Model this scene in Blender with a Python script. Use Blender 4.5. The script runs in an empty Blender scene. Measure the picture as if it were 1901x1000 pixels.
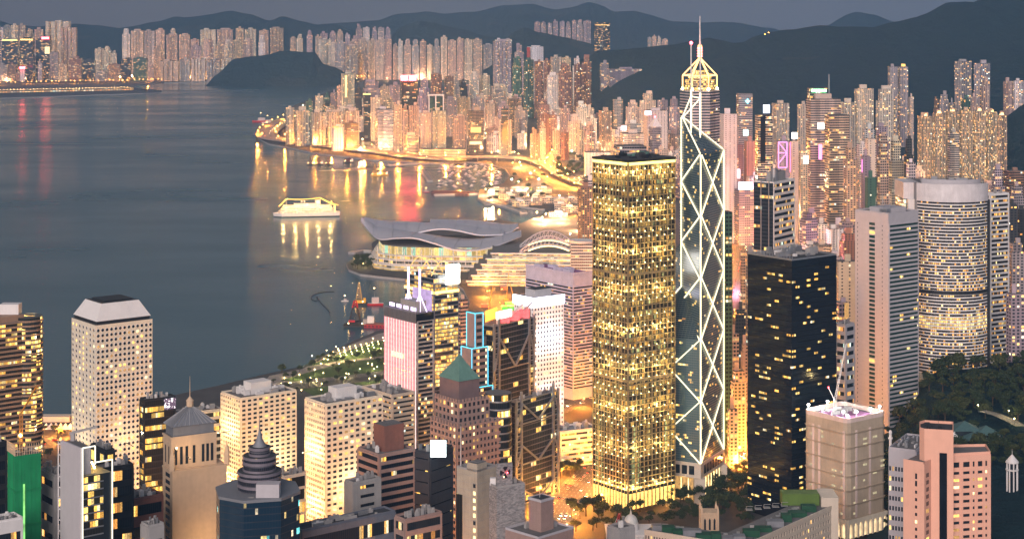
import bpy, math, random
from mathutils import Vector, noise as mnoise
R = math.radians
S = bpy.context.scene
COL = S.collection

# ---------------------------------------------------------------- camera
# level camera on the peak, 408 m up, looking along +Y, view shifted down
HAZE = 5.4e-5        # density of the evening haze
F = 3360.0          # focal length in pixels of the 1901 x 1000 photograph
H = 408.0           # height of the viewpoint
CX = 950.5
cam_d = bpy.data.cameras.new('camera'); cam = bpy.data.objects.new('camera', cam_d); COL.objects.link(cam)
cam.location = (0, 0, H); cam.rotation_euler = (R(90), 0, 0)
cam_d.sensor_width = 36; cam_d.lens = 36 * F / 1901.0
cam_d.shift_y = -500.0 / 1901.0
cam_d.clip_start = 5; cam_d.clip_end = 60000
S.camera = cam

# ---------------------------------------------------------------- sky, afterglow, exposure
SUN_EL, SUN_ROT = 2.5, 195.0     # the sun has just gone down behind the viewer
W = bpy.data.worlds.new('World'); S.world = W; W.use_nodes = True
wn = W.node_tree.nodes; wl = W.node_tree.links
bg = wn['Background']
sky = wn.new('ShaderNodeTexSky'); sky.sky_type = 'NISHITA'; sky.sun_disc = False
sky.sun_elevation = R(SUN_EL); sky.sun_rotation = R(SUN_ROT)
sky.altitude = 100; sky.air_density = 1.6; sky.dust_density = 4.0; sky.ozone_density = 2.0
tc = wn.new('ShaderNodeTexCoord'); ad = wn.new('ShaderNodeVectorMath'); ad.operation = 'ADD'
ad.inputs[1].default_value = (0, 0, 0.06)     # the sky reaches below eye level, as it does from a peak
wl.new(tc.outputs['Generated'], ad.inputs[0]); wl.new(ad.outputs[0], sky.inputs['Vector'])
# high thin cloud veils the clear sky: a grey mauve that turns bluer to the right and warmer in the west behind the viewer
sx = wn.new('ShaderNodeSeparateXYZ'); wl.new(tc.outputs['Generated'], sx.inputs[0])
mr = wn.new('ShaderNodeMapRange'); wl.new(sx.outputs[0], mr.inputs[0]); mr.inputs[1].default_value = -.35; mr.inputs[2].default_value = .35
veil = wn.new('ShaderNodeMix'); veil.data_type = 'RGBA'; wl.new(mr.outputs[0], veil.inputs[0])
veil.inputs[6].default_value = (.58, .47, .44, 1); veil.inputs[7].default_value = (.62, .72, .96, 1)
mx = wn.new('ShaderNodeMix'); mx.data_type = 'RGBA'; mx.inputs[0].default_value = .82
wl.new(sky.outputs[0], mx.inputs[6]); wl.new(veil.outputs[2], mx.inputs[7])
wl.new(mx.outputs[2], bg.inputs[0]); bg.inputs[1].default_value = 0.12
sun_d = bpy.data.lights.new('afterglow', 'SUN'); sun_o = bpy.data.objects.new('afterglow', sun_d); COL.objects.link(sun_o)
sun_d.energy = 1.45; sun_d.angle = R(40); sun_d.color = (1.0, 0.86, 0.83)
sun_o.rotation_euler = (R(68), 0, R(-15))
S.view_settings.view_transform = 'Standard'; S.view_settings.look = 'None'
S.view_settings.exposure = 1.25; S.view_settings.gamma = 1.0
S.render.engine = 'CYCLES'
cy = S.cycles
cy.use_denoising = True; cy.denoiser = 'OPENIMAGEDENOISE'
cy.max_bounces = 5; cy.diffuse_bounces = 2; cy.glossy_bounces = 3; cy.transmission_bounces = 2; cy.volume_bounces = 0
cy.caustics_reflective = False; cy.caustics_refractive = False
cy.sample_clamp_indirect = 3.0; cy.use_light_tree = True

# ---------------------------------------------------------------- pixel -> place
def at(px, py, Y):
    return Vector(((px - CX) * Y / F, Y, H - py * Y / F))
def gp(px, py, z=4.0):
    """the point of a level surface at height z seen at a pixel"""
    Y = F * (H - z) / py
    return Vector(((px - CX) * Y / F, Y, z))
def zt(py, Y): return H - py * Y / F

# ---------------------------------------------------------------- mesh builder
class MB:
    def __init__(s): s.v = []; s.f = []; s.uv = []; s.m = []
    def poly(s, pts, m=0, uv=None):
        i = len(s.v); s.v.extend([tuple(p) for p in pts]); s.f.append(tuple(range(i, i + len(pts))))
        s.m.append(m); s.uv.append(uv or [(p[0], p[1]) for p in pts]); return s
    def box(s, o, ex, ey, ez, m=0):
        o, ex, ey, ez = Vector(o), Vector(ex), Vector(ey), Vector(ez)
        if ex.cross(ey).dot(ez) < 0: ex, ey = ey, ex
        a, b, c, d = o, o + ex, o + ex + ey, o + ey
        lx, ly, lz = ex.length, ey.length, ez.length
        s.poly([a, d, c, b], m); s.poly([a + ez, b + ez, c + ez, d + ez], m)
        u = 0
        for p, q, l in ((a, b, lx), (b, c, ly), (c, d, lx), (d, a, ly)):
            s.poly([p, q, q + ez, p + ez], m, [(u, 0), (u + l, 0), (u + l, lz), (u, lz)]); u += l
        return s
    def cbox(s, c, sx, sy, sz, m=0):      # centre of the base
        return s.box((c[0] - sx / 2, c[1] - sy / 2, c[2]), (sx, 0, 0), (0, sy, 0), (0, 0, sz), m)
    def prism(s, pl, z0, z1, m=0, mt=None, bottom=False, pl2=None):
        n = len(pl); q = pl2 or pl; u = 0
        for i in range(n):
            a, b = pl[i], pl[(i + 1) % n]; c, d = q[(i + 1) % n], q[i]
            l = math.hypot(b[0] - a[0], b[1] - a[1])
            s.poly([(a[0], a[1], z0), (b[0], b[1], z0), (c[0], c[1], z1), (d[0], d[1], z1)], m,
                   [(u, z0), (u + l, z0), (u + l, z1), (u, z1)]); u += l
        s.poly([(p[0], p[1], z1) for p in q], m if mt is None else mt)
        if bottom: s.poly([(p[0], p[1], z0) for p in reversed(pl)], m)
        return s
    def cyl(s, c, r0, r1, z0, z1, n=16, m=0, mt=None):
        k = [(math.cos(2 * math.pi * i / n), math.sin(2 * math.pi * i / n)) for i in range(n)]
        return s.prism([(c[0] + r0 * x, c[1] + r0 * y) for x, y in k], z0, z1, m, mt, False,
                       [(c[0] + r1 * x, c[1] + r1 * y) for x, y in k])
    def cone(s, pl, z0, apex, m=0):
        n = len(pl)
        for i in range(n):
            a, b = pl[i], pl[(i + 1) % n]
            s.poly([(a[0], a[1], z0), (b[0], b[1], z0), apex], m)
        return s
    def beam(s, p, q, w, h=None, m=0):
        p, q = Vector(p), Vector(q); d = q - p
        if d.length < 1e-6: return s
        up = Vector((0, 0, 1)) if abs(d.normalized().z) < 0.97 else Vector((0, 1, 0))
        x = d.cross(up).normalized() * w; y = x.cross(d).normalized() * (h or w)
        return s.box(p - x / 2 - y / 2, x, y, d, m)
    def tube(s, pts, r, n=8, m=0):
        for a, b in zip(pts, pts[1:]):
            a, b = Vector(a), Vector(b); d = (b - a).normalized()
            up = Vector((0, 0, 1)) if abs(d.z) < 0.97 else Vector((0, 1, 0))
            x = d.cross(up).normalized(); y = x.cross(d)
            ra = [(x * math.cos(2 * math.pi * i / n) + y * math.sin(2 * math.pi * i / n)) * r for i in range(n)]
            for i in range(n):
                j = (i + 1) % n
                s.poly([a + ra[i], a + ra[j], b + ra[j], b + ra[i]], m)
        return s
    def ball(s, c, r, n=8, m=0, sq=1.0):
        c = Vector(c); k = n // 2
        P = [[c + Vector((r * math.sin(math.pi * i / k) * math.cos(2 * math.pi * j / n),
                          r * math.sin(math.pi * i / k) * math.sin(2 * math.pi * j / n),
                          r * sq * math.cos(math.pi * i / k))) for j in range(n)] for i in range(k + 1)]
        for i in range(k):
            for j in range(n):
                a, b, c2, d = P[i][j], P[i + 1][j], P[i + 1][(j + 1) % n], P[i][(j + 1) % n]
                if i == 0: s.poly([a, b, c2], m)
                elif i == k - 1: s.poly([a, b, d], m)
                else: s.poly([a, b, c2, d], m)
        return s
    def mesh(s, name, mats, off=(0, 0, 0)):
        me = bpy.data.meshes.new(name)
        ox, oy, oz = off
        me.from_pydata([(x - ox, y - oy, z - oz) for x, y, z in s.v], [], s.f)
        for m in (mats if isinstance(mats, (list, tuple)) else [mats]): me.materials.append(m)
        me.polygons.foreach_set('material_index', s.m)
        ul = me.uv_layers.new(name='UVMap')
        ul.data.foreach_set('uv', [c for f in s.uv for p in f for c in p])
        me.update(); return me
    def build(s, name, mats, parent=None, loc=None, color=None):
        """one mesh object; vertices are given in world coordinates"""
        off = Vector(loc) if loc is not None else (wloc(parent) if parent else Vector((0, 0, 0)))
        o = bpy.data.objects.new(name, s.mesh(name, mats, off)); COL.objects.link(o)
        if parent:
            o.parent = parent; o.location = off - wloc(parent)
        else: o.location = off
        if color: o.color = (*color, 1)
        return o
def wloc(o):
    v = Vector((0, 0, 0))
    while o: v = v + o.location; o = o.parent
    return v
def tag(o, label, cat, group=None, kind=None):
    if label: o['label'] = label
    if cat: o['category'] = cat
    if group: o['group'] = group
    if kind: o['kind'] = kind
    return o
def thing(name, loc, label, cat, group=None, rz=0):
    o = bpy.data.objects.new(name, None); COL.objects.link(o); o.location = loc; o.rotation_euler.z = rz
    o.empty_display_size = 2
    return tag(o, label, cat, group)
def part(name, me, parent, loc=(0, 0, 0), rz=0):
    o = bpy.data.objects.new(name, me); COL.objects.link(o); o.parent = parent; o.location = loc; o.rotation_euler.z = rz
    return o
def copy_tree(o, parent=None):
    c = o.copy(); COL.objects.link(c); c.parent = parent
    for ch in list(o.children): copy_tree(ch, c)
    return c

# ---------------------------------------------------------------- materials
class NT:
    def __init__(s, name):
        s.mat = bpy.data.materials.new(name); s.mat.use_nodes = True
        s.t = s.mat.node_tree; s.b = s.t.nodes['Principled BSDF']; s.out = s.t.nodes['Material Output']
    def node(s, typ, **kw):
        n = s.t.nodes.new(typ)
        for k, v in kw.items(): setattr(n, k, v)
        return n
    def put(s, sock, v):
        if hasattr(v, 'is_output'): s.t.links.new(v, sock)
        elif isinstance(v, (tuple, list)) and sock.type == 'RGBA' and len(v) == 3: sock.default_value = (*v, 1)
        else: sock.default_value = v
    def math(s, op, a, b=None, c=None):
        n = s.node('ShaderNodeMath', operation=op)
        s.put(n.inputs[0], a)
        if b is not None: s.put(n.inputs[1], b)
        if c is not None: s.put(n.inputs[2], c)
        return n.outputs[0]
    def mix(s, f, a, b, blend='MIX'):
        n = s.node('ShaderNodeMix', data_type='RGBA', blend_type=blend)
        s.put(n.inputs[0], f); s.put(n.inputs[6], a); s.put(n.inputs[7], b); return n.outputs[2]
    def lerp(s, f, a, b):
        n = s.node('ShaderNodeMix', data_type='FLOAT')
        s.put(n.inputs[0], f); s.put(n.inputs[2], a); s.put(n.inputs[3], b); return n.outputs[0]
    def comb(s, x, y, z):
        n = s.node('ShaderNodeCombineXYZ')
        for i, v in enumerate((x, y, z)): s.put(n.inputs[i], v)
        return n.outputs[0]
    def white(s, vec):
        n = s.node('ShaderNodeTexWhiteNoise', noise_dimensions='3D'); s.put(n.inputs['Vector'], vec); return n
    def noise(s, vec, scale, detail=3, rough=.55):
        n = s.node('ShaderNodeTexNoise'); 
        if vec is not None: s.put(n.inputs['Vector'], vec)
        n.inputs['Scale'].default_value = scale; n.inputs['Detail'].default_value = detail
        n.inputs['Roughness'].default_value = rough; return n.outputs[0]
    def ramp(s, f, stops, const=False):
        n = s.node('ShaderNodeValToRGB'); e = n.color_ramp.elements
        if const: n.color_ramp.interpolation = 'CONSTANT'
        while len(e) < len(stops): e.new(0.5)
        for k, (p, c) in zip(e, stops): k.position = p; k.color = (*c, 1)
        s.put(n.inputs[0], f); return n.outputs[0]
    def pos(s): return s.node('ShaderNodeNewGeometry').outputs['Position']
    def set(s, **kw):
        names = dict(base='Base Color', rough='Roughness', metal='Metallic', em='Emission Color', es='Emission Strength', spec='Specular IOR Level', normal='Normal', alpha='Alpha')
        for k, v in kw.items(): s.put(s.b.inputs[names[k]], v)
        return s.mat

def plain(name, col, rough=.8, metal=0, var=.25, scale=.15, spec=.3):
    t = NT(name); n = t.noise(t.pos(), scale, 4)
    mp = t.node('ShaderNodeMapping'); mp.inputs['Scale'].default_value = (1, 1, .06); t.put(mp.inputs['Vector'], t.pos())
    n = t.math('MULTIPLY_ADD', t.math('SUBTRACT', t.noise(mp.outputs[0], .55, 4, .65), .5), .8, n)
    f = t.math('MULTIPLY_ADD', n, 2 * var, 1 - var)
    c = t.mix(1.0, col, t.comb(f, f, f), 'MULTIPLY')
    return t.set(base=c, rough=rough, metal=metal, spec=spec)
def tinted(name, rough=.8, var=.22, scale=.2):
    """wall whose colour is the object's own colour"""
    t = NT(name); n = t.noise(t.pos(), scale, 4); oi = t.node('ShaderNodeObjectInfo')
    f = t.math('MULTIPLY_ADD', n, 2 * var, 1 - var)
    return t.set(base=t.mix(1.0, oi.outputs['Color'], t.comb(f, f, f), 'MULTIPLY'), rough=rough, spec=.3)
def glow(name, col, st, var=0.0, scale=.5):
    t = NT(name); es = st
    if var:
        es = t.math('MULTIPLY', t.math('MAXIMUM', t.math('MULTIPLY_ADD', t.noise(t.pos(), scale, 2), 2.6 * var, 1 - 1.3 * var), .05), st)
    return t.set(base=(.05, .05, .05), em=col, es=es, rough=.4)
def glassy(name, col=(.012, .02, .028), rough=.08, var=.5):
    t = NT(name); n = t.noise(t.pos(), .08, 2)
    bump = t.node('ShaderNodeBump'); bump.inputs['Strength'].default_value = .05; bump.inputs['Distance'].default_value = .3
    t.put(bump.inputs['Height'], t.noise(t.pos(), .25, 2))
    return t.set(base=t.mix(n, [x * (1 - var) for x in col], [x * (1 + var) for x in col]), rough=rough, spec=.6, normal=bump.outputs[0])

WARM = [(0, (1, .40, .08)), (.35, (1, .52, .13)), (.65, (1, .64, .24)), (.85, (1, .80, .50)), (.96, (.75, 1, .85))]
GOLD = [(0, (1, .48, .08)), (.4, (1, .60, .14)), (.75, (1, .72, .26)), (.93, (1, .86, .55))]
COOL = [(0, (1, .85, .5)), (.4, (1, .93, .75)), (.75, (.85, 1, .95)), (.93, (.6, .9, 1))]
def facade(name, cw, ch, wx, wy, lit, em, glass=(.02, .025, .03), pal=WARM, wall=None, floorlit=0.6, run=1, rough=.7, mull=0, grime=.2, dim=.2, inner=.55):
    """windows of a wall seen from far: a cell per window, some lit; u, v are metres along and up the wall"""
    t = NT(name); uv = t.node('ShaderNodeUVMap', uv_map='UVMap'); sp = t.node('ShaderNodeSeparateXYZ'); t.put(sp.inputs[0], uv.outputs[0])
    oi = t.node('ShaderNodeObjectInfo'); sd = t.math('MULTIPLY', oi.outputs['Random'], 91.7)
    U = t.math('DIVIDE', sp.outputs[0], cw); V = t.math('DIVIDE', sp.outputs[1], ch)
    cu, cv = t.math('FLOOR', U), t.math('FLOOR', V)
    fu, fv = t.math('FRACT', U), t.math('FRACT', V)
    mx = t.math('LESS_THAN', t.math('ABSOLUTE', t.math('SUBTRACT', fu, .5)), wx / 2)
    my = t.math('LESS_THAN', t.math('ABSOLUTE', t.math('SUBTRACT', fv, .5)), wy / 2)
    win = t.math('MULTIPLY', mx, my)
    cr = t.math('FLOOR', t.math('DIVIDE', t.math('ADD', cu, t.math('MULTIPLY', cv, 3.0)), run)) if run > 1 else cu
    w1 = t.white(t.comb(cr, cv, sd)); w2 = t.white(t.comb(cv, sd, 3.3)); w3 = t.white(t.comb(cu, cv, t.math('ADD', sd, 7.7)))
    thr = t.math('MULTIPLY', t.math('MULTIPLY_ADD', w2.outputs[0], 2 * floorlit, 1 - floorlit), lit)
    on = t.math('MULTIPLY', win, t.math('LESS_THAN', w1.outputs[0], thr))
    br = t.math('MULTIPLY_ADD', t.math('POWER', w3.outputs[0], 1.6), 1.0 - dim, dim)
    sc = t.node('ShaderNodeSeparateColor'); t.put(sc.inputs[0], w3.outputs[1])
    br = br if inner is None else t.math('MULTIPLY', br, t.math('MULTIPLY_ADD', t.math('POWER', t.noise(t.pos(), inner, 3, .7), 2.0), 3.4, .12))
    n = t.math('MULTIPLY_ADD', t.noise(t.pos(), .06, 4), 2 * grime, 1 - grime)
    wc = t.mix(1.0, wall if wall else oi.outputs['Color'], t.comb(n, n, n), 'MULTIPLY')
    grp = t.white(t.comb(t.math('FLOOR', t.math('DIVIDE', cu, 3.0)), sd, 1.7)).outputs[0]; gv = t.math('MULTIPLY_ADD', grp, .5, .68)  # random column tones painted in place of the shade between bays
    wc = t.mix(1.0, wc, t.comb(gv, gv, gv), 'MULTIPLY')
    if mull:
        wc = t.mix(t.math('LESS_THAN', fu, mull), wc, [.55 * x for x in (glass if not wall else wall)])
    return t.set(base=t.mix(win, wc, glass), rough=t.lerp(win, rough, .12), em=t.ramp(sc.outputs[1], pal, True),
                 es=t.math('MULTIPLY', t.math('MULTIPLY', on, br), em), spec=.4)
EM = 1.25
M = {}
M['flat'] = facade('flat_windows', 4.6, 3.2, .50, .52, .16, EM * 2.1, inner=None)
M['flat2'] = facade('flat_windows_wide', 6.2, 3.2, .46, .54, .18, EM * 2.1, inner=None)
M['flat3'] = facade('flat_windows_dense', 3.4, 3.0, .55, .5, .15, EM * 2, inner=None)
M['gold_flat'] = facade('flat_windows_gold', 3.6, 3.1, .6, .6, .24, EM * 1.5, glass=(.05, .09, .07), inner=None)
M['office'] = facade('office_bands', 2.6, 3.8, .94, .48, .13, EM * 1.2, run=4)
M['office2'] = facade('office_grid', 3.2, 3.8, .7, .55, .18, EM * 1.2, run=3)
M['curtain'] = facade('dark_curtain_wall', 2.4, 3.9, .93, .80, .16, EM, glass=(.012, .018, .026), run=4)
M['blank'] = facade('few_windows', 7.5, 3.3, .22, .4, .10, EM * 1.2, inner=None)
M['wall'] = tinted('painted_wall')
M['roof'] = plain('roof_concrete', (.16, .155, .15), .9, var=.4, scale=.08)
M['roof_dark'] = plain('roof_dark', (.05, .052, .055), .9, var=.4, scale=.1)
M['white'] = plain('white_paint', (.72, .70, .68), .6, var=.1)
M['cream'] = plain('cream_stone', (.60, .52, .42), .75, var=.12)
M['grey'] = plain('grey_concrete', (.33, .32, .31), .85, var=.2)
M['steel'] = plain('steel', (.42, .43, .45), .4, .7, var=.15)
M['dark'] = plain('dark_metal', (.03, .032, .035), .5, .3)
M['black_glass'] = glassy('black_glass', (.008, .011, .016))
M['blue_glass'] = glassy('blue_glass', (.015, .03, .045))
M['pane'] = glassy('unlit_pane', (.02, .026, .032))
M['lit_y'] = glow('lit_pane_yellow', (1, .54, .12), .95, .8, .7)
M['lit_w'] = glow('lit_pane_white', (1, .72, .32), 1.1, .7, .7)
M['lit_d'] = glow('lit_pane_dim', (1, .52, .14), .28, .8, .6)
M['led_white'] = glow('led_white', (1, .90, .80), 2.2)
M['led_cool'] = glow('led_cool', (.70, .78, 1), 2.2)
M['bulb_warm'] = glow('bulb_warm', (1, .66, .25), 22)
M['bulb_sodium'] = glow('bulb_sodium', (1, .42, .07), 16)
M['bulb_white'] = glow('bulb_white', (1, .95, .85), 30)
M['brace_light'] = glow('brace_light', (1, .84, .50), 1.1)
M['red_light'] = glow('red_light', (1, .045, .06), 16)
M['gold_light'] = glow('gold_light', (1, .58, .13), 2.4)
M['foliage'] = plain('foliage', (.035, .055, .022), .85, var=.55, scale=.25)
M['bark'] = plain('bark', (.06, .045, .03), .9)
M['crane_orange'] = plain('orange_steel', (.55, .22, .03), .6)
M['charcoal'] = plain('charcoal_panel', (.035, .04, .05), .6)
M['crane_black'] = plain('crane_black', (.03, .025, .025), .6)
M['seam'] = plain('black_seam', (.006, .007, .009), .5)
M['red_wall'] = plain('red_wall', (.40, .06, .04), .8)
M['pink_sign'] = glow('pink_sign', (1, .38, .42), 3.5)
M['pink_led'] = glow('pink_led', (1, .22, .65), 1.6)
M['red_neon'] = glow('red_neon', (1, .10, .25), 2)
M['green_sign'] = glow('green_sign', (.25, 1, .35), 6)
M['green_screen'] = glow('green_screen', (.5, 1, .75), 2.5)
M['cyan'] = glow('cyan_light', (.15, .85, 1), 5)
M['cap_lamp'] = glow('cap_lamp', (1, .50, .16), 2.5)
def glyph_mat():
    t = NT('video_screen'); p = t.pos(); v = t.node('ShaderNodeTexVoronoi'); v.inputs['Scale'].default_value = .75; t.put(v.inputs['Vector'], p)
    on = t.math('GREATER_THAN', v.outputs['Distance'], .72); return t.set(base=(.04, .03, .05), em=t.mix(on, (.25, .16, .25), (1, .92, .95)), es=t.math('MULTIPLY_ADD', on, 1.2, .25))
M['screen_glyph'] = glyph_mat()
M['pier_hall'] = facade('pier_hall', 12, 7, .6, .5, .7, 2.0)
M['shed_lit'] = facade('lit_shed', 3.5, 3.6, .8, .55, .4, 1.1)
M['boat_grey'] = plain('boat_grey', (.34, .34, .36), .6)
# ================================================================ the setting
def water():
    t = NT('harbour_water'); p = t.pos()
    mp = t.node('ShaderNodeMapping'); t.put(mp.inputs['Vector'], p); mp.inputs['Scale'].default_value = (.010, .022, .01); mp.inputs['Rotation'].default_value = (0, 0, R(-20))
    big = t.noise(mp.outputs[0], .16, 4); fine = t.noise(mp.outputs[0], 9, 3)
    bump = t.node('ShaderNodeBump'); bump.inputs['Strength'].default_value = .16; bump.inputs['Distance'].default_value = 2.0
    t.put(bump.inputs['Height'], fine)
    m = t.set(base=t.mix(big, (.014, .074, .104), (.030, .098, .128)), rough=t.math('MULTIPLY_ADD', t.ramp(big, [(.35, (0, 0, 0)), (.68, (1, 1, 1))]), .20, .11), spec=.5, normal=bump.outputs[0])
    MB().poly([(-9000, 600, 0), (9000, 600, 0), (9000, 15500, 0), (-9000, 15500, 0)]).build('harbour_water', m).__setitem__('kind', 'structure')
water()

def ground_mat():
    t = NT('city_ground'); p = t.pos()
    v = t.node('ShaderNodeTexVoronoi', feature='F1'); v.inputs['Scale'].default_value = .02; t.put(v.inputs['Vector'], p)
    n = t.noise(p, .05, 4)
    c = t.mix(n, (.035, .035, .036), (.10, .095, .09))
    c = t.mix(t.math('MULTIPLY', t.math('GREATER_THAN', v.outputs['Distance'], 24.0), .8), c, (.03, .045, .02))
    return t.set(base=c, rough=.9)
M['ground'] = ground_mat()
def land(name, shore, close):
    pts = [gp(x, y, 3.5) for x, y in shore] + [Vector((x, y, 3.5)) for x, y in close]
    pl = [(p.x, p.y) for p in pts]
    a = sum(pl[i][0] * pl[(i + 1) % len(pl)][1] - pl[(i + 1) % len(pl)][0] * pl[i][1] for i in range(len(pl)))
    if a < 0: pl.reverse()
    mb = MB(); mb.prism(pl, -3, 3.5, 1, 0)
    mb.build(name, [M['ground'], M['grey']])['kind'] = 'structure'
ISLAND = [(-420, 800), (0, 783), (75, 781), (135, 778), (285, 742), (345, 728), (410, 714), (500, 692), (560, 680), (600, 660),
          (650, 635), (700, 614), (745, 608), (800, 600), (845, 596), (866, 585), (872, 560), (860, 535), (840, 522), (790, 518), (750, 517),
          (700, 512), (668, 508), (648, 500), (643, 490), (652, 482), (672, 478), (692, 470), (690, 452), (720, 430), (780, 412), (860, 408), (930, 408),
          (968, 414), (1010, 396), (1012, 388), (975, 384), (940, 380), (900, 377), (886, 368), (890, 353), (905, 346), (935, 340), (948, 326), (938, 312),
          (905, 303), (865, 300), (800, 303), (740, 299), (690, 296), (640, 290), (590, 285), (545, 275), (500, 267), (480, 257), (478, 243),
          (490, 229), (530, 223), (528, 203), (560, 190), (590, 178), (625, 163), (642, 153)]
land('island_ground', ISLAND, [(-700, 9300), (9000, 9300), (9000, 1290), (-900, 1290)])
KOWLOON = [(-420, 186), (0, 182), (268, 173), (300, 171), (300, 168), (262, 164), (240, 159), (305, 153), (400, 151), (520, 151), (655, 150)]
land('kowloon_ground', KOWLOON, [(-700, 9300), (9000, 9310), (9000, 15500), (-9000, 15500), (-9000, 8000)])
# the slope of the mid levels below the viewpoint
def slope():
    mb = MB(); n = 24; xs = [-900 + 1800 * i / n for i in range(n + 1)]; ys = [1290, 1200, 1100, 1000, 900, 800, 700]
    P = [[(x, y, 3.45 + (1290 - y) * .13) for x in xs] for y in ys]
    for j in range(len(ys) - 1):
        for i in range(n): mb.poly([P[j][i], P[j + 1][i], P[j + 1][i + 1], P[j][i + 1]])
    mb.build('hillside_ground', M['ground'])['kind'] = 'structure'
slope()
def gz(Y): return 3.5 if Y > 1290 else 3.45 + (1290 - Y) * .13

def hill_mat(name, c1, c2):
    t = NT(name); p = t.pos(); n = t.ramp(t.noise(p, .016, 8, .72), [(.3, (0, 0, 0)), (.7, (1, 1, 1))]); n2 = t.noise(p, .0018, 3)
    c = t.mix(n, c1, c2); c = t.mix(t.math('MULTIPLY', t.math('GREATER_THAN', n2, .62), .25), c, (.10, .09, .075))
    bump = t.node('ShaderNodeBump'); bump.inputs['Strength'].default_value = .8; bump.inputs['Distance'].default_value = 22; t.put(bump.inputs['Height'], n)
    return t.set(base=c, rough=.95, spec=.1, normal=bump.outputs[0])
M['hill'] = hill_mat('hill_scrub', (.010, .034, .044), (.022, .055, .062))
def ridge(name, prof, Yc, Yf, Yb, nz=14, rough=.10, step=9):
    """a hill range whose crest, Yc away, runs through the profile; it rises from a foot at Yf and falls away to Yb"""
    xs = []; x = prof[0][0]
    while x <= prof[-1][0]: xs.append(x); x += step
    def crest(x):
        for (x0, y0), (x1, y1) in zip(prof, prof[1:]):
            if x0 <= x <= x1:
                t = (x - x0) / (x1 - x0); t = t * t * (3 - 2 * t) * .5 + t * .5
                return y0 + (y1 - y0) * t
        return prof[-1][1]
    rows = []
    for j in range(-nz, nz // 2 + 1):
        row = []
        for x in xs:
            X = (x - CX) * Yc / F; zc = zt(crest(x), Yc)
            k = abs(j) / (nz if j < 0 else nz / 2)
            yf = Yf(x) if callable(Yf) else Yf
            Y = Yc + (yf - Yc) * k if j < 0 else Yc + (Yb - Yc) * k
            s = 1 - k; h = zc * (s * s * (3 - 2 * s) * .55 + s * .45)
            nv = mnoise.fractal(Vector((X * .0016, Y * .0016, 3.1)), 1.0, 2.0, 5)
            h += zc * rough * nv * min(1, k * 5) * (1 - k)
            nv2 = mnoise.fractal(Vector((X * .006, Y * .004, 9.1)), 1.0, 2.0, 3)
            h += zc * .02 * nv2 * (1 - k)
            row.append((X, Y, max(h, 1.0 if k < 1 else -1.0)))
        rows.append(row)
    mb = MB()
    for a, b in zip(rows, rows[1:]):
        for i in range(len(xs) - 1): mb.poly([a[i], a[i + 1], b[i + 1], b[i]])
    o = mb.build(name, M['hill']); o['kind'] = 'structure'
    for p in o.data.polygons: p.use_smooth = True
ridge('far_hills', [(520, 75), (560, 48), (640, 42), (700, 38), (740, 25), (790, 22), (830, 26), (880, 22), (940, 10), (985, 8), (1030, 18), (1060, 14), (1092, 4),
      (1115, 10), (1140, 22), (1175, 20), (1200, 26), (1250, 40), (1300, 42), (1360, 42), (1430, 52), (1480, 66), (1560, 82)], 13800, 11000, 15200)
ridge('distant_hill', [(1490, 80), (1540, 46), (1575, 26), (1592, 22), (1620, 27), (1665, 42), (1720, 70)], 13000, 11500, 15000)
ridge('kowloon_hills', [(-200, 50), (-60, 34), (0, 38), (14, 46), (70, 50), (140, 44), (180, 47), (215, 53), (245, 49), (290, 41), (325, 31), (345, 33), (390, 27), (430, 20),
      (465, 26), (500, 38), (525, 29), (560, 40), (590, 47), (620, 44), (650, 56), (700, 68), (760, 90)], 11800, 9900, 14000)
ridge('round_hill', [(690, 95), (722, 72), (745, 50), (775, 39), (802, 42), (860, 55), (900, 67), (960, 78), (1010, 100)], 11200, 9900, 12800)
ridge('pass_hill', [(900, 110), (930, 82), (958, 56), (974, 50), (1000, 60), (1050, 70), (1090, 80), (1120, 92), (1160, 110), (1200, 130)], 9600, 8600, 10800)
ridge('headland', [(400, 140), (436, 109), (470, 104), (500, 101), (520, 95), (585, 98), (596, 118), (620, 124), (636, 133), (650, 146), (668, 150)], 8850, 8550, 9500, rough=.04, step=5)
ridge('island_hills', [(1000, 160), (1060, 120), (1092, 106), (1110, 96), (1140, 92), (1200, 88), (1240, 85), (1290, 75), (1315, 70), (1340, 75), (1360, 80), (1380, 79),
      (1400, 69), (1430, 61), (1460, 55), (1520, 47), (1560, 50), (1600, 50), (1620, 52), (1660, 40), (1700, 32), (1720, 25), (1760, 5), (1790, 2), (1810, 5),
      (1828, -6), (1860, -20), (1950, -45), (2100, -60)], 6800, lambda x: 6350 - 1850 * min(1, max(0, (x - 1060) / 260)), 9000, nz=22)
ridge('near_right_hill', [(1640, 330), (1690, 312), (1740, 300), (1820, 270), (1870, 215), (1900, 195), (2000, 170), (2100, 160)], 4250, 3700, 4600, rough=.04)

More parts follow.
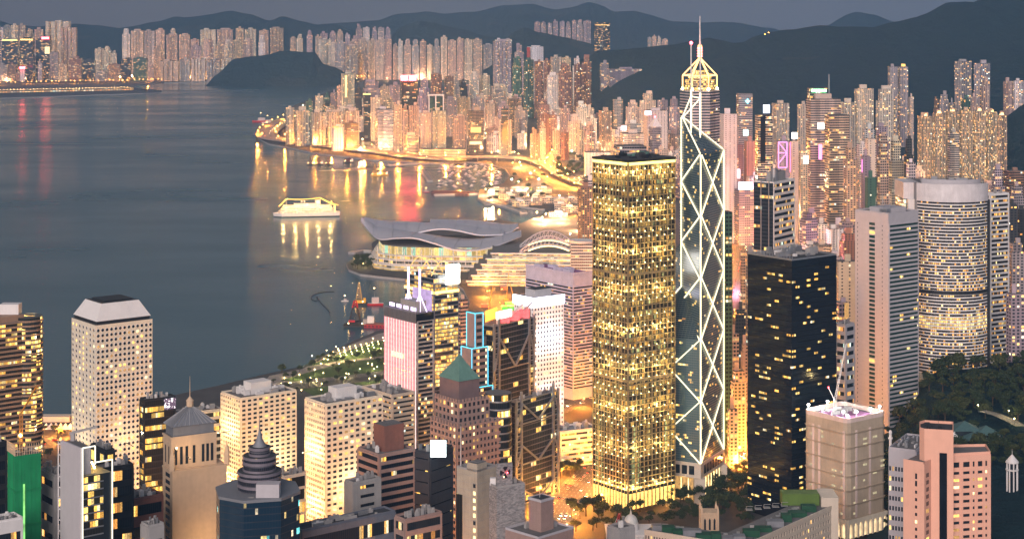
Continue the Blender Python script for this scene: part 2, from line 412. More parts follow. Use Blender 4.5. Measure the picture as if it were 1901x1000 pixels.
# roads
def road_mat():
    t = NT('asphalt'); n = t.noise(t.pos(), .3, 4)
    uv = t.node('ShaderNodeUVMap', uv_map='UVMap'); sp = t.node('ShaderNodeSeparateXYZ'); t.put(sp.inputs[0], uv.outputs[0])
    fu = t.math('FRACT', t.math('DIVIDE', sp.outputs[0], 3.5)); fv = t.math('FRACT', t.math('DIVIDE', sp.outputs[1], 9.0))
    line = t.math('MULTIPLY', t.math('LESS_THAN', fu, .05), t.math('LESS_THAN', fv, .4))
    return t.set(base=t.mix(line, t.mix(n, (.08, .08, .08), (.14, .135, .13)), (.7, .7, .66)), rough=.75)
M['road'] = road_mat()
M['road_pale'] = plain('pale_concrete_road', (.24, .23, .22), .8, var=.2, scale=.2)  # concrete made paler so the lamplit highway ribbon looks brighter
def smooth_line(pts, n=4):
    out = []
    for i in range(len(pts) - 1):
        p0 = pts[max(i - 1, 0)]; p1 = pts[i]; p2 = pts[i + 1]; p3 = pts[min(i + 2, len(pts) - 1)]
        for k in range(n):
            t = k / n
            out.append(.5 * ((2 * p1) + (p2 - p0) * t + (2 * p0 - 5 * p1 + 4 * p2 - p3) * t * t + (3 * p1 - p0 - 3 * p2 + p3) * t ** 3))
    out.append(pts[-1]); return out
def road(name, px, width, z=3.6, deck=0, wall=0, m='road'):
    c = smooth_line([gp(x, y, z) for x, y in px]); mb = MB(); l = 0; L = []; Rr = []
    for i, p in enumerate(c):
        d = (c[min(i + 1, len(c) - 1)] - c[max(i - 1, 0)]); d.z = 0; d.normalize(); n = Vector((-d.y, d.x, 0))
        L.append(p + n * width / 2); Rr.append(p - n * width / 2)
    dz = Vector((0, 0, deck)); kb = Vector((0, 0, wall))
    for i in range(len(c) - 1):
        s = (c[i + 1] - c[i]).length
        mb.poly([Rr[i], Rr[i + 1], L[i + 1], L[i]], 0, [(0, l), (0, l + s), (width, l + s), (width, l)]); l += s
        if deck:
            for A in (L, Rr):
                mb.poly([A[i] - dz, A[i + 1] - dz, A[i + 1] + kb, A[i] + kb], 1)
            mb.poly([L[i] - dz, L[i + 1] - dz, Rr[i + 1] - dz, Rr[i] - dz], 1)
            if i % 3 == 0 and z > 6:
                q = c[i]; mb.box((q.x - 1.2, q.y - 1.2, 3.4), (2.4, 0, 0), (0, 2.4, 0), (0, 0, z - deck - 3.4), 1)
    mb.build(name, [M[m], M['grey']])['kind'] = 'structure'
    return c
ROADS = {}
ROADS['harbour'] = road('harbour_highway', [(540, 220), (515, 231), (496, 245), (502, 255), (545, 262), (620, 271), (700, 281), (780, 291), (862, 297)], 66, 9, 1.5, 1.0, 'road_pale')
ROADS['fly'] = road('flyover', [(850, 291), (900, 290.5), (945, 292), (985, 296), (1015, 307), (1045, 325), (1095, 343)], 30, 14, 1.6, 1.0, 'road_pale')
ROADS['shore'] = road('shore_road', [(905, 315), (945, 312), (985, 318), (1010, 330), (1040, 342), (1095, 352)], 20, 3.9)
ROADS['canal'] = road('canal_road', [(1020, 312), (1030, 298), (1036, 288), (1038, 280)], 26, 3.7)
ROADS['queensway'] = road('queensway', [(1000, 1010), (1040, 945), (1075, 905), (1105, 875), (1160, 840)], 34, 3.9)
ROADS['garden'] = road('garden_road', [(1215, 935), (1270, 912), (1310, 892), (1345, 868), (1380, 838), (1400, 822)], 22, 4.0)
ROADS['cotton'] = road('cotton_road', [(1330, 845), (1360, 852), (1395, 868), (1440, 892)], 18, 3.8)
ROADS['harcourt'] = road('harcourt_road', [(1000, 772), (1050, 752), (1110, 742), (1180, 738)], 34, 3.8)
ROADS['gloucester'] = road('gloucester_road', [(1365, 560), (1372, 520), (1382, 480), (1376, 440), (1366, 415), (1358, 395)], 44, 3.8)
ROADS['gloucester2'] = road('hennessy_road', [(1405, 480), (1390, 450), (1376, 428), (1350, 412)], 24, 3.95)
ROADS['east'] = road('eastern_street', [(1566, 700), (1573, 660), (1577, 620), (1578, 575)], 26, 3.7)
ROADS['connaught'] = road('connaught_road', [(40, 812), (75, 820), (105, 822), (140, 816), (200, 800)], 40, 3.8)
ROADS['lung_wo'] = road('park_road', [(470, 735), (520, 716), (580, 706), (640, 700), (720, 690)], 16, 3.9)
ROADS['expo'] = road('expo_drive', [(850, 520), (920, 530), (990, 520), (1060, 512), (1100, 505)], 24, 3.9)
ROADS['hillside'] = road('hillside_road', [(1822, 762), (1848, 768), (1872, 778), (1896, 790)], 9, 80)
# park lawns on the waterfront
def lawn(px, z=3.62):
    mb = MB(); mb.poly([gp(x, y, z) for x, y in px]); o = mb.build('lawn', M['lawn']); o['kind'] = 'structure'
M['lawn'] = plain('lawn_grass', (.055, .10, .025), .95, var=.35, scale=.05)
M['paving'] = plain('pale_paving', (.30, .27, .24), .9, var=.2, scale=.1)
lawn([(520, 706), (575, 690), (640, 672), (716, 664), (716, 695), (640, 700), (560, 708)])
lawn([(566, 680), (620, 660), (700, 632), (716, 632), (716, 660), (640, 668)])
lawn([(560, 722), (640, 712), (716, 704), (716, 740), (600, 745)], 3.66)
MB().poly([gp(x, y, 3.58) for x, y in [(480, 722), (500, 697), (562, 684), (602, 664), (652, 639), (702, 619), (740, 612), (730, 660), (640, 690), (560, 712)]]).build('promenade', M['paving'])['kind'] = 'structure'
# ================================================================ the city: towers seen from far
HUE = {'p': ((.50, .37, .32), 'pinkish beige'), 'c': ((.60, .52, .43), 'cream'), 'g': ((.38, .36, .36), 'grey'), 'b': ((.27, .17, .12), 'brown'),
       'r': ((.33, .17, .13), 'red brown'), 'd': ((.045, .05, .055), 'dark'), 'w': ((.68, .66, .65), 'white'), 'n': ((.06, .15, .11), 'dark green'),
       'm': ((.36, .29, .34), 'mauve'), 't': ((.45, .34, .25), 'tan')}
WIN = {'1': 'flat', '2': 'flat2', '3': 'flat3', 'o': 'office', 'q': 'office2', 'k': 'curtain', 'x': 'blank', 'G': 'gold_flat'}
KIND = {'1': 'apartment_tower', '2': 'apartment_tower', '3': 'apartment_tower', 'G': 'apartment_tower', 'o': 'office_tower', 'q': 'office_tower', 'k': 'glass_tower', 'x': 'office_tower'}
WORD = {'apartment_tower': 'apartment tower', 'office_tower': 'office tower', 'glass_tower': 'glass tower'}
FOOT = []      # footprints taken so far: x, y, radius
rnd = random.Random(11)
def plan_pts(plan, w, d, rot):
    if plan == 'b': pl = [(-.5, -.5), (.5, -.5), (.5, .5), (-.5, .5)]
    elif plan == 'x':
        a, b = .5, .20; pl = [(-b, -a), (b, -a), (b, -b), (a, -b), (a, b), (b, b), (b, a), (-b, a), (-b, b), (-a, b), (-a, -b), (-b, -b)]
    elif plan == 'v':
        k = 4; pl = []
        for i in range(k):
            x0 = -.5 + i / k; q = 1 / k
            pl += [(x0, -.5), (x0 + q * .68, -.5)] + ([(x0 + q * .68, -.30), (x0 + q, -.30)] if i < k - 1 else [])
        pl += [(.5, -.5)] if pl[-1][0] < .499 else []
        up = [(-x, -y) for x, y in pl]; pl = pl + up
    elif plan == 'o':
        c = .27; pl = [(-.5 + c, -.5), (.5 - c, -.5), (.5, -.5 + c), (.5, .5 - c), (.5 - c, .5), (-.5 + c, .5), (-.5, .5 - c), (-.5, -.5 + c)]
    else: pl = [(.5 * math.cos(2 * math.pi * i / 18), .5 * math.sin(2 * math.pi * i / 18)) for i in range(18)]
    c, s = math.cos(rot), math.sin(rot)
    return [(x * w * c - y * d * s, x * w * s + y * d * c) for x, y in pl]
def free(x, y, r):
    return all((x - a) ** 2 + (y - b) ** 2 > (r + q) ** 2 * .72 for a, b, q in FOOT)
def tower(x0, x1, yt, Y, code, plan='b', rot=None, dep=.8, zb=2.0, push=True, lift=True, name=None, vary=False):
    """a tower that fills the columns x0..x1 of the view up to row yt, standing Y metres away"""
    hue, win = code[0], code[1]
    if vary and hue == 'p' and rnd.random() < .5: hue = rnd.choice('cctgwm')
    if rot is None: rot = rnd.choice((-.35, .12, .5, -.1, .7))
    for _ in range(40):
        Wd = (x1 - x0) * Y / F
        pl = plan_pts(plan, 1, dep, rot); ex = max(p[0] for p in pl) - min(p[0] for p in pl)
        sc = Wd / ex; pl = [(x * sc, y * sc) for x, y in pl]; dy = min(p[1] for p in pl)
        cx = ((x0 + x1) / 2 - CX) * (Y - dy * .3) / F; cyy = Y - dy; r = Wd * .5
        if not push or free(cx, cyy, r): break
        Y += 14
    FOOT.append((cx, cyy, r))
    if Y > 8800: yt += rnd.uniform(-2.2, 2.6)
    z1 = zt(yt, Y)
    kind = name or KIND[win]; base = (cx, cyy, zb)
    step = vary and plan in 'bxo' and rnd.random() < .38; zm = z1 - (z1 - zb) * rnd.uniform(.05, .16) if step else z1
    mb = MB(); mb.prism([(cx + x, cyy + y) for x, y in pl], zb, zm, 0, 1)
    k = rnd.uniform(.86, 1.14); colr = tuple(min(.8, v * k * rnd.uniform(.95, 1.05)) for v in HUE[hue][0])
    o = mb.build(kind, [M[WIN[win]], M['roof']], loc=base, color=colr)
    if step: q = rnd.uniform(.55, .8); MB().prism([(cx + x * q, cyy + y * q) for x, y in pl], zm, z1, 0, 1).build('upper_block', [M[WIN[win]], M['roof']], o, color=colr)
    if lift:
        l = MB(); h = rnd.uniform(4, 10)
        for _ in range(1 if Wd < 30 else 2):
            ox, oy = rnd.uniform(-.14, .14) * Wd, rnd.uniform(-.1, .1) * Wd
            l.cbox((cx + ox, cyy + oy, z1), Wd * rnd.uniform(.22, .36), Wd * rnd.uniform(.18, .3), h)
        l.build('lift_house', M['wall'], o, color=colr)
    o['_'] = hue; del o['_']
    return o, HUE[hue][1] + ' ' + WORD.get(kind, kind.replace('_', ' '))
ORD = ['leftmost', 'second', 'third', 'fourth', 'fifth', 'sixth', 'seventh', 'eighth', 'ninth', 'tenth', 'eleventh', 'twelfth', 'thirteenth', 'fourteenth', 'fifteenth', 'sixteenth', 'seventeenth', 'eighteenth', 'nineteenth', 'twentieth']
def rank(i, n, where):
    if i == n - 1 and n > 1: return 'rightmost ' + where
    return 'leftmost ' + where if i == 0 else ORD[i] + ' from left ' + where
def row(group, where, Y, items, **kw):
    """a row of towers, told apart by their order from the left"""
    items = sorted(items, key=lambda t: t[0] + t[1])
    for i, it in enumerate(items):
        o, what = tower(it[0], it[1], it[2], it[4] if len(it) > 4 else Y, it[3][:2], it[3][2] if len(it[3]) > 2 else 'b', vary=True, **kw)
        tag(o, what + ', ' + rank(i, len(items), where), 'building', group)
def named(label, *a, cat='building', group=None, **kw):
    o, _ = tower(*a, **kw); return tag(o, label, cat, group)
def panel(o, name, px0, px1, py0, py1, Y, mat, th=.7, label=None):
    a = at(px0, py1, Y); w = (px1 - px0) * Y / F; h = (py1 - py0) * Y / F
    p = MB().box(a, (w, 0, 0), (0, th, 0), (0, 0, h)).build(name, mat, o)
    if label: p['label'] = label
    return p
def strip_light(o, name, px0, px1, py, Y, mat, h=2.5):
    a = at(px0, py, Y); return MB().box(a, ((px1 - px0) * Y / F, 0, 0), (0, 1.2, 0), (0, 0, h)).build(name, mat, o)

# ---- the far shore on the left
row('towers on the far left shore', 'behind the dark far shore hotels', 9450, [(-14, 5, 49, 'p1x'), (6, 19, 47, 'p1x'), (20, 32, 46, 'c1x'), (33, 47, 45, 'p2v'), (48, 62, 54, 't1x'), (63, 79, 53, 'p3v'), (82, 128, 41, 'p1v', 9600), (111, 141, 53, 'p1v', 9250)], rot=.12)
o = named('dark hotel slab with a lit gold crown on the far shore, left of its twin', 3, 33, 74, 9080, 'dkb', rot=.05); strip_light(o, 'lit_crown', 4, 32, 76, 9076, M['gold_light'], 6)
o = named('dark hotel slab with a lit gold crown, nearer the black tower with the red sign', 37, 61, 73, 9080, 'dkb', rot=.05); strip_light(o, 'lit_crown', 38, 60, 75, 9076, M['gold_light'], 6)
o = named('black tower with red roof sign and white screen on the far left shore', 66, 92, 70, 9120, 'dkb', rot=.05); panel(o, 'roof_sign', 77, 91, 69, 73, 9110, M['red_light']); panel(o, 'screen', 83, 92, 87, 100, 9110, M['lit_w'])
row('low blocks on the far left shore', 'among low far left waterfront blocks', 8990, [(-10, 14, 118, 'gq'), (15, 28, 122, 'bq'), (29, 44, 130, 'r1'), (50, 64, 104, 'dq', 9040), (70, 78, 116, 'p1'), (92, 108, 96, 'gq', 9060), (108, 124, 118, 'tG'), (127, 151, 108, 'rq'), (152, 176, 113, 'dk'), (138, 170, 136, 'co'), (176, 200, 134, 'go'), (200, 222, 118, 'b1'), (224, 244, 112, 'dk'), (246, 272, 110, 'no'), (274, 286, 122, 'gq')], rot=.08)
o = named('slim tower with a red lit cap and coloured light strip at the far left waterfront', 37, 46, 126, 8960, 'wx', rot=.1); panel(o, 'lit_cap', 36, 47, 124, 128, 8950, M['red_light'])
row('beige towers beside the dark hill on the far shore', 'between the dark hill and the far left waterfront', 9250, [(175, 192, 91, 'c2x'), (192, 206, 88, 'c2x'), (206, 216, 95, 'c1')], rot=.1)
row('tall slab towers under the far hills', 'in the slab row under far hills', 9600, [(226, 241, 56, 'p1x'), (242, 266, 55, 'p1v'), (267, 287, 56, 'p2v'), (288, 305, 55, 'p1x'), (313, 328, 56, 'p2x'), (331, 352, 64, 'p1v'), (353, 369, 73, 'p1x'), (370, 400, 53, 'p2v'), (401, 432, 55, 'p1v'), (437, 452, 52, 'p1x'), (453, 475, 54, 'p2v'), (480, 498, 56, 'p1x'), (500, 526, 54, 'p1v')], rot=.1)
row('middle row of flats on the far shore', 'in the middle far shore row', 9250, [(284, 304, 86, 't1x'), (307, 329, 66, 'p1v'), (331, 353, 84, 'p1x'), (354, 374, 84, 'p3v'), (376, 396, 76, 'p1x'), (398, 414, 82, 't1x'), (415, 430, 78, 'p2x'), (431, 449, 74, 'p1v'), (450, 470, 72, 'p1x'), (479, 492, 66, 'p2x')], rot=.15)
row('low wide slabs on the far waterfront', 'among the low wide slabs on the far waterfront', 8990, [(296, 331, 111, 'c1v'), (333, 353, 111, 'g1v'), (355, 381, 112, 'c1v'), (383, 408, 110, 'g1v'), (411, 438, 109, 'c3v')], rot=.06)
row('towers on the far headland', 'above the dark headland across the harbour', 9350, [(538, 549, 68, 'p1x'), (550, 562, 67, 'c2x'), (569, 580, 60, 'p1x'), (585, 596, 65, 'p1x')], rot=.1)
row('towers behind the headland', 'in the row right of the headland', 9150, [(591, 613, 71, 'c2x'), (613, 622, 80, 'c1'), (623, 640, 76, 'p2x'), (640, 664, 85, 'c2v', 9060), (648, 663, 74, 'p1x', 9350), (664, 682, 72, 'p1x'), (683, 697, 77, 'p1v'), (698, 712, 73, 'p1x'), (713, 727, 72, 'p2x'), (729, 738, 80, 'p1'), (738, 749, 78, 'p1x'), (750, 763, 75, 'p1x')], rot=.12)
row('towers along the far skyline', 'in the far row above the point', 9150, [(764, 778, 75, 'p1x'), (779, 791, 76, 'p2x'), (792, 803, 82, 'c1x'), (804, 817, 75, 'p1x'), (818, 830, 68, 'p1x'), (831, 847, 73, 'p2x'), (848, 861, 72, 'p1x'), (862, 877, 73, 'c1x'), (878, 895, 73, 'p2x'), (897, 914, 82, 'g3v'), (915, 932, 75, 'p1x'), (933, 950, 75, 'p2x')], rot=.12)
row('upper towers behind the bright row', 'half hidden behind the headland row', 9700, [(594, 608, 60, 'm1x'), (611, 624, 58, 'm1x'), (625, 637, 57, 'p1x'), (640, 650, 64, 'm1'), (652, 668, 66, 'm1x')], rot=.1)
row('faint flats under the round hill', 'in the faint cluster by the round hill', 10050, [(660, 672, 48, 'p1'), (673, 686, 50, 'p1x'), (690, 700, 53, 'm1'), (701, 713, 52, 'p1x'), (714, 726, 54, 'm1')], rot=.1)
row('pale towers far under the peak', 'in the pale cluster by the dark tower', 10300, [(992, 1003, 42, 'm2x'), (1004, 1014, 40, 'm2x'), (1017, 1025, 41, 'm1'), (1027, 1036, 40, 'm1'), (1039, 1048, 39, 'm1'), (1050, 1060, 40, 'm1x'), (1062, 1070, 39, 'm1'), (1071, 1082, 38, 'm2x'), (1083, 1097, 38, 'm1x')], rot=.1, zb=60)
o = named('dark curved glass tower standing alone far under the peak', 1104, 1133, 40, 9200, 'dkr', lift=False, dep=1)
MB().box(at(1115, 88, 9120), (12, 0, 0), (0, 6, 0), (0, 0, 122), 0).build('lit_slot', M['curtain'], o, color=(.3, .3, .3)); panel(o, 'lit_crown', 1106, 1131, 46, 47.5, 9118, M['lit_y'])
row('small cluster on the far saddle', 'in the small far saddle cluster', 9900, [(1202, 1210, 70, 'p1x'), (1211, 1219, 69, 'p1x'), (1220, 1228, 70, 'c1x'), (1229, 1240, 73, 'p1x')], rot=.1, zb=40)

# ---- the point with the glowing highway
row('waterfront flats behind the glowing highway', 'in the waterfront row behind the glowing highway', 4980, [(530, 546, 200, 'c1x', 5050), (547, 574, 205, 'c2v', 5000), (575, 605, 209, 'c1v'), (606, 636, 208, 'c2v'), (637, 667, 206, 'c1v')], rot=.32)
o = named('low white block with a lit roof sign beside the glowing highway', 615, 638, 236, 4840, 'wxb', rot=.3); panel(o, 'roof_sign', 617, 629, 234, 237, 4835, M['lit_y'])
named('dark brown block with few lit windows beside the white block on the highway', 640, 665, 229, 4850, 'bqb', rot=.3)
o = named('tall beige tower with a bright gold vertical strip at the harbour point', 632, 658, 137, 6300, 'c1v', rot=.3); panel(o, 'light_strip', 641, 644, 141, 180, 6280, M['gold_light'])
row('towers at the tip of the point', 'at the tip of the harbour point', 6000, [(566, 580, 188, 'nq'), (584, 600, 178, 'g1'), (601, 612, 176, 'no'), (613, 624, 172, 'm1x'), (625, 634, 160, 'p1x'), (658, 672, 164, 'dq'), (672, 706, 152, 'mq'), (707, 722, 160, 'p1x', 5800), (722, 742, 158, 'm1x')], rot=.25)
o = named('dark tower with gold lit roof edge left of the cream slab', 674, 688, 175, 5300, 'dqb', rot=.3); strip_light(o, 'roof_lights', 674, 688, 176, 5280, M['gold_light'], 3)
named('slim cream slab right of the dark gold edged tower', 687, 706, 181, 5180, 'c1b', rot=.25)
named('banded office block with many white floors above the highway', 695, 730, 203, 4930, 'wob', rot=.3)
o = named('block with a glowing orange globe screen behind the point', 698, 722, 164, 6100, 'tqb', rot=.2); MB().ball(at(711, 170, 6080), 8, 10).build('globe_screen', M['gold_light'], o)
o = named('black glass tower crowned by two red signs', 742, 775, 146, 5120, 'dkb', rot=.15, push=False)
panel(o, 'red_sign', 744, 757, 140, 150, 5100, M['red_light']); panel(o, 'red_sign', 759, 773, 140, 150, 5100, M['red_light'])
row('red brown towers right of the red signs', 'right of the two red signs', 5650, [(777, 797, 150, 'p1x'), (799, 820, 139, 'r1x'), (825, 842, 142, 'b1x'), (842, 852, 136, 'g1', 5800), (853, 868, 152, 'dk', 5700), (870, 889, 136, 'w1x', 5750), (890, 909, 140, 'c1x', 5800)], rot=.25)
o = named('green glass tower inside a white portal frame', 795, 824, 180, 5150, 'nqb', rot=.12)
fr = MB()
for px in (795.5, 808, 822): fr.box(at(px, 214, 5120), (3, 0, 0), (0, 3, 0), (0, 0, 56))
fr.box(at(794, 178, 5118), (46, 0, 0), (0, 8, 0), (0, 0, 4)); fr.build('portal_frame', M['white'], o)
row('cream towers above the bend of the highway', 'in the front row above the highway', 4800, [(731, 746, 194, 'c1x'), (747, 757, 197, 'p2x'), (758, 778, 196, 'p1v'), (779, 800, 210, 'c3x'), (802, 828, 206, 'c3x'), (840, 866, 216, 'p1x')], rot=.3)
o = named('gold glass tower with a rounded top and bright lit middle', 868, 898, 206, 4750, 'tko', rot=.3); panel(o, 'lit_lobby', 874, 893, 236, 246, 4735, M['lit_y']); panel(o, 'lit_lobby', 872, 894, 263, 268, 4735, M['lit_w'])
named('long low cream podium block along the highway bend', 778, 865, 277, 4650, 'cob', rot=.05, dep=.3, lift=False)
named('cream striped low office under the tall cream towers', 750, 776, 252, 4700, 'cob', rot=.3)
row('mauve slabs behind the gold glass tower', 'behind the rounded gold glass tower', 5350, [(826, 848, 184, 'm1v'), (849, 872, 182, 'p1v'), (874, 899, 184, 'g1v'), (884, 904, 176, 'c1', 5600)], rot=.3)
row('green and brown towers over the hillside', 'in the dark group by the hill', 6200, [(951, 969, 108, 'n2o'), (972, 991, 111, 'n2o'), (992, 1008, 114, 'r1x'), (1009, 1022, 112, 'r1x', 6400)], rot=.3)
o = named('white tower with red sides rising behind the dark green pair', 979, 1009, 87, 7000, 'wxb', rot=.4); panel(o, 'red_side', 978, 984, 88, 110, 6985, M['red_wall'])
row('red brown estate by the wooded hill', 'in the estate beside the hill', 5900, [(1015, 1036, 140, 'p1x', 5700), (1022, 1042, 106, 'c1v', 6300), (1043, 1060, 107, 'c1v', 6300), (1037, 1062, 122, 'r2x'), (1063, 1079, 108, 'p2x', 6250), (1066, 1082, 120, 'r2x', 5950), (1080, 1098, 107, 'r2x', 6050)], rot=.3)
row('tall pink towers above the far ridge', 'over the roofs left of the wooded hill', 7200, [(915, 949, 77, 'p2v', 7900), (955, 972, 84, 'm1x', 7700)], rot=.2)
named('low brown institution on the shoulder of the wooded hill', 1114, 1130, 117, 6350, 'mqb', rot=.2, zb=40)
named('long low wing stepping along the wooded hillside', 1130, 1192, 128, 6330, 'mqb', rot=.15, dep=.2, zb=30)

# ---- the middle district
row('towers at the foot of the wooded hill', 'in the back row below the hill', 4700, [(1138, 1157, 185, 'gqo'), (1162, 1188, 191, 'c1x'), (1188, 1218, 174, 'c1x'), (1220, 1240, 186, 'm1x'), (1242, 1262, 184, 'm2x')], rot=.3)
o = named('cream slab with a bright red sign on its roof left of the lattice tower', 1152, 1196, 248, 3950, 'cqb', rot=.15); panel(o, 'roof_sign', 1153, 1163, 234, 242, 3940, M['pink_sign'])
o = named('office with a pale pyramid roof and red tip behind the gold lit tower', 1205, 1228, 236, 4000, 'mqb', rot=.4, lift=False)
MB().cone(plan_pts('b', 26, 26, .4) and [(at(1216, 236, 4010).x + x, 4016 + y) for x, y in plan_pts('b', 24, 24, .4)], zt(236, 4010), at(1216, 216, 4014)).build('pyramid_roof', M['white'], o); MB().ball(at(1216, 217, 4014), 2.2, 8).build('red_lamp', M['red_light'], o)
o = named('white slab with a glowing white and red sign behind the pyramid roof', 1196, 1240, 206, 4300, 'wxb', rot=.2); panel(o, 'roof_sign', 1197, 1209, 206, 214, 4285, M['pink_sign'])
row('pastel flats over the park', 'in the pastel row over the park trees', 4560, [(984, 1000, 240, 'p1x'), (1001, 1013, 232, 'c1'), (1026, 1040, 243, 'c1x'), (1041, 1056, 246, 'r1x'), (1068, 1084, 230, 'c2x'), (1085, 1106, 232, 'p2x'), (1112, 1136, 206, 't1v', 4650)], rot=.3)
named('tall striped black and white tower left of the park', 930, 943, 202, 4700, 'dob', rot=.1)
named('low cream stadium-like block behind the gold lit tower', 1085, 1150, 283, 4100, 'wxb', rot=.05, dep=.4, lift=False)
named('grey banded block peeping over the gold lit tower', 1141, 1200, 272, 1900, 'gob', rot=.1, lift=False)

# ---- the right half
row('towers under the mountain', 'in the back row under the dark mountain', 4350, [(1435, 1466, 192, 'c2v'), (1481, 1501, 194, 'c2x'), (1561, 1588, 190, 'c2v'), (1588, 1624, 165, 'c1x'), (1628, 1665, 166, 'c2x'), (1687, 1697, 180, 'c1x'), (1734, 1744, 184, 'b1'), (1745, 1762, 176, 'g1x'), (1763, 1771, 190, 'g1')], rot=.3)
o = named('slim grey twin tower with a plain cap under the mountain', 1650, 1667, 124, 4750, 'g1o', rot=.2)
o = named('slim grey twin tower with a lit gold cap under the mountain', 1668, 1686, 124, 4750, 'g1o', rot=.2, lift=False); MB().cbox(at(1677, 124, 4765), 9, 9, 7).build('lit_cap', M['lit_y'], o)
named('tall dark tower with a pale edge high under the mountain, left one of two', 1775, 1806, 114, 4700, 'g2o', rot=.5)
named('tall dark tower with a pale edge high under the mountain, right one of two', 1811, 1840, 118, 4700, 'g2o', rot=.5)
row('blocks below the two tall dark towers', 'below the two tall dark towers', 4550, [(1786, 1802, 184, 'n1'), (1802, 1816, 180, 'p1x'), (1822, 1838, 150, 'p2x', 4650)], rot=.3)
row('flats on the right slope', 'at the right edge below the mountain', 4500, [(1864, 1882, 151, 'p1x'), (1882, 1902, 150, 'w2x')], rot=.3, zb=30)
row('gold lit estate', 'in the wall of gold lit estate towers', 3900, [(1706, 1732, 216, 'tGv'), (1733, 1757, 211, 'tGv'), (1758, 1782, 207, 'tGv'), (1783, 1807, 205, 'tGv'), (1808, 1831, 206, 'tGv'), (1832, 1852, 208, 'tGv'), (1852, 1870, 214, 'tGv')], rot=.25, dep=.7)
for k in list(COL.objects):
    if k.get('group') == 'gold lit estate':
        p = wloc(k); zz = max(v.co.z for v in k.data.vertices); MB().cyl((p.x, p.y), 5, 3.5, p.z + zz, p.z + zz + 5, 10).build('lit_cap', M['cap_lamp'], k)
o = named('mauve office with lit bands and a cyan cross under the mountain', 1369, 1397, 174, 3700, 'moo', rot=.1, lift=False)
panel(o, 'cyan_cross', 1384, 1392, 187, 189, 3685, M['cyan']); panel(o, 'cyan_cross', 1387, 1389, 184, 192, 3683, M['cyan'])
named('plain white slab right of the spired tower', 1337, 1369, 212, 3000, 'wxb', rot=.3)
o = named('tower in a white frame under a cool white screen', 1404, 1434, 214, 3000, 'wkb', rot=.12, lift=False)
panel(o, 'dark_core', 1412, 1421, 216, 300, 2984, M['black_glass']); panel(o, 'screen', 1417, 1429, 195, 210, 2992, M['led_cool']); panel(o, 'screen_stand', 1416, 1431, 210, 214, 2995, M['dark'])
o = named('mauve tower with green lit sign and mast, behind the banded pair', 1502, 1536, 164, 3060, 'gkb', rot=.05, lift=False)
panel(o, 'green_sign', 1507, 1534, 166, 171, 3040, M['green_sign']); MB().beam(at(1539, 185, 3060), at(1539, 138, 3060), 1.2).build('mast', M['steel'], o)
o = named('tall banded mauve tower with a white screen on its face', 1500, 1561, 184, 2900, 'pob', rot=.12, dep=.55); panel(o, 'screen', 1518, 1530, 228, 240, 2880, M['led_white']); panel(o, 'pink_light_column', 1520, 1526, 268, 296, 2880, M['pink_led'])
named('tan banded tower in front of the tall mauve banded one', 1535, 1577, 214, 2790, 'too', rot=.12, lift=False)
o = named('red lit block left of the white framed tower', 1359, 1380, 268, 3450, 'rqb', rot=.2)
o = named('red lit slab beside the white framed tower', 1383, 1403, 262, 3500, 'rxb', rot=.2); panel(o, 'green_screen', 1380, 1389, 241, 252, 3485, M['green_screen'])
o = named('block with a huge pink white screen beside the lattice tower', 1350, 1376, 322, 3200, 'mqb', rot=.2); panel(o, 'screen', 1356, 1374, 314, 331, 3185, M['pink_sign'])
o = named('office with a violet white screen on its roof', 1366, 1400, 352, 2980, 'mqb', rot=.25); panel(o, 'screen', 1371, 1397, 338, 352, 2965, M['led_cool'])
o = named('white block outlined by a pink neon zigzag', 1442, 1466, 262, 2820, 'mxb', rot=.1)
z = MB()
for (a, b, c, d) in ((1445, 264, 1445, 311), (1461, 264, 1461, 311), (1445, 264, 1461, 264), (1445, 264, 1461, 284), (1461, 284, 1445, 304), (1445, 284, 1461, 284), (1445, 311, 1461, 311)): z.beam(at(a, b, 2795), at(c, d, 2795), .9)
z.build('neon_zigzag', M['pink_led'], o)
o = named('pale green slab with a red neon edge and white top screen', 1468, 1482, 262, 2760, 'cxb', rot=.1); panel(o, 'neon_edge', 1466.5, 1468, 264, 320, 2745, M['red_neon']); panel(o, 'screen', 1470, 1480, 246, 258, 2750, M['led_white'])
o = named('gold lit slim block with a bright white sign left of the banded pair', 1484, 1500, 280, 2700, 'tGb', rot=.2); panel(o, 'sign', 1492, 1501, 289, 304, 2690, M['led_white'])
named('slim pale tower with a dark ladder front before the gold estate', 1762, 1781, 247, 3150, 'gob', rot=.1)
row('old blocks behind the round white tower', 'among old blocks left of the hotel', 2500, [(1608, 1627, 258, 'cx'), (1630, 1650, 252, 'tq'), (1650, 1680, 262, 'cq', 2700), (1680, 1696, 258, 'dq', 2650), (1684, 1700, 302, 'wq', 2350), (1568, 1592, 275, 't1', 2600), (1592, 1612, 268, 'p1', 2650), (1602, 1624, 240, 'w1', 2900), (1625, 1652, 236, 'm1', 3000)], rot=.25)
o = named('green netted block between the old blocks left of the grey hotel', 1608, 1628, 330, 2300, 'nxb', rot=.2)
o = named('purple grey block with a magenta edge light', 1600, 1616, 290, 2330, 'mxb', rot=.2); panel(o, 'edge_light', 1600, 1601, 296, 320, 2325, M['pink_led'])
row('blocks at the right edge', 'in the dusky right edge group', 2700, [(1842, 1866, 316, 'mq'), (1868, 1901, 318, 'bo'), (1878, 1903, 346, 'gq', 2500), (1872, 1890, 380, 'd1', 2150), (1888, 1908, 388, 'd2', 2200), (1874, 1903, 452, 'g1', 1950)], rot=.2)
named('pale narrow flats at the right edge over the dark trees', 1872, 1904, 546, 1700, 'm1b', rot=.2)

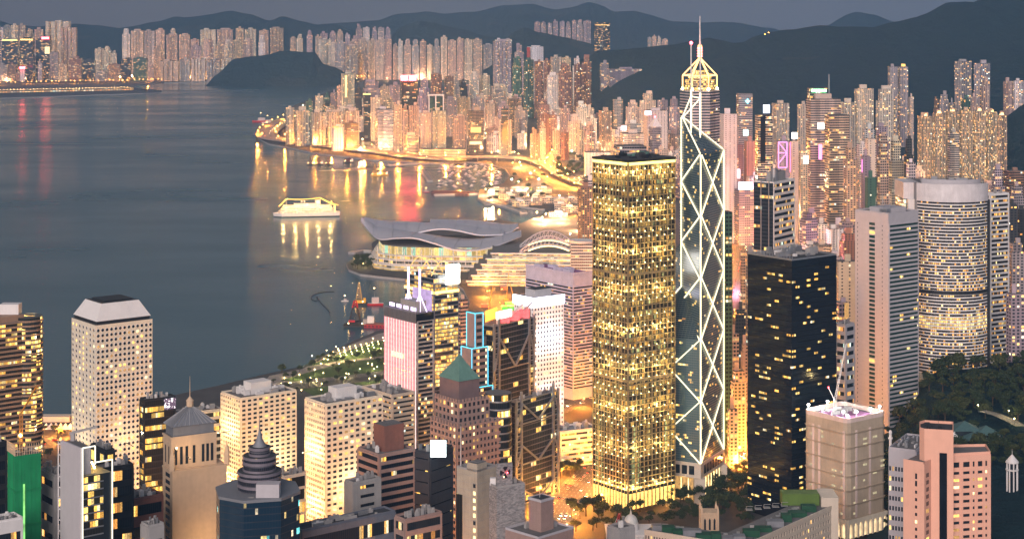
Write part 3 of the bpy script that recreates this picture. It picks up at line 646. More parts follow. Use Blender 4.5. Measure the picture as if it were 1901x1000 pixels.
# ---- the close fabric between: streets of smaller blocks
SKY = [(530, 212), (640, 180), (740, 165), (860, 160), (900, 150), (950, 135), (1010, 140), (1060, 145), (1100, 195), (1130, 212), (1200, 215), (1260, 228), (1350, 280),
       (1400, 310), (1450, 285), (1500, 290), (1560, 275), (1620, 280), (1700, 300), (1720, 335), (1900, 345)]
def lerp_tab(T, x):
    for (a, b), (c, d) in zip(T, T[1:]):
        if a <= x <= c: return b + (d - b) * (x - a) / (c - a)
    return T[-1][1]
def in_poly(x, y, P):
    c = False
    for i in range(len(P)):
        a, b = P[i], P[i - 1]
        if (a.y > y) != (b.y > y) and x < (b.x - a.x) * (y - a.y) / (b.y - a.y) + a.x: c = not c
    return c
COAST = [gp(x, y, 3.5) for x, y in ISLAND] + [Vector((-700, 9300, 0)), Vector((9000, 9300, 0)), Vector((9000, 1290, 0)), Vector((-900, 1290, 0))]
RW = [(p, 24) for c in ROADS.values() for p in c]
def infill(group, where, x0, x1, Y0, Y1, n, codes, hs, ws, plans='bbbxv', skip=None):
    got = []
    for _ in range(n * 40):
        if len(got) >= n: break
        Y = rnd.uniform(Y0, Y1); px = rnd.uniform(x0, x1); X = (px - CX) * Y / F
        w = rnd.uniform(*ws); h = rnd.uniform(*hs)
        if skip and skip(px, Y): continue
        if not free(X, Y, w * .6) or not in_poly(X, Y - w, COAST) or not in_poly(X - w, Y, COAST): continue
        if any((p.x - X) ** 2 + (p.y - Y) ** 2 < (q + w * .5) ** 2 for p, q in RW): continue
        yt = (H - h) * F / Y; yt = max(yt, lerp_tab(SKY, px) + rnd.uniform(0, 22))
        hp = w * F / Y / 2; code = rnd.choice(codes)
        o, what = tower(px - hp, px + hp, yt, Y - w * .4, code, rnd.choice(plans), rot=rnd.choice((.22, .3, .4, .12, -.3)), push=False, vary=True)
        got.append((px, what, o))
    got.sort(key=lambda t: t[0])
    words = ['at the left end of', 'left of the middle of', 'near the middle of', 'right of the middle of', 'at the right end of']
    from collections import defaultdict
    by = defaultdict(list)
    for g in got: by[g[1]].append(g)
    for what, L in by.items():
        for i, (px, w_, o) in enumerate(L):
            tag(o, what + (', ' + rank(i, len(L), '') if len(L) > 1 else '').rstrip() + ' in ' + where, 'building', group)
infill('blocks of the harbour point', 'the crowded harbour point', 590, 960, 5100, 7000, 52, ['p1', 'c1', 'm1', 'p3', 'c2', 'gq', 'bq', 'p1', 't1', 'dk'], (45, 125), (26, 42))
infill('blocks below the wooded hill', 'the blocks below the wooded hill', 905, 1110, 4700, 6200, 40, ['p1', 'c1', 'c3', 'p3', 'w1', 'p2', 'gq', 'r1'], (40, 110), (24, 38))
infill('blocks behind the gold lit tower', 'the blocks behind the gold tower', 1040, 1270, 3500, 4650, 46, ['c1', 'p1', 'w1', 'co', 'c3', 'wq', 'p1', 'mq'], (35, 105), (22, 38), skip=lambda px, Y: px < 1135 and 3500 < Y < 4600)
infill('blocks of the right district', 'the dense right district', 1385, 1590, 2000, 3300, 62, ['c1', 'p1', 'w1', 'gq', 'mq', 'co', 'tq', 'dq', 'r1', 'g1', 'p3', 'wx'], (35, 95), (17, 30))
infill('blocks beside the grey hotel', 'the blocks above the grey slab', 1590, 1715, 2100, 3700, 34, ['c1', 'p1', 'w1', 'gq', 'mq', 'tq', 'c3', 'p2'], (35, 95), (17, 30))
infill('blocks below the gold estate', 'the blocks below the gold estate', 1700, 1905, 2500, 3700, 18, ['g1', 'm1', 'dq', 'bq', 'p1'], (22, 50), (20, 34))
infill('far blocks under the mountain', 'the blocks under the mountain', 1380, 1720, 3350, 4300, 30, ['c1', 'p1', 'w1', 'c2', 'p3', 'c3'], (50, 120), (24, 36))
# materials
M['band'] = facade('band_glass', 1.5, 50, .93, 1.0, .22, 1.1, run=2, glass=(.015, .022, .03), wall=(.05, .045, .04), inner=1.5)
M['band_gold'] = facade('band_glass_gold', 1.6, 50, .92, 1.0, .34, 1.2, run=3, pal=GOLD, glass=(.02, .02, .018), wall=(.05, .045, .04), inner=1.5)
M['band_dark'] = facade('band_glass_dark', 1.4, 50, .94, 1.0, .12, 1.1, run=3, glass=(.008, .012, .018), pal=GOLD, wall=(.05, .045, .04), inner=1.5)
M['band_green'] = facade('band_glass_green', 1.6, 50, .93, 1.0, .06, 1.6, run=3, pal=GOLD, glass=(.012, .05, .042), wall=(.05, .045, .04), inner=1.5)
M['band_bright'] = facade('band_glass_bright', 1.8, 50, .94, 1.0, .8, 1.7, run=2, pal=GOLD, glass=(.03, .03, .02), wall=(.05, .045, .04), inner=1.5)
M['ckc'] = facade('gold_tower_glass', 1.45, 50, .90, 1.0, .70, .5, pal=[(0, (1, .48, .07)), (.35, (1, .60, .12)), (.7, (1, .70, .20)), (.9, (.8, .95, .4))], glass=(.012, .014, .012), wall=(.22, .16, .08), run=2, dim=.02, floorlit=.75)
M['boc'] = facade('braced_tower_glass', 1.5, 1.95, .86, .72, .07, 1.2, pal=GOLD, glass=(.075, .13, .14), wall=(.12, .15, .15), run=2, rough=.3)
M['sand'] = plain('sandstone', (.58, .43, .29), .85, var=.15, scale=.3)
M['granite'] = plain('brown_granite', (.30, .19, .125), .6, var=.18, scale=.3)
M['rose'] = plain('rose_granite', (.32, .22, .19), .7, var=.18, scale=.3)
M['pinkwall'] = plain('salmon_wall', (.78, .43, .31), .75, var=.10, scale=.2)
M['lilac'] = plain('lilac_grey_cladding', (.46, .44, .46), .6, var=.10, scale=.2)
M['ivory'] = plain('ivory_tiles', (.74, .66, .52), .65, var=.08, scale=.3)
M['bronze'] = plain('bronze_mullion', (.30, .24, .15), .45, .5, var=.15)
M['verdigris'] = plain('verdigris_copper', (.13, .26, .22), .6, .2, var=.25, scale=.3)
M['slate'] = plain('grey_slate_roof', (.22, .23, .25), .6, .3, var=.15, scale=.3)
M['net_green'] = plain('green_netting', (.01, .22, .08), .9, var=.35, scale=.12)
M['net_tan'] = plain('tan_netting', (.46, .37, .27), .9, var=.25, scale=.12)
M['brick'] = plain('red_brick', (.22, .10, .075), .85, var=.2, scale=.4)
M['facade_lamp'] = glow('facade_lamp', (1, .72, .28), 5)
M['rim_light'] = glow('rim_light', (1, .80, .18), 1.6)
M['boc_roof'] = facade('sloping_glass_roof', 3, 1.6, .95, .75, .02, 1, glass=(.03, .055, .065), wall=(.16, .19, .19), rough=.3)
M['mast_lit'] = plain('white_mast', (.75, .72, .70), .5)
M['spire_bands'] = facade('striped_glass', 3.0, 4.2, .98, .52, .07, 1.8, glass=(.02, .035, .05), run=3)
M['gold_steps'] = facade('lit_setback_glass', 2.2, 3.2, .9, .6, .8, 2.2, pal=GOLD)
M['orange_frame'] = glow('orange_frame', (1, .50, .15), 2.0)
# ================================================================ the near towers
A52 = R(52)          # the street grid of the business district, turned from the line of sight
rn = random.Random(5)
class Face:
    def __init__(s, p, q, out):
        s.p = Vector((p[0], p[1], 0)); e = Vector((q[0] - p[0], q[1] - p[1], 0)); s.w = e.length; s.d = e.normalized()
        s.n = Vector((s.d.y, -s.d.x, 0))
        if s.n.dot(s.p - Vector((out[0], out[1], 0))) < 0: s.n = -s.n
    def pt(s, u, z, off=0): v = s.p + s.d * u + s.n * off; return Vector((v.x, v.y, z))
    def slab(s, mb, u0, u1, z0, z1, off, dep, m=0):       # a box lying on the face
        return mb.box(s.pt(u0, z0, off), s.d * (u1 - u0), s.n * dep, (0, 0, z1 - z0), m)
    def sheet(s, mb, u0, u1, z0, z1, off, m=0):
        return mb.poly([s.pt(u0, z0, off), s.pt(u1, z0, off), s.pt(u1, z1, off), s.pt(u0, z1, off)], m, [(u0, z0), (u1, z0), (u1, z1), (u0, z1)])
class Box3:
    """plan of a building given by the columns of its left, front and right corners, the front corner Y away"""
    def __init__(s, xl, xm, xr, Y, a=A52):
        s.Y = Y; Xc = (xm - CX) * Y / F; s.C = (Xc, Y)
        def run(px, dx, dy):
            t = (px - CX) / F; return (t * Y - Xc) / (dx - t * dy)
        dl = (-math.cos(a), math.sin(a)); dr = (math.sin(a), math.cos(a)); s.dl, s.dr = dl, dr
        s.wl, s.wr = run(xl, *dl), run(xr, *dr)
        s.L = (Xc + dl[0] * s.wl, Y + dl[1] * s.wl); s.R = (Xc + dr[0] * s.wr, Y + dr[1] * s.wr)
        s.B = (s.L[0] + dr[0] * s.wr, s.L[1] + dr[1] * s.wr)
        s.O = ((s.L[0] + s.R[0]) / 2, (s.L[1] + s.R[1]) / 2)
        s.poly = [s.C, s.R, s.B, s.L]
        s.fl = Face(s.L, s.C, s.O); s.fr = Face(s.C, s.R, s.O); s.faces = [s.fl, s.fr]
        FOOT.append((s.O[0], s.O[1], max(s.wl, s.wr) * .55))
    def scaled(s, k, sh=(0, 0)): return [(s.O[0] + (p[0] - s.O[0]) * k + sh[0], s.O[1] + (p[1] - s.O[1]) * k + sh[1]) for p in s.poly]
    def at(s, u, v):   # u along left face from front corner, v along right face, in 0..1
        return (s.C[0] + s.dl[0] * s.wl * u + s.dr[0] * s.wr * v, s.C[1] + s.dl[1] * s.wl * u + s.dr[1] * s.wr * v)
    def sub(s, u0, u1, v0, v1): return [s.at(u0, v0), s.at(u0, v1), s.at(u1, v1), s.at(u1, v0)]
PANE = {}
def panes(th, specs, name='window', mats=None):
    """window panes: the hundred largest in view are parts, the rest are one part"""
    b = wloc(th)
    def seen(sp):
        f, u0, u1, z0, z1, m = sp; p = f.pt(u0, z0); q = f.pt(u1, z0)
        vis = max(0.02, abs(q.x / q.y - p.x / p.y)) * (z1 - z0) / p.y
        y = (H - z1) * F / p.y; return (-1 if y > 1000 else 0, round(vis * 1e7), z1)
    specs = sorted(specs, key=seen, reverse=True)
    for f, u0, u1, z0, z1, m in specs[:100]:
        key = (round(u1 - u0, 2), round(z1 - z0, 2), round(f.d.x, 3), m)
        if key not in PANE:
            w = f.d * (u1 - u0); h = Vector((0, 0, z1 - z0))
            PANE[key] = MB().poly([(0, 0, 0), w, w + h, h], 0, [(0, 0), (u1 - u0, 0), (u1 - u0, z1 - z0), (0, z1 - z0)]).mesh(name, M[m])
        part(name, PANE[key], th, f.pt(u0, z0, .03) - b)
    rest = specs[100:]
    if rest:
        ms = sorted({r[5] for r in rest}); mb = MB()
        for f, u0, u1, z0, z1, m in rest: f.sheet(mb, u0, u1, z0, z1, .03, ms.index(m))
        mb.build(name, [M[m] for m in ms], th)['kind'] = 'stuff'
def pick(lit, warm=.7):
    if rn.random() > lit: return 'pane'
    r = rn.random(); return 'lit_d' if r < .38 else ('lit_y' if r < .38 + .62 * warm else 'lit_w')
def grid_face(mb, f, z0, z1, nc, nr, wx, wy, dep=.7, m=0, edge=.0):
    """piers and spandrels proud of the glass; returns the openings"""
    cw = (f.w - 2 * edge) / nc; ch = (z1 - z0) / nr; out = []
    zs = []
    for j in range(nr):
        a = z0 + j * ch; b0 = a + ch * (1 - wy) / 2; b1 = b0 + ch * wy; zs.append((b0, b1))
    prev = z0
    for b0, b1 in zs + [(z1, z1)]:
        if b0 - prev > .02: f.slab(mb, 0, f.w, prev, b0, 0, dep, m)
        prev = b1
    for b0, b1 in zs:
        pu = 0
        for i in range(nc):
            u0 = edge + i * cw + cw * (1 - wx) / 2; u1 = u0 + cw * wx
            f.slab(mb, pu, u0, b0, b1, 0, dep - .04, m); pu = u1; out.append((f, u0, u1, b0, b1, i, nr - 1 - zs.index((b0, b1))))
        f.slab(mb, pu, f.w, b0, b1, 0, dep - .04, m)
    return out
def bands(th, faces, z0, z1, n, frac, mat, mwall, dep=.6, ends=1.2, limit=100):
    """ribbon windows: a part for every storey of every face; wall bands proud of them"""
    b = wloc(th); ch = (z1 - z0) / n; wall = MB(); cnt = 0; st = MB()
    for f in faces:
        bm = MB(); d = f.d * (f.w - 2 * ends); h = Vector((0, 0, ch * frac)); l = d.length
        me = bm.poly([(0, 0, 0), d, d + h, h], 0, [(0, 0), (l, 0), (l, 3), (0, 3)]).mesh('window_band', M[mat])
        prev = z0
        for j in range(n):
            a = z0 + j * ch + ch * (1 - frac) / 2
            f.slab(wall, 0, f.w, prev, a, 0, dep); prev = a + ch * frac
            f.slab(wall, 0, ends, a, prev, 0, dep - .03); f.slab(wall, f.w - ends, f.w, a, prev, 0, dep - .03)
            part('window_band', me, th, f.pt(ends, a, .03) - b)
        f.slab(wall, 0, f.w, prev, z1, 0, dep)
    wall.build('wall', mwall, th)
def roof_kit(th, bx, z, n, mat='grey', hmax=6, lo=.12, hi=.88, par=1.2, pm=None):
    """parapet and plant on a roof"""
    if par:
        mb = MB(); P = bx.poly
        for i in range(4):
            p, q = Vector((*P[i], z)), Vector((*P[(i + 1) % 4], z)); c = Vector((*bx.O, z)); nrm = (c - (p + q) / 2).normalized() * .5
            mb.box(p, (q - p) * .985, nrm, (0, 0, par))
        mb.build('parapet', M[pm or mat], th)
    used = []
    for k in range(n):
        for _ in range(12):
            u, v = rn.uniform(lo, hi), rn.uniform(lo, hi); du, dv = rn.uniform(.04, .13), rn.uniform(.05, .14)
            if u + du > hi + .06 or v + dv > hi + .06: continue
            if all(u > a + c + .01 or a > u + du + .01 or v > b + d + .01 or b > v + dv + .01 for a, b, c, d in used): break
        else: continue
        used.append((u, v, du, dv)); h = rn.uniform(.25, 1) * hmax
        mb = MB(); mb.prism(bx.sub(u, u + du, v, v + dv), z, z + h)
        if rn.random() < .5: q = bx.at(u + du / 2, v + dv / 2); mb.cyl(q, .9, .9, z + h, z + h + .8, 8)
        mb.build('roof_unit', M[rn.choice([mat, mat, 'grey', 'steel', 'white'])], th)
def body(name, label, bx, yt, cat='building', group=None, zb=None, mat='pane', roof='roof', zt_=None, inset=0):
    zb = gz(bx.Y) if zb is None else zb
    z1 = zt(yt, bx.Y) if zt_ is None else zt_
    th = thing(name, (*bx.O, zb), label, cat, group)
    MB().prism(bx.poly, zb, z1, 0, 1).build('core', [M[mat], M[roof]], th)
    return th, zb, z1

# ---- 1  the gold lit square tower
def gold_tower():
    bx = Box3(1101, 1166, 1253, 1414); z0, z1 = 9.0, zt(301, 1414)
    th = thing('gold_tower', (*bx.O, z0), 'tall square tower covered in a grid of gold lights beside the white braced tower', 'skyscraper')
    MB().prism(bx.poly, z0, z1, 0, 1).build('core', [M['black_glass'], M['roof_dark']], th)
    b = wloc(th); n = 62; zz = z0 + 16; ch = (z1 - 3 - zz) / n; lim = 0; rest = MB()
    for fi, f in enumerate(bx.faces):
        d = f.d * f.w; h = Vector((0, 0, ch * .72))
        me = MB().poly([(0, 0, 0), d, d + h, h], 0, [(0, 0), (f.w, 0), (f.w, 3), (0, 3)]).mesh('window_band', M['ckc'])
        for j in range(n - 1, -1, -1):
            z = zz + j * ch + ch * .2
            if lim < 100 and (j > 11 or fi == 0 and j > 11): part('window_band', me, th, f.pt(0, z, .05) - b); lim += 1
            else: f.sheet(rest, 0, f.w, z, z + ch * .72, .05)
    rest.build('window_band', M['ckc'], th)['kind'] = 'stuff'
    sp, mu = MB(), MB(); lamps = []
    for f in bx.faces:
        nb = 12
        for j in range(n + 1): f.slab(sp, 0, f.w, zz + j * ch - .35, zz + j * ch + .35, .06, .45)
        for j in (0, 1, 2): f.slab(sp, 0, f.w, zz + j * 20.5 * ch, zz + j * 20.5 * ch + 1.6, .55, .1)
        for i in range(nb + 1):
            u = f.w * i / nb; big = i % 2 == 0; f.slab(mu, max(0, u - (.3 if big else .12)), min(f.w, u + (.3 if big else .12)), z0 + (14 if i % 2 else 0), z1 - 1, .07, .72 if big else .6)
        for j in range(0, n, 3):
            for i in range(1, nb, 2): lamps.append((f, f.w * i / nb, zz + j * ch + 1.0))
            if j % 2 == 0:
                for i in range(2, nb, 2): lamps.append((f, f.w * i / nb, zz + j * ch + ch * 1.3))
    sp.build('spandrels', M['bronze'], th); mu.build('mullions', M['bronze'], th)
    lamps.sort(key=lambda l: -l[2]); lm = MB().ball((0, 0, 0), .44, 6).mesh('facade_lamp', M['facade_lamp']); rest = MB()
    for f, u, z in lamps[:100]: part('facade_lamp', lm, th, f.pt(u, z, 1.3) - b)
    for f, u, z in lamps[100:]: rest.ball(f.pt(u, z, 1.3), .44, 6)
    rest.build('facade_lamp', M['facade_lamp'], th)['kind'] = 'stuff'
    for f in bx.faces:
        for k in range(9):
            for u in (.25, .75):
                l = bpy.data.lights.new('facade_wash', 'SPOT'); l.energy = 9000; l.color = (1, .66, .20); l.shadow_soft_size = 1; l.spot_size = R(155); l.spot_blend = .6; lo = bpy.data.objects.new('facade_wash', l); COL.objects.link(lo); lo.parent = th; lo.location = f.pt(f.w * u, 24 + k * 31, 9) - b; lo.rotation_euler = (-f.n).to_track_quat('-Z', 'Z').to_euler()  # added spots off the face, gilding the bronze grid for its lamps
    rim = MB()
    for f in bx.faces: f.slab(rim, .5, f.w - .5, z1 - 2.6, z1 - .6, .1, .8)
    rim.build('lit_rim', M['rim_light'], th)
    rf = MB(); rf.prism(bx.scaled(1.03), z1, z1 + 1.6, 0, 1); rf.build('roof', [M['dark'], M['roof_dark']], th)
    lob = MB()
    for f in bx.faces:
        for i in range(12): f.sheet(lob, f.w * i / 12 + .5, f.w * (i + 1) / 12 - .5, z0 + .5, z0 + 13, .05)
    lob.build('lobby_glass', M['lit_y'], th)
    for k in range(26):
        u, v = rn.uniform(.06, .86), rn.uniform(.06, .86)
        MB().prism(bx.sub(u, u + rn.uniform(.03, .12), v, v + rn.uniform(.03, .12)), z1 + 1.6, z1 + 1.6 + rn.uniform(.6, 3.2)).build('roof_unit', M[rn.choice(['dark', 'verdigris', 'roof_dark'])], th)
gold_tower()

# ---- 2  the white braced tower with the sloping glass top
def braced_tower():
    Y = 1454; b = R(27); Xc = (1300 - CX) * Y / F; s52 = 52.4
    C = Vector((Xc, Y, 0)); rt = Vector((math.sin(b), math.cos(b), 0)) * s52; lf = Vector((-math.cos(b), math.sin(b), 0)) * s52
    Rt, L, B = C + rt, C + lf, C + rt + lf; O = (C + B) / 2
    base = 36.0; zs = [base + 52.4 * k * .945 for k in range(6)]; m = zs[1] - zs[0]
    th = thing('braced_tower', (O.x, O.y, 8), 'slender glass tower outlined by bright white zigzag bracing with two masts', 'skyscraper')
    def prism(name, P, zlow, zhigh, sl):   # triangular quadrant: two outer corners, centre higher
        (p, q) = P; mb = MB(); w = (q - p).length; hw = (O - p).length
        mb.poly([p + Vector((0, 0, base)), q + Vector((0, 0, base)), q + Vector((0, 0, zlow)), p + Vector((0, 0, zlow))], 0, [(0, base), (w, base), (w, zlow), (0, zlow)])
        for A, Bp in ((q, O), (O, p)):
            zA = zlow if A is not O else zhigh; zB = zlow if Bp is not O else zhigh
            mb.poly([A + Vector((0, 0, base)), Bp + Vector((0, 0, base)), Bp + Vector((0, 0, zB)), A + Vector((0, 0, zA))], 0, [(0, base), (hw, base), (hw, zB), (0, zA)])
        mb.poly([p + Vector((0, 0, zlow)), q + Vector((0, 0, zlow)), O + Vector((0, 0, zhigh))], 1, [(0, 0), (w, 0), (w / 2, 40)])
        mb.build(name, [M['boc'], M['boc_roof']], th)
    t5, t2 = zs[5], zs[2]
    prism('tall_shaft', (C, Rt), t5, t5 + 28, 0)
    prism('low_shaft', (L, C), t2, t2 + m * .75, 0)
    prism('rear_shaft', (Rt, B), zs[3], zs[3] + 26, 0)
    prism('rear_shaft', (B, L), zs[1], zs[1] + 26, 0)
    # lit bracing, half a metre proud of the glass
    nr = Vector((math.cos(b), -math.sin(b), 0)) * .7; nl = Vector((-math.sin(b), -math.cos(b), 0)) * .7
    oc = (O - C); nc = Vector((oc.y, -oc.x, 0)).normalized()
    if nc.x > 0: nc = -nc
    nc *= .7; w = .75
    def bar(p, q, wd=w): MB().beam(p, q, wd).build('lit_brace', M['brace_light'], th)
    V = lambda P, z, n: P + n + Vector((0, 0, z))
    for k in range(5):
        bar(V(C, zs[k], nr), V(Rt, zs[k + 1], nr)); bar(V(Rt, zs[k], nr), V(C, zs[k + 1], nr * 1.9))
    for k in range(2):
        bar(V(C, zs[k], nl), V(L, zs[k + 1], nl)); bar(V(L, zs[k], nl), V(C, zs[k + 1], nl * 1.9))
    for k in range(2, 5):
        bar(V(C, zs[k], nc), V(O, zs[k] + m / 2, nc)); bar(V(O, zs[k] + m / 2, nc), V(C, zs[k + 1], nc))
    cn = (nr + nl) * .8
    bar(V(C, base, cn), V(C, t5, cn), 1.05); bar(V(Rt, base, nr), V(Rt, t5, nr), .85); bar(V(O, t2 + m * .75, nc), V(O, t5 + 28, nc), .85); bar(V(L, base, nl), V(L, t2, nl))
    up = Vector((0, 0, .9))
    bar(V(C, t5, up), V(O, t5 + 28, up)); bar(V(Rt, t5, up), V(O, t5 + 28, up)); bar(V(L, t2, up), V(O, t2 + m * .75, up + nl))
    # masts on a lit frame
    mL, mR = at(1283, 80, 1475), at(1300, 76, 1478)
    for p, zb_ in ((mL, t5 + 20), (mR, t5 + 14)):
        q = Vector((p.x, p.y, zb_)); mid = q + (p - q) * .45
        o = MB().tube([q, mid], .8, 8).build('mast', M['brace_light'], th)
        MB().tube([mid, p], .55, 8).build('mast_tip', M['mast_lit'], o)
    MB().ball(mL, 1.3, 8).build('red_lamp', M['red_light'], th)
    fr = MB(); a0 = Vector((mL.x, mL.y, t5 + 16)); a1 = Vector((mR.x, mR.y, t5 + 12)); top = O + Vector((0, 0, t5 + 27))
    for p, q in ((top, a1 + Vector((0, 0, 32))), (a1 + Vector((0, 0, 32)), a1), (a0 + Vector((0, 0, 30)), a1 + Vector((0, 0, 32))), (top, a0 + Vector((0, 0, 30))), (a0, a0 + Vector((0, 0, 30)))): fr.beam(p, q, .8)
    fr.build('mast_frame', M['brace_light'], th)
    # stone base
    bs = MB(); P = [(p.x, p.y) for p in (C, Rt, B, L)]; k = 1.03
    bs.prism([(O.x + (x - O.x) * k, O.y + (y - O.y) * k) for x, y in P], 24, base, 0)
    for p in (C, Rt, B, L):
        q = O + (p - O) * .95; bs.prism([(q.x - 4.5, q.y - 4.5), (q.x + 4.5, q.y - 4.5), (q.x + 4.5, q.y + 4.5), (q.x - 4.5, q.y + 4.5)], 4, 24)
    bs.build('stone_base', M['cream'], th)
    MB().prism([(O.x + (x - O.x) * .86, O.y + (y - O.y) * .86) for x, y in P], 4, 24).build('lobby', M['lit_d'], th)
    for f in (Face(L, C, O), Face(C, Rt, O)):
        for i in range(7):
            if f.d.x > 0 and abs(f.d.x) > .7 or True:
                u = 6 + i * 6.2
                mb = MB(); f.slab(mb, u, u + 4.4, 26.5, 33.5, .9, .3); mb.build('base_window', M['pane'], th)
                mb = MB(); f.slab(mb, u + 5.0, u + 5.6, 8, 23, .1, .6); mb.build('lit_column', M['lit_w'], th)
braced_tower()

# ---- 3  the tall spired tower behind
def spired_tower():
    Y = 2700; bx = [(1262, 0), (1282, -30), (1318, -30), (1336, 0), (1318, 40), (1280, 40)]
    P = [((x - CX) * (Y + d) / F, Y + d) for x, d in bx]; O = (sum(p[0] for p in P) / 6, sum(p[1] for p in P) / 6); FOOT.append((*O, 45))
    th = thing('spired_tower', (*O, 3.5), 'very tall striped tower with a lit pyramid frame and long spire behind the braced tower', 'skyscraper')
    sc = lambda k: [(O[0] + (x - O[0]) * k, O[1] + (y - O[1]) * k) for x, y in P]
    z1 = zt(167, Y)
    MB().prism(P, 3.5, z1, 0, 1).build('shaft', [M['spire_bands'], M['roof']], th, color=(.52, .50, .50))
    zz = z1
    for k, y in ((.86, 157), (.74, 148), (.58, 139), (.42, 131)):
        o = MB().prism(sc(k), zz, zt(y, Y), 0, 1).build('lit_setback', [M['gold_steps'], M['roof']], th, color=(.5, .42, .3)); zz = zt(y, Y)
    fr = MB(); Q = [Vector((*p, z1)) for p in sc(.86)]; top = Vector((*O, zt(107, Y))); T = [Vector((*p, zt(140, Y))) for p in sc(.86)]
    for i in range(6):
        fr.beam(Q[i], T[i], 1.6); fr.beam(T[i], T[(i + 1) % 6], 1.4); fr.beam(T[i], top, 1.6)
    fr.build('pyramid_frame', M['orange_frame'], th)
    m = MB().tube([top, Vector((*O, zt(84, Y)))], 3.2, 8).build('lit_mast_base', M['orange_frame'], th)
    for y in (89, 94, 99, 104): MB().cyl(O, 3.8, 3.8, zt(y + 1.5, Y), zt(y, Y), 10).build('red_lamp', M['red_light'], m)
    MB().cyl(O, 1.5, .5, zt(84, Y), zt(30, Y), 8).build('spire', M['mast_lit'], th)
    for i in (0, 1, 2, 3): MB().ball(Q[i] + Vector((0, 0, 2)), 2.2, 8).build('corner_lamp', M['bulb_warm'], th)
spired_tower()
# materials
M['arch_gold'] = glow('arch_gold', (1, .55, .14), .8, .6, .15)
M['band_curve'] = facade('curved_glass', 1.5, 4.3, .92, .9, .34, 1.8, pal=GOLD, run=3, glass=(.02, .025, .025), wall=(.05, .045, .04))
M['tube_white'] = glow('tube_white', (1, .66, .60), .85); M['tube_pink'] = glow('tube_pink', (1, .30, .32), .8)
M['violet_light'] = glow('violet_light', (.78, .60, 1), 1.2)
M['curtain_bright'] = facade('pink_lit_glass', 2.4, 4, .9, .5, .5, .30, pal=[(0, (1, .45, .4)), (.5, (1, .7, .5)), (.8, (1, .6, .6))], glass=(.08, .05, .05), wall=(.25, .2, .2))
M['band_bright2'] = facade('gold_office_glass', 1.8, 50, .94, 1.0, .65, 1.1, run=4, pal=GOLD, glass=(.02, .03, .04), wall=(.05, .045, .04)); M['blue_steel'] = plain('blue_grey_panel', (.16, .18, .22), .5, .3)
M['led_dazzle'] = glow('led_dazzle', (1, .95, .86), 7); M['violet_dim'] = glow('violet_dim', (.6, .42, .75), .45, .5, .2)
M['cyan_neon'] = glow('cyan_neon', (.08, .70, 1), 1.3)
M['truss_glass'] = facade('truss_glass', 2.2, 4.2, .92, .80, .12, 1.8, pal=GOLD, run=3, glass=(.02, .026, .03), wall=(.16, .16, .17))
M['orange_led'] = glow('orange_led', (1, .30, .03), 1.4); M['led_blur'] = glow('led_pale', (1, .80, .66), 2.5); M['red_lit'] = glow('red_lit_panel', (1, .10, .10), .9, .6, .3); M['edge_lamp'] = glow('edge_lamp', (1, .88, .78), 2.5)
M['crown_light'] = glow('crown_light', (.84, .82, 1), 2.2)
M['mauve_fin'] = plain('mauve_panel', (.62, .56, .68), .6, .1); M['violet_roof'] = plain('plum_roof', (.30, .13, .26), .9); M['fin_wall'] = tinted('fin_wall')  # mauve panel colour includes the purple light on that block
M['rose_dark'] = plain('dark_rose_stone', (.17, .12, .12), .7)
M['band_curve2'] = facade('curved_dark_glass', 1.5, 6, .92, .88, .22, 1.8, pal=GOLD, run=4, glass=(.015, .02, .022), wall=(.05, .045, .04))
# ---- 4  the tower of round windows
def porthole_tower():
    bx = Box3(133, 178, 283, 1350); th, z0, z1 = body('porthole_tower', 'beige tower covered in round windows under a pale cut pyramid roof', bx, 604, 'skyscraper', mat='ivory', zb=6)
    wall = MB(); specs = []; n = 36; ch = (z1 - 2 - 20) / n
    K = [(math.cos(2 * math.pi * i / 14), math.sin(2 * math.pi * i / 14)) for i in range(14)]
    for f, nc in ((bx.fl, 7), (bx.fr, 13)):
        cw = f.w / nc
        for j in range(n):
            z = 20 + j * ch + ch / 2
            for i in range(nc): specs.append((f, (i + .5) * cw, z))
        for j in range(n + 1): f.slab(wall, 0, f.w, 20 + j * ch - .12, 20 + j * ch + .12, 0, .14)
    wall.build('joint_bands', M['ivory'], th)
    specs.sort(key=lambda s: (-s[2] // 40, s[0] is bx.fl)); b = wloc(th); cache = {}; rest = {}
    rim = MB()
    for c, (f, u, z) in enumerate(specs):
        m = pick(.26); r = 1.12
        vec = lambda rr, off: [f.pt(u + rr * x, z + rr * y, off) for x, y in K]
        a, o2 = vec(r + .22, .05), vec(r, .28)
        for i in range(14): rim.poly([a[i], a[(i + 1) % 14], o2[(i + 1) % 14], o2[i]])
        if c < 100:
            k = (f, m)
            if k not in cache:
                mb = MB(); mb.poly([f.d * (r * x) + Vector((0, 0, r * y)) for x, y in K]); cache[k] = mb.mesh('round_window', M[m])
            part('round_window', cache[k], th, f.pt(u, z, .12) - b)
        else: rest.setdefault(m, []).append(vec(r, .12))
    mb = MB(); ks = sorted(rest)
    for m in ks:
        for p in rest[m]: mb.poly(p, ks.index(m))
    mb.build('round_window', [M[m] for m in ks], th)['kind'] = 'stuff'
    rim.build('window_rims', M['white'], th)
    MB().prism(bx.scaled(.93), z1, z1 + 2.6, 0).build('dark_gallery', M['dark'], th)
    a, t = bx.scaled(.96), bx.scaled(.66); mb = MB(); mb.prism(a, z1 + 2.6, z1 + 14.5, 0, 1, True, t); mb.build('pyramid_roof', [M['white'], M['roof_dark']], th)
    MB().prism(bx.scaled(.5), z1 + 14.5, z1 + 15.8, 0).build('roof_plant', M['dark'], th)
porthole_tower()

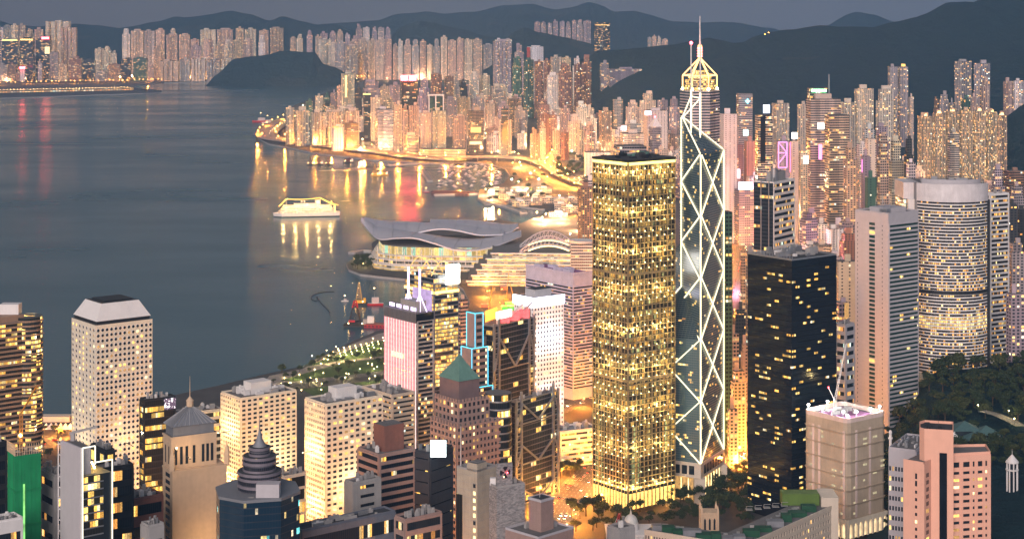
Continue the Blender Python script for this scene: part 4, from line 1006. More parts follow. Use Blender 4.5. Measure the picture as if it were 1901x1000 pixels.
# ---- 5  banded granite tower at the left edge
def granite_tower():
    bx = Box3(-62, -36, 52, 1420); th, z0, z1 = body('granite_tower', 'brown banded tower with a rounded glass end at the left edge of the view', bx, 606, 'skyscraper')
    bands(th, [bx.fl, bx.fr], 12, z1, 38, .58, 'band_gold', M['granite'])
    c = bx.R; cc = ((c[0] + bx.B[0]) / 2 - 2, (c[1] + bx.B[1]) / 2); r = 15.5
    cx = (49 - CX) * (c[1] + 3) / F; cen = (cx, c[1] + 8); r = 11.3
    MB().cyl(cen, r, r, z0, z1 + 3, 28).build('rounded_end', M['band_curve'], th); rr = MB()
    ch = (z1 - 12) / 38
    for j in range(39): rr.cyl(cen, r + .45, r + .45, 12 + j * ch - .7, 12 + j * ch + .7, 28)
    rr.build('wall_bands', M['granite'], th)
    MB().prism(bx.sub(.1, .9, .05, .95), z1, z1 + 5).build('penthouse', M['granite'], th)
    q = bx.at(.5, .8); mb = MB(); mb.box((q[0] - 8, q[1] - 5, z1 + 5), (15, 0, 0), (0, 10, 0), (0, 0, 8)); mb.build('white_lift_house', M['white'], th)
granite_tower()

# ---- 6  the two white grid towers
def white_grid(label, xl, xm, xr, yt, Y, nl, nr, rows, lit, low):
    bx = Box3(xl, xm, xr, Y); th, z0, z1 = body('grid_tower', label, bx, yt, group=None, mat='pane')
    z0b = 12; wall = MB(); sp = []
    for f, nc, l in ((bx.fl, nl, .30), (bx.fr, nr, lit)):
        for (ff, u0, u1, a, b, i, j) in grid_face(wall, f, z0b, z1, nc, rows, .66, .52, .8): sp.append((ff, u0, u1, a, b, pick(l)))
    wall.build('wall_grid', M['ivory'], th); panes(th, sp)
    roof_kit(th, bx, z1, 24, 'white', 5.5, pm='ivory')
    MB().prism(bx.sub(.32, .72, .30, .66), z1, z1 + 9).build('lift_house', M['white'], th)
    return th, bx, z1
white_grid('white grid tower left of its twin, behind the spired round dark building', 411, 447, 550, 741, 1400, 9, 10, 25, .22, 0)
WB = white_grid('white grid tower with a yellow lit side, right of its twin', 567, 605, 710, 752, 1340, 10, 10, 24, .26, 0)

# ---- 7  red striped tower, gold glass tower behind it
def striped_tower():
    bx = Box3(714, 774, 805, 1520); th, z0, z1 = body('striped_tower', 'tower with a face of glowing pink and white vertical light tubes', bx, 583, mat='black_glass')
    bands(th, [bx.fr], 10, z1 - 6, 36, .62, 'band', M['grey'])
    f = bx.fl; n = 24; tubes = []
    for i in range(n):
        u = f.w * (i + .5) / n; mb = MB(); f.slab(mb, u - .2, u + .2, 8, z1 - 8, .5, .5); mb.build('light_tube', M['tube_white' if i % 2 else 'tube_pink'], th)
    fm = MB(); f.sheet(fm, 0, f.w, 8, z1 - 8, .06); fm.build('glass_face', M['curtain_bright'], th)
    mb = MB()
    for i in range(25): f.slab(mb, f.w * i / 25, f.w * i / 25 + .5, z1 - 8, z1 + 1, 0, .8)
    mb.build('crown_fins', M['steel'], th)
    mb = MB(); f.slab(mb, f.w * .25, f.w * .62, z1 - 40, z1 - 36, 1.1, .4); mb.build('lit_sign', M['lit_w'], th)
    MB().prism(bx.sub(.15, .6, .2, .85), z1, z1 + 9).build('plant_house', M['grey'], th)
    # lit crown frame: two tall masts and braces
    for u in (.28, .86):
        p = Vector((*bx.at(u * .6, .5), z1)); m = MB().beam(p, p + Vector((0, 0, 36)), 1.7).build('crown_mast', M['violet_light'], th)
        mb = MB()
        for s in (-1, 1): mb.beam(p + Vector((6 * s, 0, 0)), p + Vector((0, 0, 15)), .9)
        mb.build('mast_brace', M['violet_light'], m)
    p, q = Vector((*bx.at(.17, .5), z1 + 8)), Vector((*bx.at(.52, .5), z1 + 8)); MB().beam(p, q, 1.0).build('crown_beam', M['violet_light'], th)
    for k in range(4):
        mb = MB(); f.slab(mb, f.w * (.05 + .22 * k), f.w * (.2 + .22 * k), z1 + 1, z1 + 4, -4, .6); mb.build('crown_light', M['violet_light'], th)
striped_tower()
def gold_glass_tower():
    bx = Box3(752, 806, 851, 1680); th, z0, z1 = body('gold_glass_tower', 'gold glass tower with lit roof arches and a dazzling white sign by the convention hall', bx, 528, mat='black_glass')
    bands(th, bx.faces, 10, z1, 38, .74, 'band_bright2', M['blue_steel'], ends=.6)
    f = bx.fr; mb = MB(); f.slab(mb, f.w * .45, f.w, z1 - 1, z1 + 17, .9, 1.2); mb.build('white_sign', M['led_dazzle'], th)
    for u in (.1, .5, .9):
        pts = [Vector((*bx.at(u, v), z1 + 20 * math.sin(math.pi * (.12 + .8 * v)))) for v in [i / 8 for i in range(9)]]
        MB().tube(pts, .4, 6).build('roof_arch', M['arch_gold'], th)
    for fc in bx.faces:
        mb = MB(); fc.slab(mb, 0, fc.w, z1 - 9, z1 - 6.5, .75, .3); mb.build('gold_band', M['gold_light'], th)
    MB().prism(bx.sub(.1, .9, .1, .9), z1, z1 + 7).build('glass_crown', M['curtain'], th, color=(.3, .3, .28))
    f = bx.fl; mb = MB(); f.slab(mb, f.w * .3, f.w * .95, z1 - 26, z1 - 6, .8, .5); mb.build('violet_panel', M['violet_dim'], th)
gold_glass_tower()

# ---- 8  neon outlined stepped tower
def neon_tower():
    Y = 1440; bx = Box3(852, 878, 915, Y); th = thing('neon_tower', (*bx.O, 4), 'stepped brown tower with its edges outlined in cyan neon', 'building')
    top = Box3(866, 882, 897, Y + 6); FOOT.pop(); steps = [(bx, 4, zt(720, Y)), (Box3(856, 876, 906, Y + 3), zt(720, Y), zt(648, Y)), (top, zt(648, Y), zt(584, Y))]
    for k, (q, a, b) in enumerate(steps):
        o = MB().prism(q.poly, a, b, 0, 1).build('stepped_block', [M['rose'], M['roof']], th)
        mb = MB(); n = max(2, int((b - a) / 5))
        for j in range(n): q.fr.slab(mb, 1.5, q.fr.w - 1.5, a + j * (b - a) / n + 1.2, a + (j + .7) * (b - a) / n, .05, .05)
        mb.build('window_band', M['band'], o)
        c = [Vector((*p, 0)) for p in (q.L, q.C, q.R)]; out = Vector((0, -.6, 0))
        lo = max(a, zt(780, Y))
        for p in c: MB().beam(p + out + Vector((0, 0, lo)), p + out + Vector((0, 0, b)), .38).build('neon_edge', M['cyan_neon'], o)
        for p, r in ((c[0], c[1]), (c[1], c[2])): MB().beam(p + out + Vector((0, 0, b)), r + out + Vector((0, 0, b)), .38).build('neon_edge', M['cyan_neon'], o)
neon_tower()

# ---- 9  exposed truss bank: tall rear bay and lower front bay
def truss_tower():
    th = None
    for (xl, xm, xr, yt, Y, nm) in ((893, 916, 990, 607, 1475, 'rear_bay'), (945, 957, 1035, 748, 1405, 'front_bay')):
        bx = Box3(xl, xm, xr, Y, R(38)); z0 = 14; z1 = zt(yt, Y)
        if th is None: th = thing('truss_tower', (*bx.O, z0), 'grey tower of stepped bays with exposed steel trusses and dark glass', 'building')
        o = MB().prism(bx.poly, z0, z1, 0, 1).build(nm, [M['truss_glass'], M['roof']], th, color=(.10, .11, .12))
        f = bx.fr; w = f.w; ms = MB()
        for u in (0, .12, .88, 1.0): f.slab(ms, w * u - .9, w * u + .9, z0, z1 + (8 if .05 < u < .95 else 3), .1, 1.5)
        n = int((z1 - z0) / 4.2)
        for u in (.02, .90):
            for j in range(n): f.slab(ms, w * u, w * (u + .09), z0 + j * 4.2, z0 + j * 4.2 + .8, .1, .9)
        ms.build('masts', M['steel'], o)
        tr = [(.79, .98), (.40, .58), (.02, .16)] if nm == 'front_bay' else [(.72, .92), (.30, .44)]
        for a, b in tr:
            za, zb_ = z0 + (z1 - z0) * a, z0 + (z1 - z0) * b; mb = MB(); P = lambda u, z: f.pt(w * u, z, 1.9)
            for u0, u1 in ((.12, .5), (.88, .5)): mb.beam(P(u0, zb_), P(u1, za), 1.3); mb.beam(P(u0, za), P(u1, za), .9)
            mb.beam(P(.0, za), P(.12, zb_), 1.0); mb.beam(P(1.0, za), P(.88, zb_), 1.0); mb.beam(P(.5, za), P(.5, zb_ - (zb_ - za) * 1.0 + .1), .7)
            mb.build('truss', M['steel'], o)
        f = bx.fl; mb = MB()
        for k in range(int((z1 - z0) / 8)):
            f.slab(mb, 1, f.w * .45, z0 + k * 8 + .4, z0 + k * 8 + 7.4, .05, 1.2)
        mb.build('service_modules', M['grey'], o); mb = MB()
        for k in range(int((z1 - z0) / 8)):
            mb.beam(f.pt(f.w * .55, z0 + k * 8, .8), f.pt(f.w * .95, z0 + k * 8 + 8, .8), .7)
        mb.build('stair_bracing', M['dark'], o)
        roof_kit(o, bx, z1, 6, 'steel', 5)
        if nm == 'rear_bay':
            c = [Vector((*bx.at(.6 + .5 * math.sin(t), -.02 + t * .42), z1 + 3)) for t in [i / 6 for i in range(7)]]
            mb = MB()
            for p, q in zip(c, c[1:]): mb.box(p, q - p, Vector((0, 2, 0)), (0, 0, 9))
            mb.build('orange_sign', M['orange_led'], o)
            mb = MB(); f2 = bx.fr; f2.slab(mb, 0.05 * w, .42 * w, z1 + 6, z1 + 12, .5, 1); mb.build('white_sign', M['led_blur'], o)
            for k in (.25, .5, .75): MB().box((*bx.at(.4, k), z1 + 1), (9, 0, 0), (0, 6, 0), (0, 0, 7)).build('red_lit_crane_house', M['red_lit'], o)
            mb = MB()
            for k in (.55, .8): p = Vector((*bx.at(.3, k), z1 + 6)); mb.beam(p, p + Vector((9, -4, 9)), 1.4)
            mb.build('maintenance_crane', M['steel'], o)
            for j in range(14): MB().ball(bx.fr.pt(w + 1.5, z0 + 20 + j * 6.5, .5), 1.2, 8).build('edge_lamp', M['edge_lamp'], o)
truss_tower()

# ---- 10  white tower with a glowing crown, mauve block behind
def crown_tower():
    bx = Box3(955, 991, 1046, 1600); th, z0, z1 = body('crown_tower', 'white tower of small square windows under a dazzling white lit crown', bx, 556, mat='pane')
    wall = MB(); sp = []
    for f, nc in ((bx.fl, 8), (bx.fr, 10)):
        for (ff, u0, u1, a, b, i, j) in grid_face(wall, f, 8, z1 - 7, nc, 31, .50, .48, .5): sp.append((ff, u0, u1, a, b, pick(.10)))
    wall.build('wall_grid', M['white'], th); panes(th, sp)
    for f in bx.faces:
        mb = MB(); f.slab(mb, -.4, f.w + .4, z1 - 6.5, z1 + 1.5, .3, 1.2); mb.build('lit_crown', M['crown_light'], th)
    MB().prism(bx.sub(.25, .75, .2, .75), z1, z1 + 7, 0, 1).build('plant_house', [M['grey'], M['roof_dark']], th)
crown_tower()
def mauve_block():
    bx = Box3(976, 1064, 1101, 1830); th, z0, z1 = body('mauve_block', 'broad mauve block with a violet roof behind the white crowned tower', bx, 510, mat='fin_wall', roof='violet_roof')
    for ch in th.children: ch.color = (.58, .53, .63, 1)  # purple light on the faces is put into their colour
    bands(th, [bx.fl, bx.fr], 14, z1 - 12, 32, .5, 'band', M['mauve_fin'], ends=.5, dep=.4)
    for c, (u, v) in enumerate(((.15, .2), (.4, .3), (.6, .5), (.3, .6), (.75, .15))): MB().prism(bx.sub(u, u + .14, v, v + .2), z1, z1 + 3).build('roof_unit', M['mauve_fin'], th)
    for fc in bx.faces:
        mb = MB(); fc.slab(mb, 0, fc.w, z1, z1 + 2, -.6, 1.2); mb.build('parapet', M['mauve_fin'], th)
mauve_block()

# ---- 11  green copper pyramid
def copper_tower():
    Y = 1350; bx = Box3(800, 848, 930, Y); th, z0, z1 = body('copper_roof_tower', 'stepped rose granite tower with a green copper pyramid roof', bx, 792, mat='pane')
    wall = MB(); sp = []
    for f, nc in ((bx.fl, 7), (bx.fr, 12)):
        for (ff, u0, u1, a, b, i, j) in grid_face(wall, f, 6, z1, nc, 17, .60, .50, .9): sp.append((ff, u0, u1, a, b, pick(.30)))
    panes(th, sp); wall.build('wall_grid', M['rose'], th)
    up = Box3(808, 851, 908, Y + 9); FOOT.pop(); z2 = zt(752, Y); u = MB(); u.prism(up.poly, z1, z2, 0, 1); o = u.build('upper_block', [M['rose'], M['roof']], th)
    sp = []; w2 = MB()
    for f, nc in ((up.fl, 6), (up.fr, 7)):
        for (ff, u0, u1, a, b, i, j) in grid_face(w2, f, z1, z2, nc, 3, .62, .55, .7): sp.append((ff, u0, u1, a, b, pick(.12)))
    w2.build('wall_grid', M['rose'], o); panes(o, sp)
    cr = Box3(816, 852, 890, Y + 16); FOOT.pop(); z3 = zt(716, Y); MB().prism(cr.poly, z2, z3).build('attic', M['rose_dark'], th)
    mb = MB(); t = cr.scaled(.26); a = cr.scaled(1.06); z4 = zt(684, Y); mb.prism(a, z3, z4, 0, 0, True, t); mb.cone(t, z4, (cr.O[0], cr.O[1], zt(670, Y))); mb.build('copper_roof', M['verdigris'], th)
    for bxx, zz in ((bx, z1), (up, z2)):
        mb = MB()
        for f in bxx.faces:
            for k in range(9): f.slab(mb, f.w * k / 9, f.w * k / 9 + f.w / 18, zz, zz + 2.2, -.4, .9)
        mb.build('crenellation', M['rose'], th)
    MB().cyl((cr.O[0], cr.O[1]), .3, .1, zt(671, Y), zt(655, Y), 6).build('finial', M['dark'], th)
    # curved dark glass wing on the right
    cx, cy = (925 - CX) * (Y + 30) / F, Y + 34; z5 = zt(735, Y + 20)
    MB().cyl((cx, cy), 10, 10, z0, z5, 24, 0, 1).build('glass_wing', [M['band_curve2'], M['roof']], th, color=(.3, .3, .3))
    rr = MB()
    for j in range(1, 19): rr.cyl((cx, cy), 10.4, 10.4, z5 - j * 6, z5 - j * 6 + 1.0, 24)
    rr.build('wing_bands', M['steel'], th)
copper_tower()
# materials
M['octa_glass'] = facade('blue_octagon_glass', 1.6, 3.9, .95, .86, .07, .8, run=1, glass=(.010, .030, .055), pal=[(0, (.2, .9, .9)), (.35, (1, .7, .25)), (.8, (1, .8, .5))], wall=(.02, .03, .045))
M['drum_glass'] = facade('drum_glass', 1.2, 3.6, .90, .72, .02, 1, glass=(.02, .022, .03), wall=(.09, .09, .11)); M['drum_ring'] = plain('mauve_grey_ring', (.20, .18, .21), .5, .2)
M['frame_light'] = glow('frame_light', (1, .92, .72), .9); M['terrace'] = plain('timber_terrace', (.30, .26, .15), .8)
M['net_lit'] = glow('light_behind_netting', (.35, 1, .25), .45, .9, .25)
# ---- 12  stone tower with a grey pyramid and arcade
def stone_tower():
    Y = 1120; bx = Box3(302, 320, 421, Y, R(60)); zb = gz(Y); zs = zt(878, Y)
    th = thing('stone_tower', (*bx.O, zb), 'blank sandstone tower with an arcade, grey pyramid roof and small lantern spire', 'building')
    MB().prism(bx.poly, zb, zs, 0, 1).build('lower_block', [M['sand'], M['roof']], th)
    f = bx.fl
    specs = []
    for j in range(18): specs.append((f, f.w * .3, f.w * .75, zs - 4 - j * 4.4, zs - 1.5 - j * 4.4, pick(.12)))
    panes(th, specs)
    up = Box3(303, 318, 402, Y + 5, R(60)); FOOT.pop(); zu = zt(815, Y); MB().prism(up.poly, zs, zu, 0, 1).build('upper_block', [M['sand'], M['roof']], th)
    sp = []
    for fc, us in ((up.fr, (.10, .22, .34, .50, .70, .80, .90)), (up.fl, (.3, .7))):
        for u in us: sp.append((fc, fc.w * u - .9, fc.w * u + .9, zs + 3.5, zs + 14.5, 'pane'))
    panes(th, sp, 'arcade_opening')
    for z, k in ((zs, 1.02), (zu - 1.2, 1.035), (zu - 5, 1.015)): MB().prism([(bx.O[0] + (p[0] - bx.O[0]) * k, bx.O[1] + (p[1] - bx.O[1]) * k) for p in (bx.poly if z == zs else up.poly)], z, z + 1.1).build('cornice', M['sand'], th)
    lv = up.scaled(.90); zl = zu + 6.0; MB().prism(lv, zu, zl).build('louvre_belt', M['slate'], th)
    mb = MB(); a, t = up.scaled(1.0), up.scaled(.12); zp = zt(757, Y + 14); mb.prism(a, zl, zp, 0, 0, True, t); mb.build('pyramid_roof', M['slate'], th)
    rb = MB(); P4 = [Vector((*p, zl)) for p in a]; T4 = [Vector((*p, zp)) for p in t]
    for i in range(4):
        for k in range(0, 10): s = k / 10; rb.beam(P4[i].lerp(P4[(i + 1) % 4], s) + Vector((0, 0, .15)), T4[i].lerp(T4[(i + 1) % 4], s) + Vector((0, 0, .15)), .28)
    rb.build('roof_ribs', M['steel'], th)
    c = up.O; MB().cyl(c, 2.2, 2.2, zp, zp + 3.6, 8).build('lantern', M['sand'], th); mb = MB(); mb.cyl(c, 2.6, .4, zp + 3.6, zp + 6.2, 10); mb.cyl(c, .3, .08, zp + 6.2, zp + 19, 6); mb.build('spire', M['sand'], th)
    for q in (bx.R, bx.C): mb = MB(); mb.cbox((q[0] - .5, q[1] + 2.5, zs), 3, 3, 8); mb.cone([(q[0] - 2, q[1] + 1), (q[0] + 1, q[1] + 1), (q[0] + 1, q[1] + 4), (q[0] - 2, q[1] + 4)], zs + 8, (q[0] - .5, q[1] + 2.5, zs + 16)); mb.build('corner_pinnacle', M['sand'], th)
stone_tower()

# ---- 13  blue glass octagon with a stepped round crown
def ziggurat_tower():
    Y = 1010; cx = (468 - CX) * Y / F; w = 150 * Y / F; O = (cx, Y + w * .5); zb = gz(Y); z1 = zt(932, Y); FOOT.append((*O, 26))
    th = thing('round_crown_tower', (*O, zb), 'dark blue glass octagon with a stepped round crown and needle spire at the bottom', 'building')
    oc = lambda k: [(O[0] + x, O[1] + y) for x, y in plan_pts('o', w * k, w * k, .25)]
    MB().prism(oc(1), zb, z1, 0, 1).build('glass_shaft', [M['octa_glass'], M['roof_dark']], th)
    MB().prism(oc(1.02), z1, z1 + 1.6).build('parapet', M['slate'], th)
    z = z1; c = (O[0] + 1, O[1])
    for k, (r, y, m) in enumerate(((40, 880, 'drum_glass'), (30, 852, 'drum_glass'), (19, 836, 'drum_glass'))):
        zz = zt(y, Y + 12); rad = r * (Y + 20) / F
        o = MB().cyl(c, rad, rad, z, zz, 32, 0, 1).build('drum', [M[m], M['roof_dark']], th, color=(.15, .15, .17))
        n = (3, 2, 1)[k]
        for j in range(n + 1): a = z + (zz - z) * j / n - (1.6 if j == n else .3); MB().cyl(c, rad + .35, rad + .35, a, a + 1.5, 32).build('drum_ring', M['drum_ring'], o)
        z = zz
    mb = MB(); rad = 13 * (Y + 20) / F; mb.cyl(c, rad, rad * .45, z, z + 4, 20); mb.cyl(c, rad * .45, .5, z + 4, z + 9, 16); mb.cyl(c, .45, .08, z + 9, zt(770, Y + 20), 8); mb.build('needle_spire', M['slate'], th)
    q = (O[0] + w * .18, O[1] - w * .33); MB().cbox((*q, z1), 13, 8, 9).build('white_lift_house', M['lilac'], th)
    for k in range(8): a = rn.uniform(0, 6.28); MB().cbox((O[0] + w * .40 * math.cos(a), O[1] + w * .40 * math.sin(a), z1), 2.5, 2, rn.uniform(.8, 2)).build('roof_unit', M['grey'], th)
ziggurat_tower()

# ---- 14  other near blocks of the left half
def banded(name, label, xl, xm, xr, yt, Y, n, frac, mat, mw, a=A52, zb=None, units=13, ends=1.2, hmax=5, pent=None, lowz=None, rm='roof'):
    bx = Box3(xl, xm, xr, Y, a); th, z0, z1 = body(name, label, bx, yt, roof=rm, mat='pane', zb=zb)
    bands(th, bx.faces, max(z0 + 1, lowz or -99), z1, n, frac, mat, M[mw], ends=ends)
    roof_kit(th, bx, z1, units, 'grey', hmax, pm=mw)
    if pent: MB().prism(bx.sub(*pent[:4]), z1, z1 + pent[4], 0, 1).build('penthouse', [M[pent[5]], M['roof']], th)
    return th, bx, z1
banded('banded_block', 'brown banded block with a brick penthouse right of the yellow lit white tower', 664, 704, 770, 846, 1180, 18, .56, 'band_dark', 'rose', pent=(.25, .75, .30, .85, 17, 'brick'), units=8)
banded('banded_block', 'low banded block with dark roof units at the bottom edge below the bright screen', 733, 752, 820, 966, 1090, 8, .60, 'band', 'rose', units=20, rm='roof_dark')
banded('banded_block', 'off white banded block with a curved corner behind the two white grid towers', 672, 728, 770, 735, 1480, 20, .42, 'band', 'cream', units=17)
banded('concrete_block', 'grey concrete block with a lit roof terrace below the brown banded block', 640, 656, 707, 898, 1130, 14, .35, 'band_dark', 'grey', ends=5, units=10)
banded('low_block', 'flat dark teal roof at the bottom edge with pale units, below the white towers', 540, 560, 734, 986, 1060, 4, .5, 'band', 'blue_steel', units=17, hmax=2.5, rm='roof_dark')
banded('fin_drum_block', 'cream finned block with a pale roof between the two white grid towers', 514, 528, 568, 886, 1190, 9, .8, 'band_gold', 'cream', units=8, ends=.8)
banded('glass_block', 'gold lit glass block with a video screen between round window and stone towers', 260, 268, 326, 744, 1300, 26, .78, 'band_gold', 'dark', a=R(58), units=11, ends=.5)
banded('wide_block', 'wide dark block with a flat grey roof behind the stone pyramid tower', 318, 330, 412, 770, 1420, 14, .6, 'band_gold', 'grey', a=R(60), units=10, ends=.8)
o = [x for x in COL.objects if x.get('label', '').startswith('gold lit glass block with a video')][0]
bxg = Box3(260, 268, 326, 1300, R(58)); FOOT.pop(); mb = MB(); bxg.fr.slab(mb, bxg.fr.w * .62, bxg.fr.w - .4, zt(764, 1300), zt(744, 1300), .9, .6); mb.build('video_screen', M['screen_glyph'], o)
banded('dark_office', 'black office with lit floors right of the bright slim glass block', 172, 186, 248, 872, 1040, 11, .62, 'band', 'dark', a=R(58), units=6, rm='roof')
banded('dark_office', 'black roofed block with white roof pergolas behind the bright slim glass block', 168, 196, 213, 838, 1110, 10, .6, 'band_dark', 'dark', a=R(52), units=15)
banded('grey_flats', 'grey concrete block of small windows between green netting and slim glass block', 76, 102, 126, 884, 1020, 10, .4, 'band', 'grey', a=R(52), units=13, ends=2)
banded('dark_block', 'dark block at the left edge beside the green netted tower', -30, -14, 13, 826, 1040, 14, .6, 'band_dark', 'dark', units=6)
banded('small_block', 'small dark roofed block at the bottom between the black office and stone tower', 214, 240, 303, 930, 1080, 6, .5, 'band_dark', 'brick', units=13, rm='roof_dark')
banded('small_block', 'low grey roof at the bottom edge left of the stone tower base', 262, 276, 304, 978, 1010, 3, .4, 'band_dark', 'grey', units=8)
banded('curved_white_block', 'white block with a pierced parapet at the bottom left corner', -40, -24, 42, 974, 960, 4, .4, 'band', 'white', units=8, hmax=2)

def slim_glass():
    Y = 985; bx = Box3(115, 152, 207, Y, R(50)); zb = gz(Y); th = thing('slim_glass_block', (*bx.O, zb), 'slim block with brightly lit yellow glass floors in a glowing white frame', 'building')
    z1 = zt(885, Y); MB().prism(bx.poly, zb, z1, 0, 1).build('core', [M['pane'], M['terrace']], th)
    f = bx.fr; b = wloc(th); ch = 4.1
    for j in range(8):
        z = z1 - (j + 1) * ch; m = MB().poly([(0, 0, 0), f.d * f.w * .72, f.d * f.w * .72 + Vector((0, 0, 3.1)), (0, 0, 3.1)], 0, [(0, 0), (f.w * .72, 0), (f.w * .72, 3), (0, 3)]).mesh('lit_floor', M['band_bright' if j < 6 else 'band_gold'])
        part('lit_floor', m, th, f.pt(0, z + .5, .05) - b)
        mb = MB(); f.slab(mb, 0, f.w * .72, z - .2, z + .4, 0, .5); mb.build('floor_edge', M['steel'], th)
    mb = MB(); bx.fl.slab(mb, 0, bx.fl.w, zb, z1 + 16, 0, 1.0); mb.build('side_wall', M['lilac'], th)
    P = lambda u, z: f.pt(u, z, .9)
    for p, q in ((P(0, zb), P(0, z1 + 16)), (P(f.w, zb), P(f.w, z1 + 7)), (P(0, z1 + 16), P(f.w * .42, z1 + 16)), (P(f.w * .42, z1 + 16), P(f.w * .42, z1 + 6)), (P(f.w * .42, z1 + 7), P(f.w, z1 + 7))):
        MB().beam(p, q, .55).build('lit_frame', M['frame_light'], th)
    MB().prism(bx.sub(.15, 1, 0, .40), z1 + .05, z1 + 15, 0, 1).build('stair_tower', [M['lilac'], M['roof']], th)
    for k in range(5): q = bx.at(.25 + .12 * k, .6 + .06 * k); MB().ball((*q, z1 + 2.2), .5, 8).build('terrace_lamp', M['bulb_warm'], th)
    q = bx.at(.9, .3); mb = MB(); mb.beam((*q, z1 + 15), (q[0], q[1], z1 + 19), 2.2); mb.beam((q[0] - 2, q[1], z1 + 19), (q[0] + 13, q[1] + 3, z1 + 22), 1.1); mb.build('window_cleaning_crane', M['grey'], th)
    mb = MB(); e = bx.L
    for s in range(16): mb.beam((e[0] - 2, e[1], z1 + 14 - s * 6), (e[0] + 3, e[1], z1 + 11 - s * 6), .5)
    for dx in (-2, 3): mb.beam((e[0] + dx, e[1], zb), (e[0] + dx, e[1], z1 + 15), .5)
    mb.build('white_lattice', M['white'], th)
slim_glass()

def netted(name, label, bx, yt, mat, ties, mwin, zb=None):
    zb = gz(bx.Y) if zb is None else zb; z1 = zt(yt, bx.Y); th = thing(name, (*bx.O, zb), label, 'building site')
    n = 18; pl = []
    for i in range(4):
        p, q = bx.poly[i], bx.poly[(i + 1) % 4]
        for k in range(n):
            t = k / n; j = rn.uniform(-.22, .22); pl.append((p[0] + (q[0] - p[0]) * t + j, p[1] + (q[1] - p[1]) * t + j))
    mb = MB(); k = 0; zs = [zb + (z1 - zb) * i / (ties * 2) for i in range(ties * 2 + 1)]
    for a, b in zip(zs, zs[1:]):
        mb.prism(pl, a, b, 0, 1); 
    mb.build('netting', [M[mat], M['roof']], th)
    for i in range(1, ties):
        z = zb + (z1 - zb) * i / ties; sk = [(bx.O[0] + (p[0] - bx.O[0]) * 1.05, bx.O[1] + (p[1] - bx.O[1]) * 1.05) for p in pl]
        mb = MB(); mb.prism(pl, z - 1.8, z, 0, None, False, sk); mb.build('catch_fan', M[mat], th)
    return th, zb, z1
bx = Box3(14, 28, 76, 1000, R(58)); th, zb, z1 = netted('netted_tower', 'tower under construction wrapped in bright green netting', bx, 846, 'net_green', 6, None)
mb = MB(); bx.fr.slab(mb, bx.fr.w * .30, bx.fr.w * .37, zb, z1 - 16, .4, .3); mb.build('lit_gap', M['net_lit'], th)
mb = MB()
for f in bx.faces:
    for k in range(12): mb.beam(f.pt(f.w * k / 11, z1, .2), f.pt(f.w * k / 11, z1 + 6, .2), .25)
    for zz in (2, 4): mb.beam(f.pt(0, z1 + zz, .2), f.pt(f.w, z1 + zz, .2), .2)
mb.build('bamboo_scaffold', M['sand'], th)
for k in range(14): MB().cbox((*bx.at(rn.uniform(.1, .9), rn.uniform(.1, .9)), z1), rn.uniform(1, 3), rn.uniform(1, 2), rn.uniform(.4, 1.8)).build('stacked_material', M[rn.choice(['grey', 'sand', 'bark'])], th)
q = bx.at(.4, .35); th = thing('tower_crane', (*q, z1), 'orange tower crane with a lamp standing on the green netted tower', 'crane')
mb = MB()
for dx in (-.7, .7):
    for dy in (-.7, .7): mb.beam((q[0] + dx, q[1] + dy, z1), (q[0] + dx, q[1] + dy, z1 + 22), .25)
for k in range(11): mb.beam((q[0] - .7, q[1] - .7, z1 + 2 * k), (q[0] + .7, q[1] - .7, z1 + 2 * k + 2), .18)
mb.build('mast', M['crane_orange'], th); MB().beam((q[0], q[1], z1 + 22), (q[0] + 5, q[1] + 14, z1 + 34), .7).build('jib', M['crane_orange'], th); MB().ball((q[0], q[1] - 1.4, z1 + 10), .8, 8).build('work_lamp', M['bulb_warm'], th)
# materials of the right half and the harbour
M['green_pane'] = glassy('green_pane', (.01, .045, .04))
M['band_amber'] = facade('amber_band_glass', 2.0, 50, .70, 1.0, .30, 1.1, pal=[(0, (1, .42, .08)), (.5, (1, .55, .14)), (.8, (1, .72, .3))], glass=(.015, .012, .012), floorlit=.8, wall=(.05, .045, .04))
M['band_bright3'] = facade('amber_bright_glass', 2.0, 50, .85, 1.0, .85, 1.1, pal=[(0, (1, .50, .12)), (.5, (1, .64, .2)), (.8, (1, .75, .32))], glass=(.02, .015, .012), wall=(.05, .045, .04))
M['tile_ring'] = plain('white_tile_ring', (.66, .62, .62), .6, .05); M['base_tile'] = plain('pale_green_tile', (.42, .47, .42), .6)
M['bulb_amber'] = glow('bulb_amber', (1, .45, .12), 12)
M['net_pale'] = plain('pale_netting', (.72, .58, .52), .9, .2); M['net_glow'] = glow('glow_through_net', (1, .85, .5), .25, .7, .4); M['lit_w_soft'] = glow('soft_lit_wall', (1, .72, .38), .5, .6, .2)
M['warm_concrete'] = plain('warm_concrete', (.42, .37, .29), .85, .15)
M['roof_green'] = plain('roof_green_paint', (.022, .085, .045), .8, .3); M['lime_panel'] = plain('lime_panel', (.10, .17, .035), .7, .15)
M['dome_white'] = plain('pale_dome', (.62, .62, .58), .6)
M['crane_red'] = plain('red_crane_paint', (.45, .02, .03), .5)
M['screen_cool'] = glow('screen_cool', (.82, .97, .98), 1.6)
M['wing'] = plain('grey_metal_wing_roof', (.60, .58, .62), .5, .3, var=.08, scale=.02)
M['hall_glass'] = facade('lit_hall_glass', 5.0, 6.2, .92, .60, .72, 1.0, pal=GOLD, glass=(.05, .06, .05), wall=(.55, .52, .45), run=2, dim=.15)
M['hall_glass_tall'] = facade('tall_lit_hall_glass', 7.0, 40, .94, 1, .9, .7, pal=[(0, (.45, .85, .6)), (.12, (1, .60, .14)), (.6, (1, .72, .28))], glass=(.08, .12, .08), dim=.3)
M['bulb_line'] = glow('warm_line_light', (1, .70, .25), 2.5)
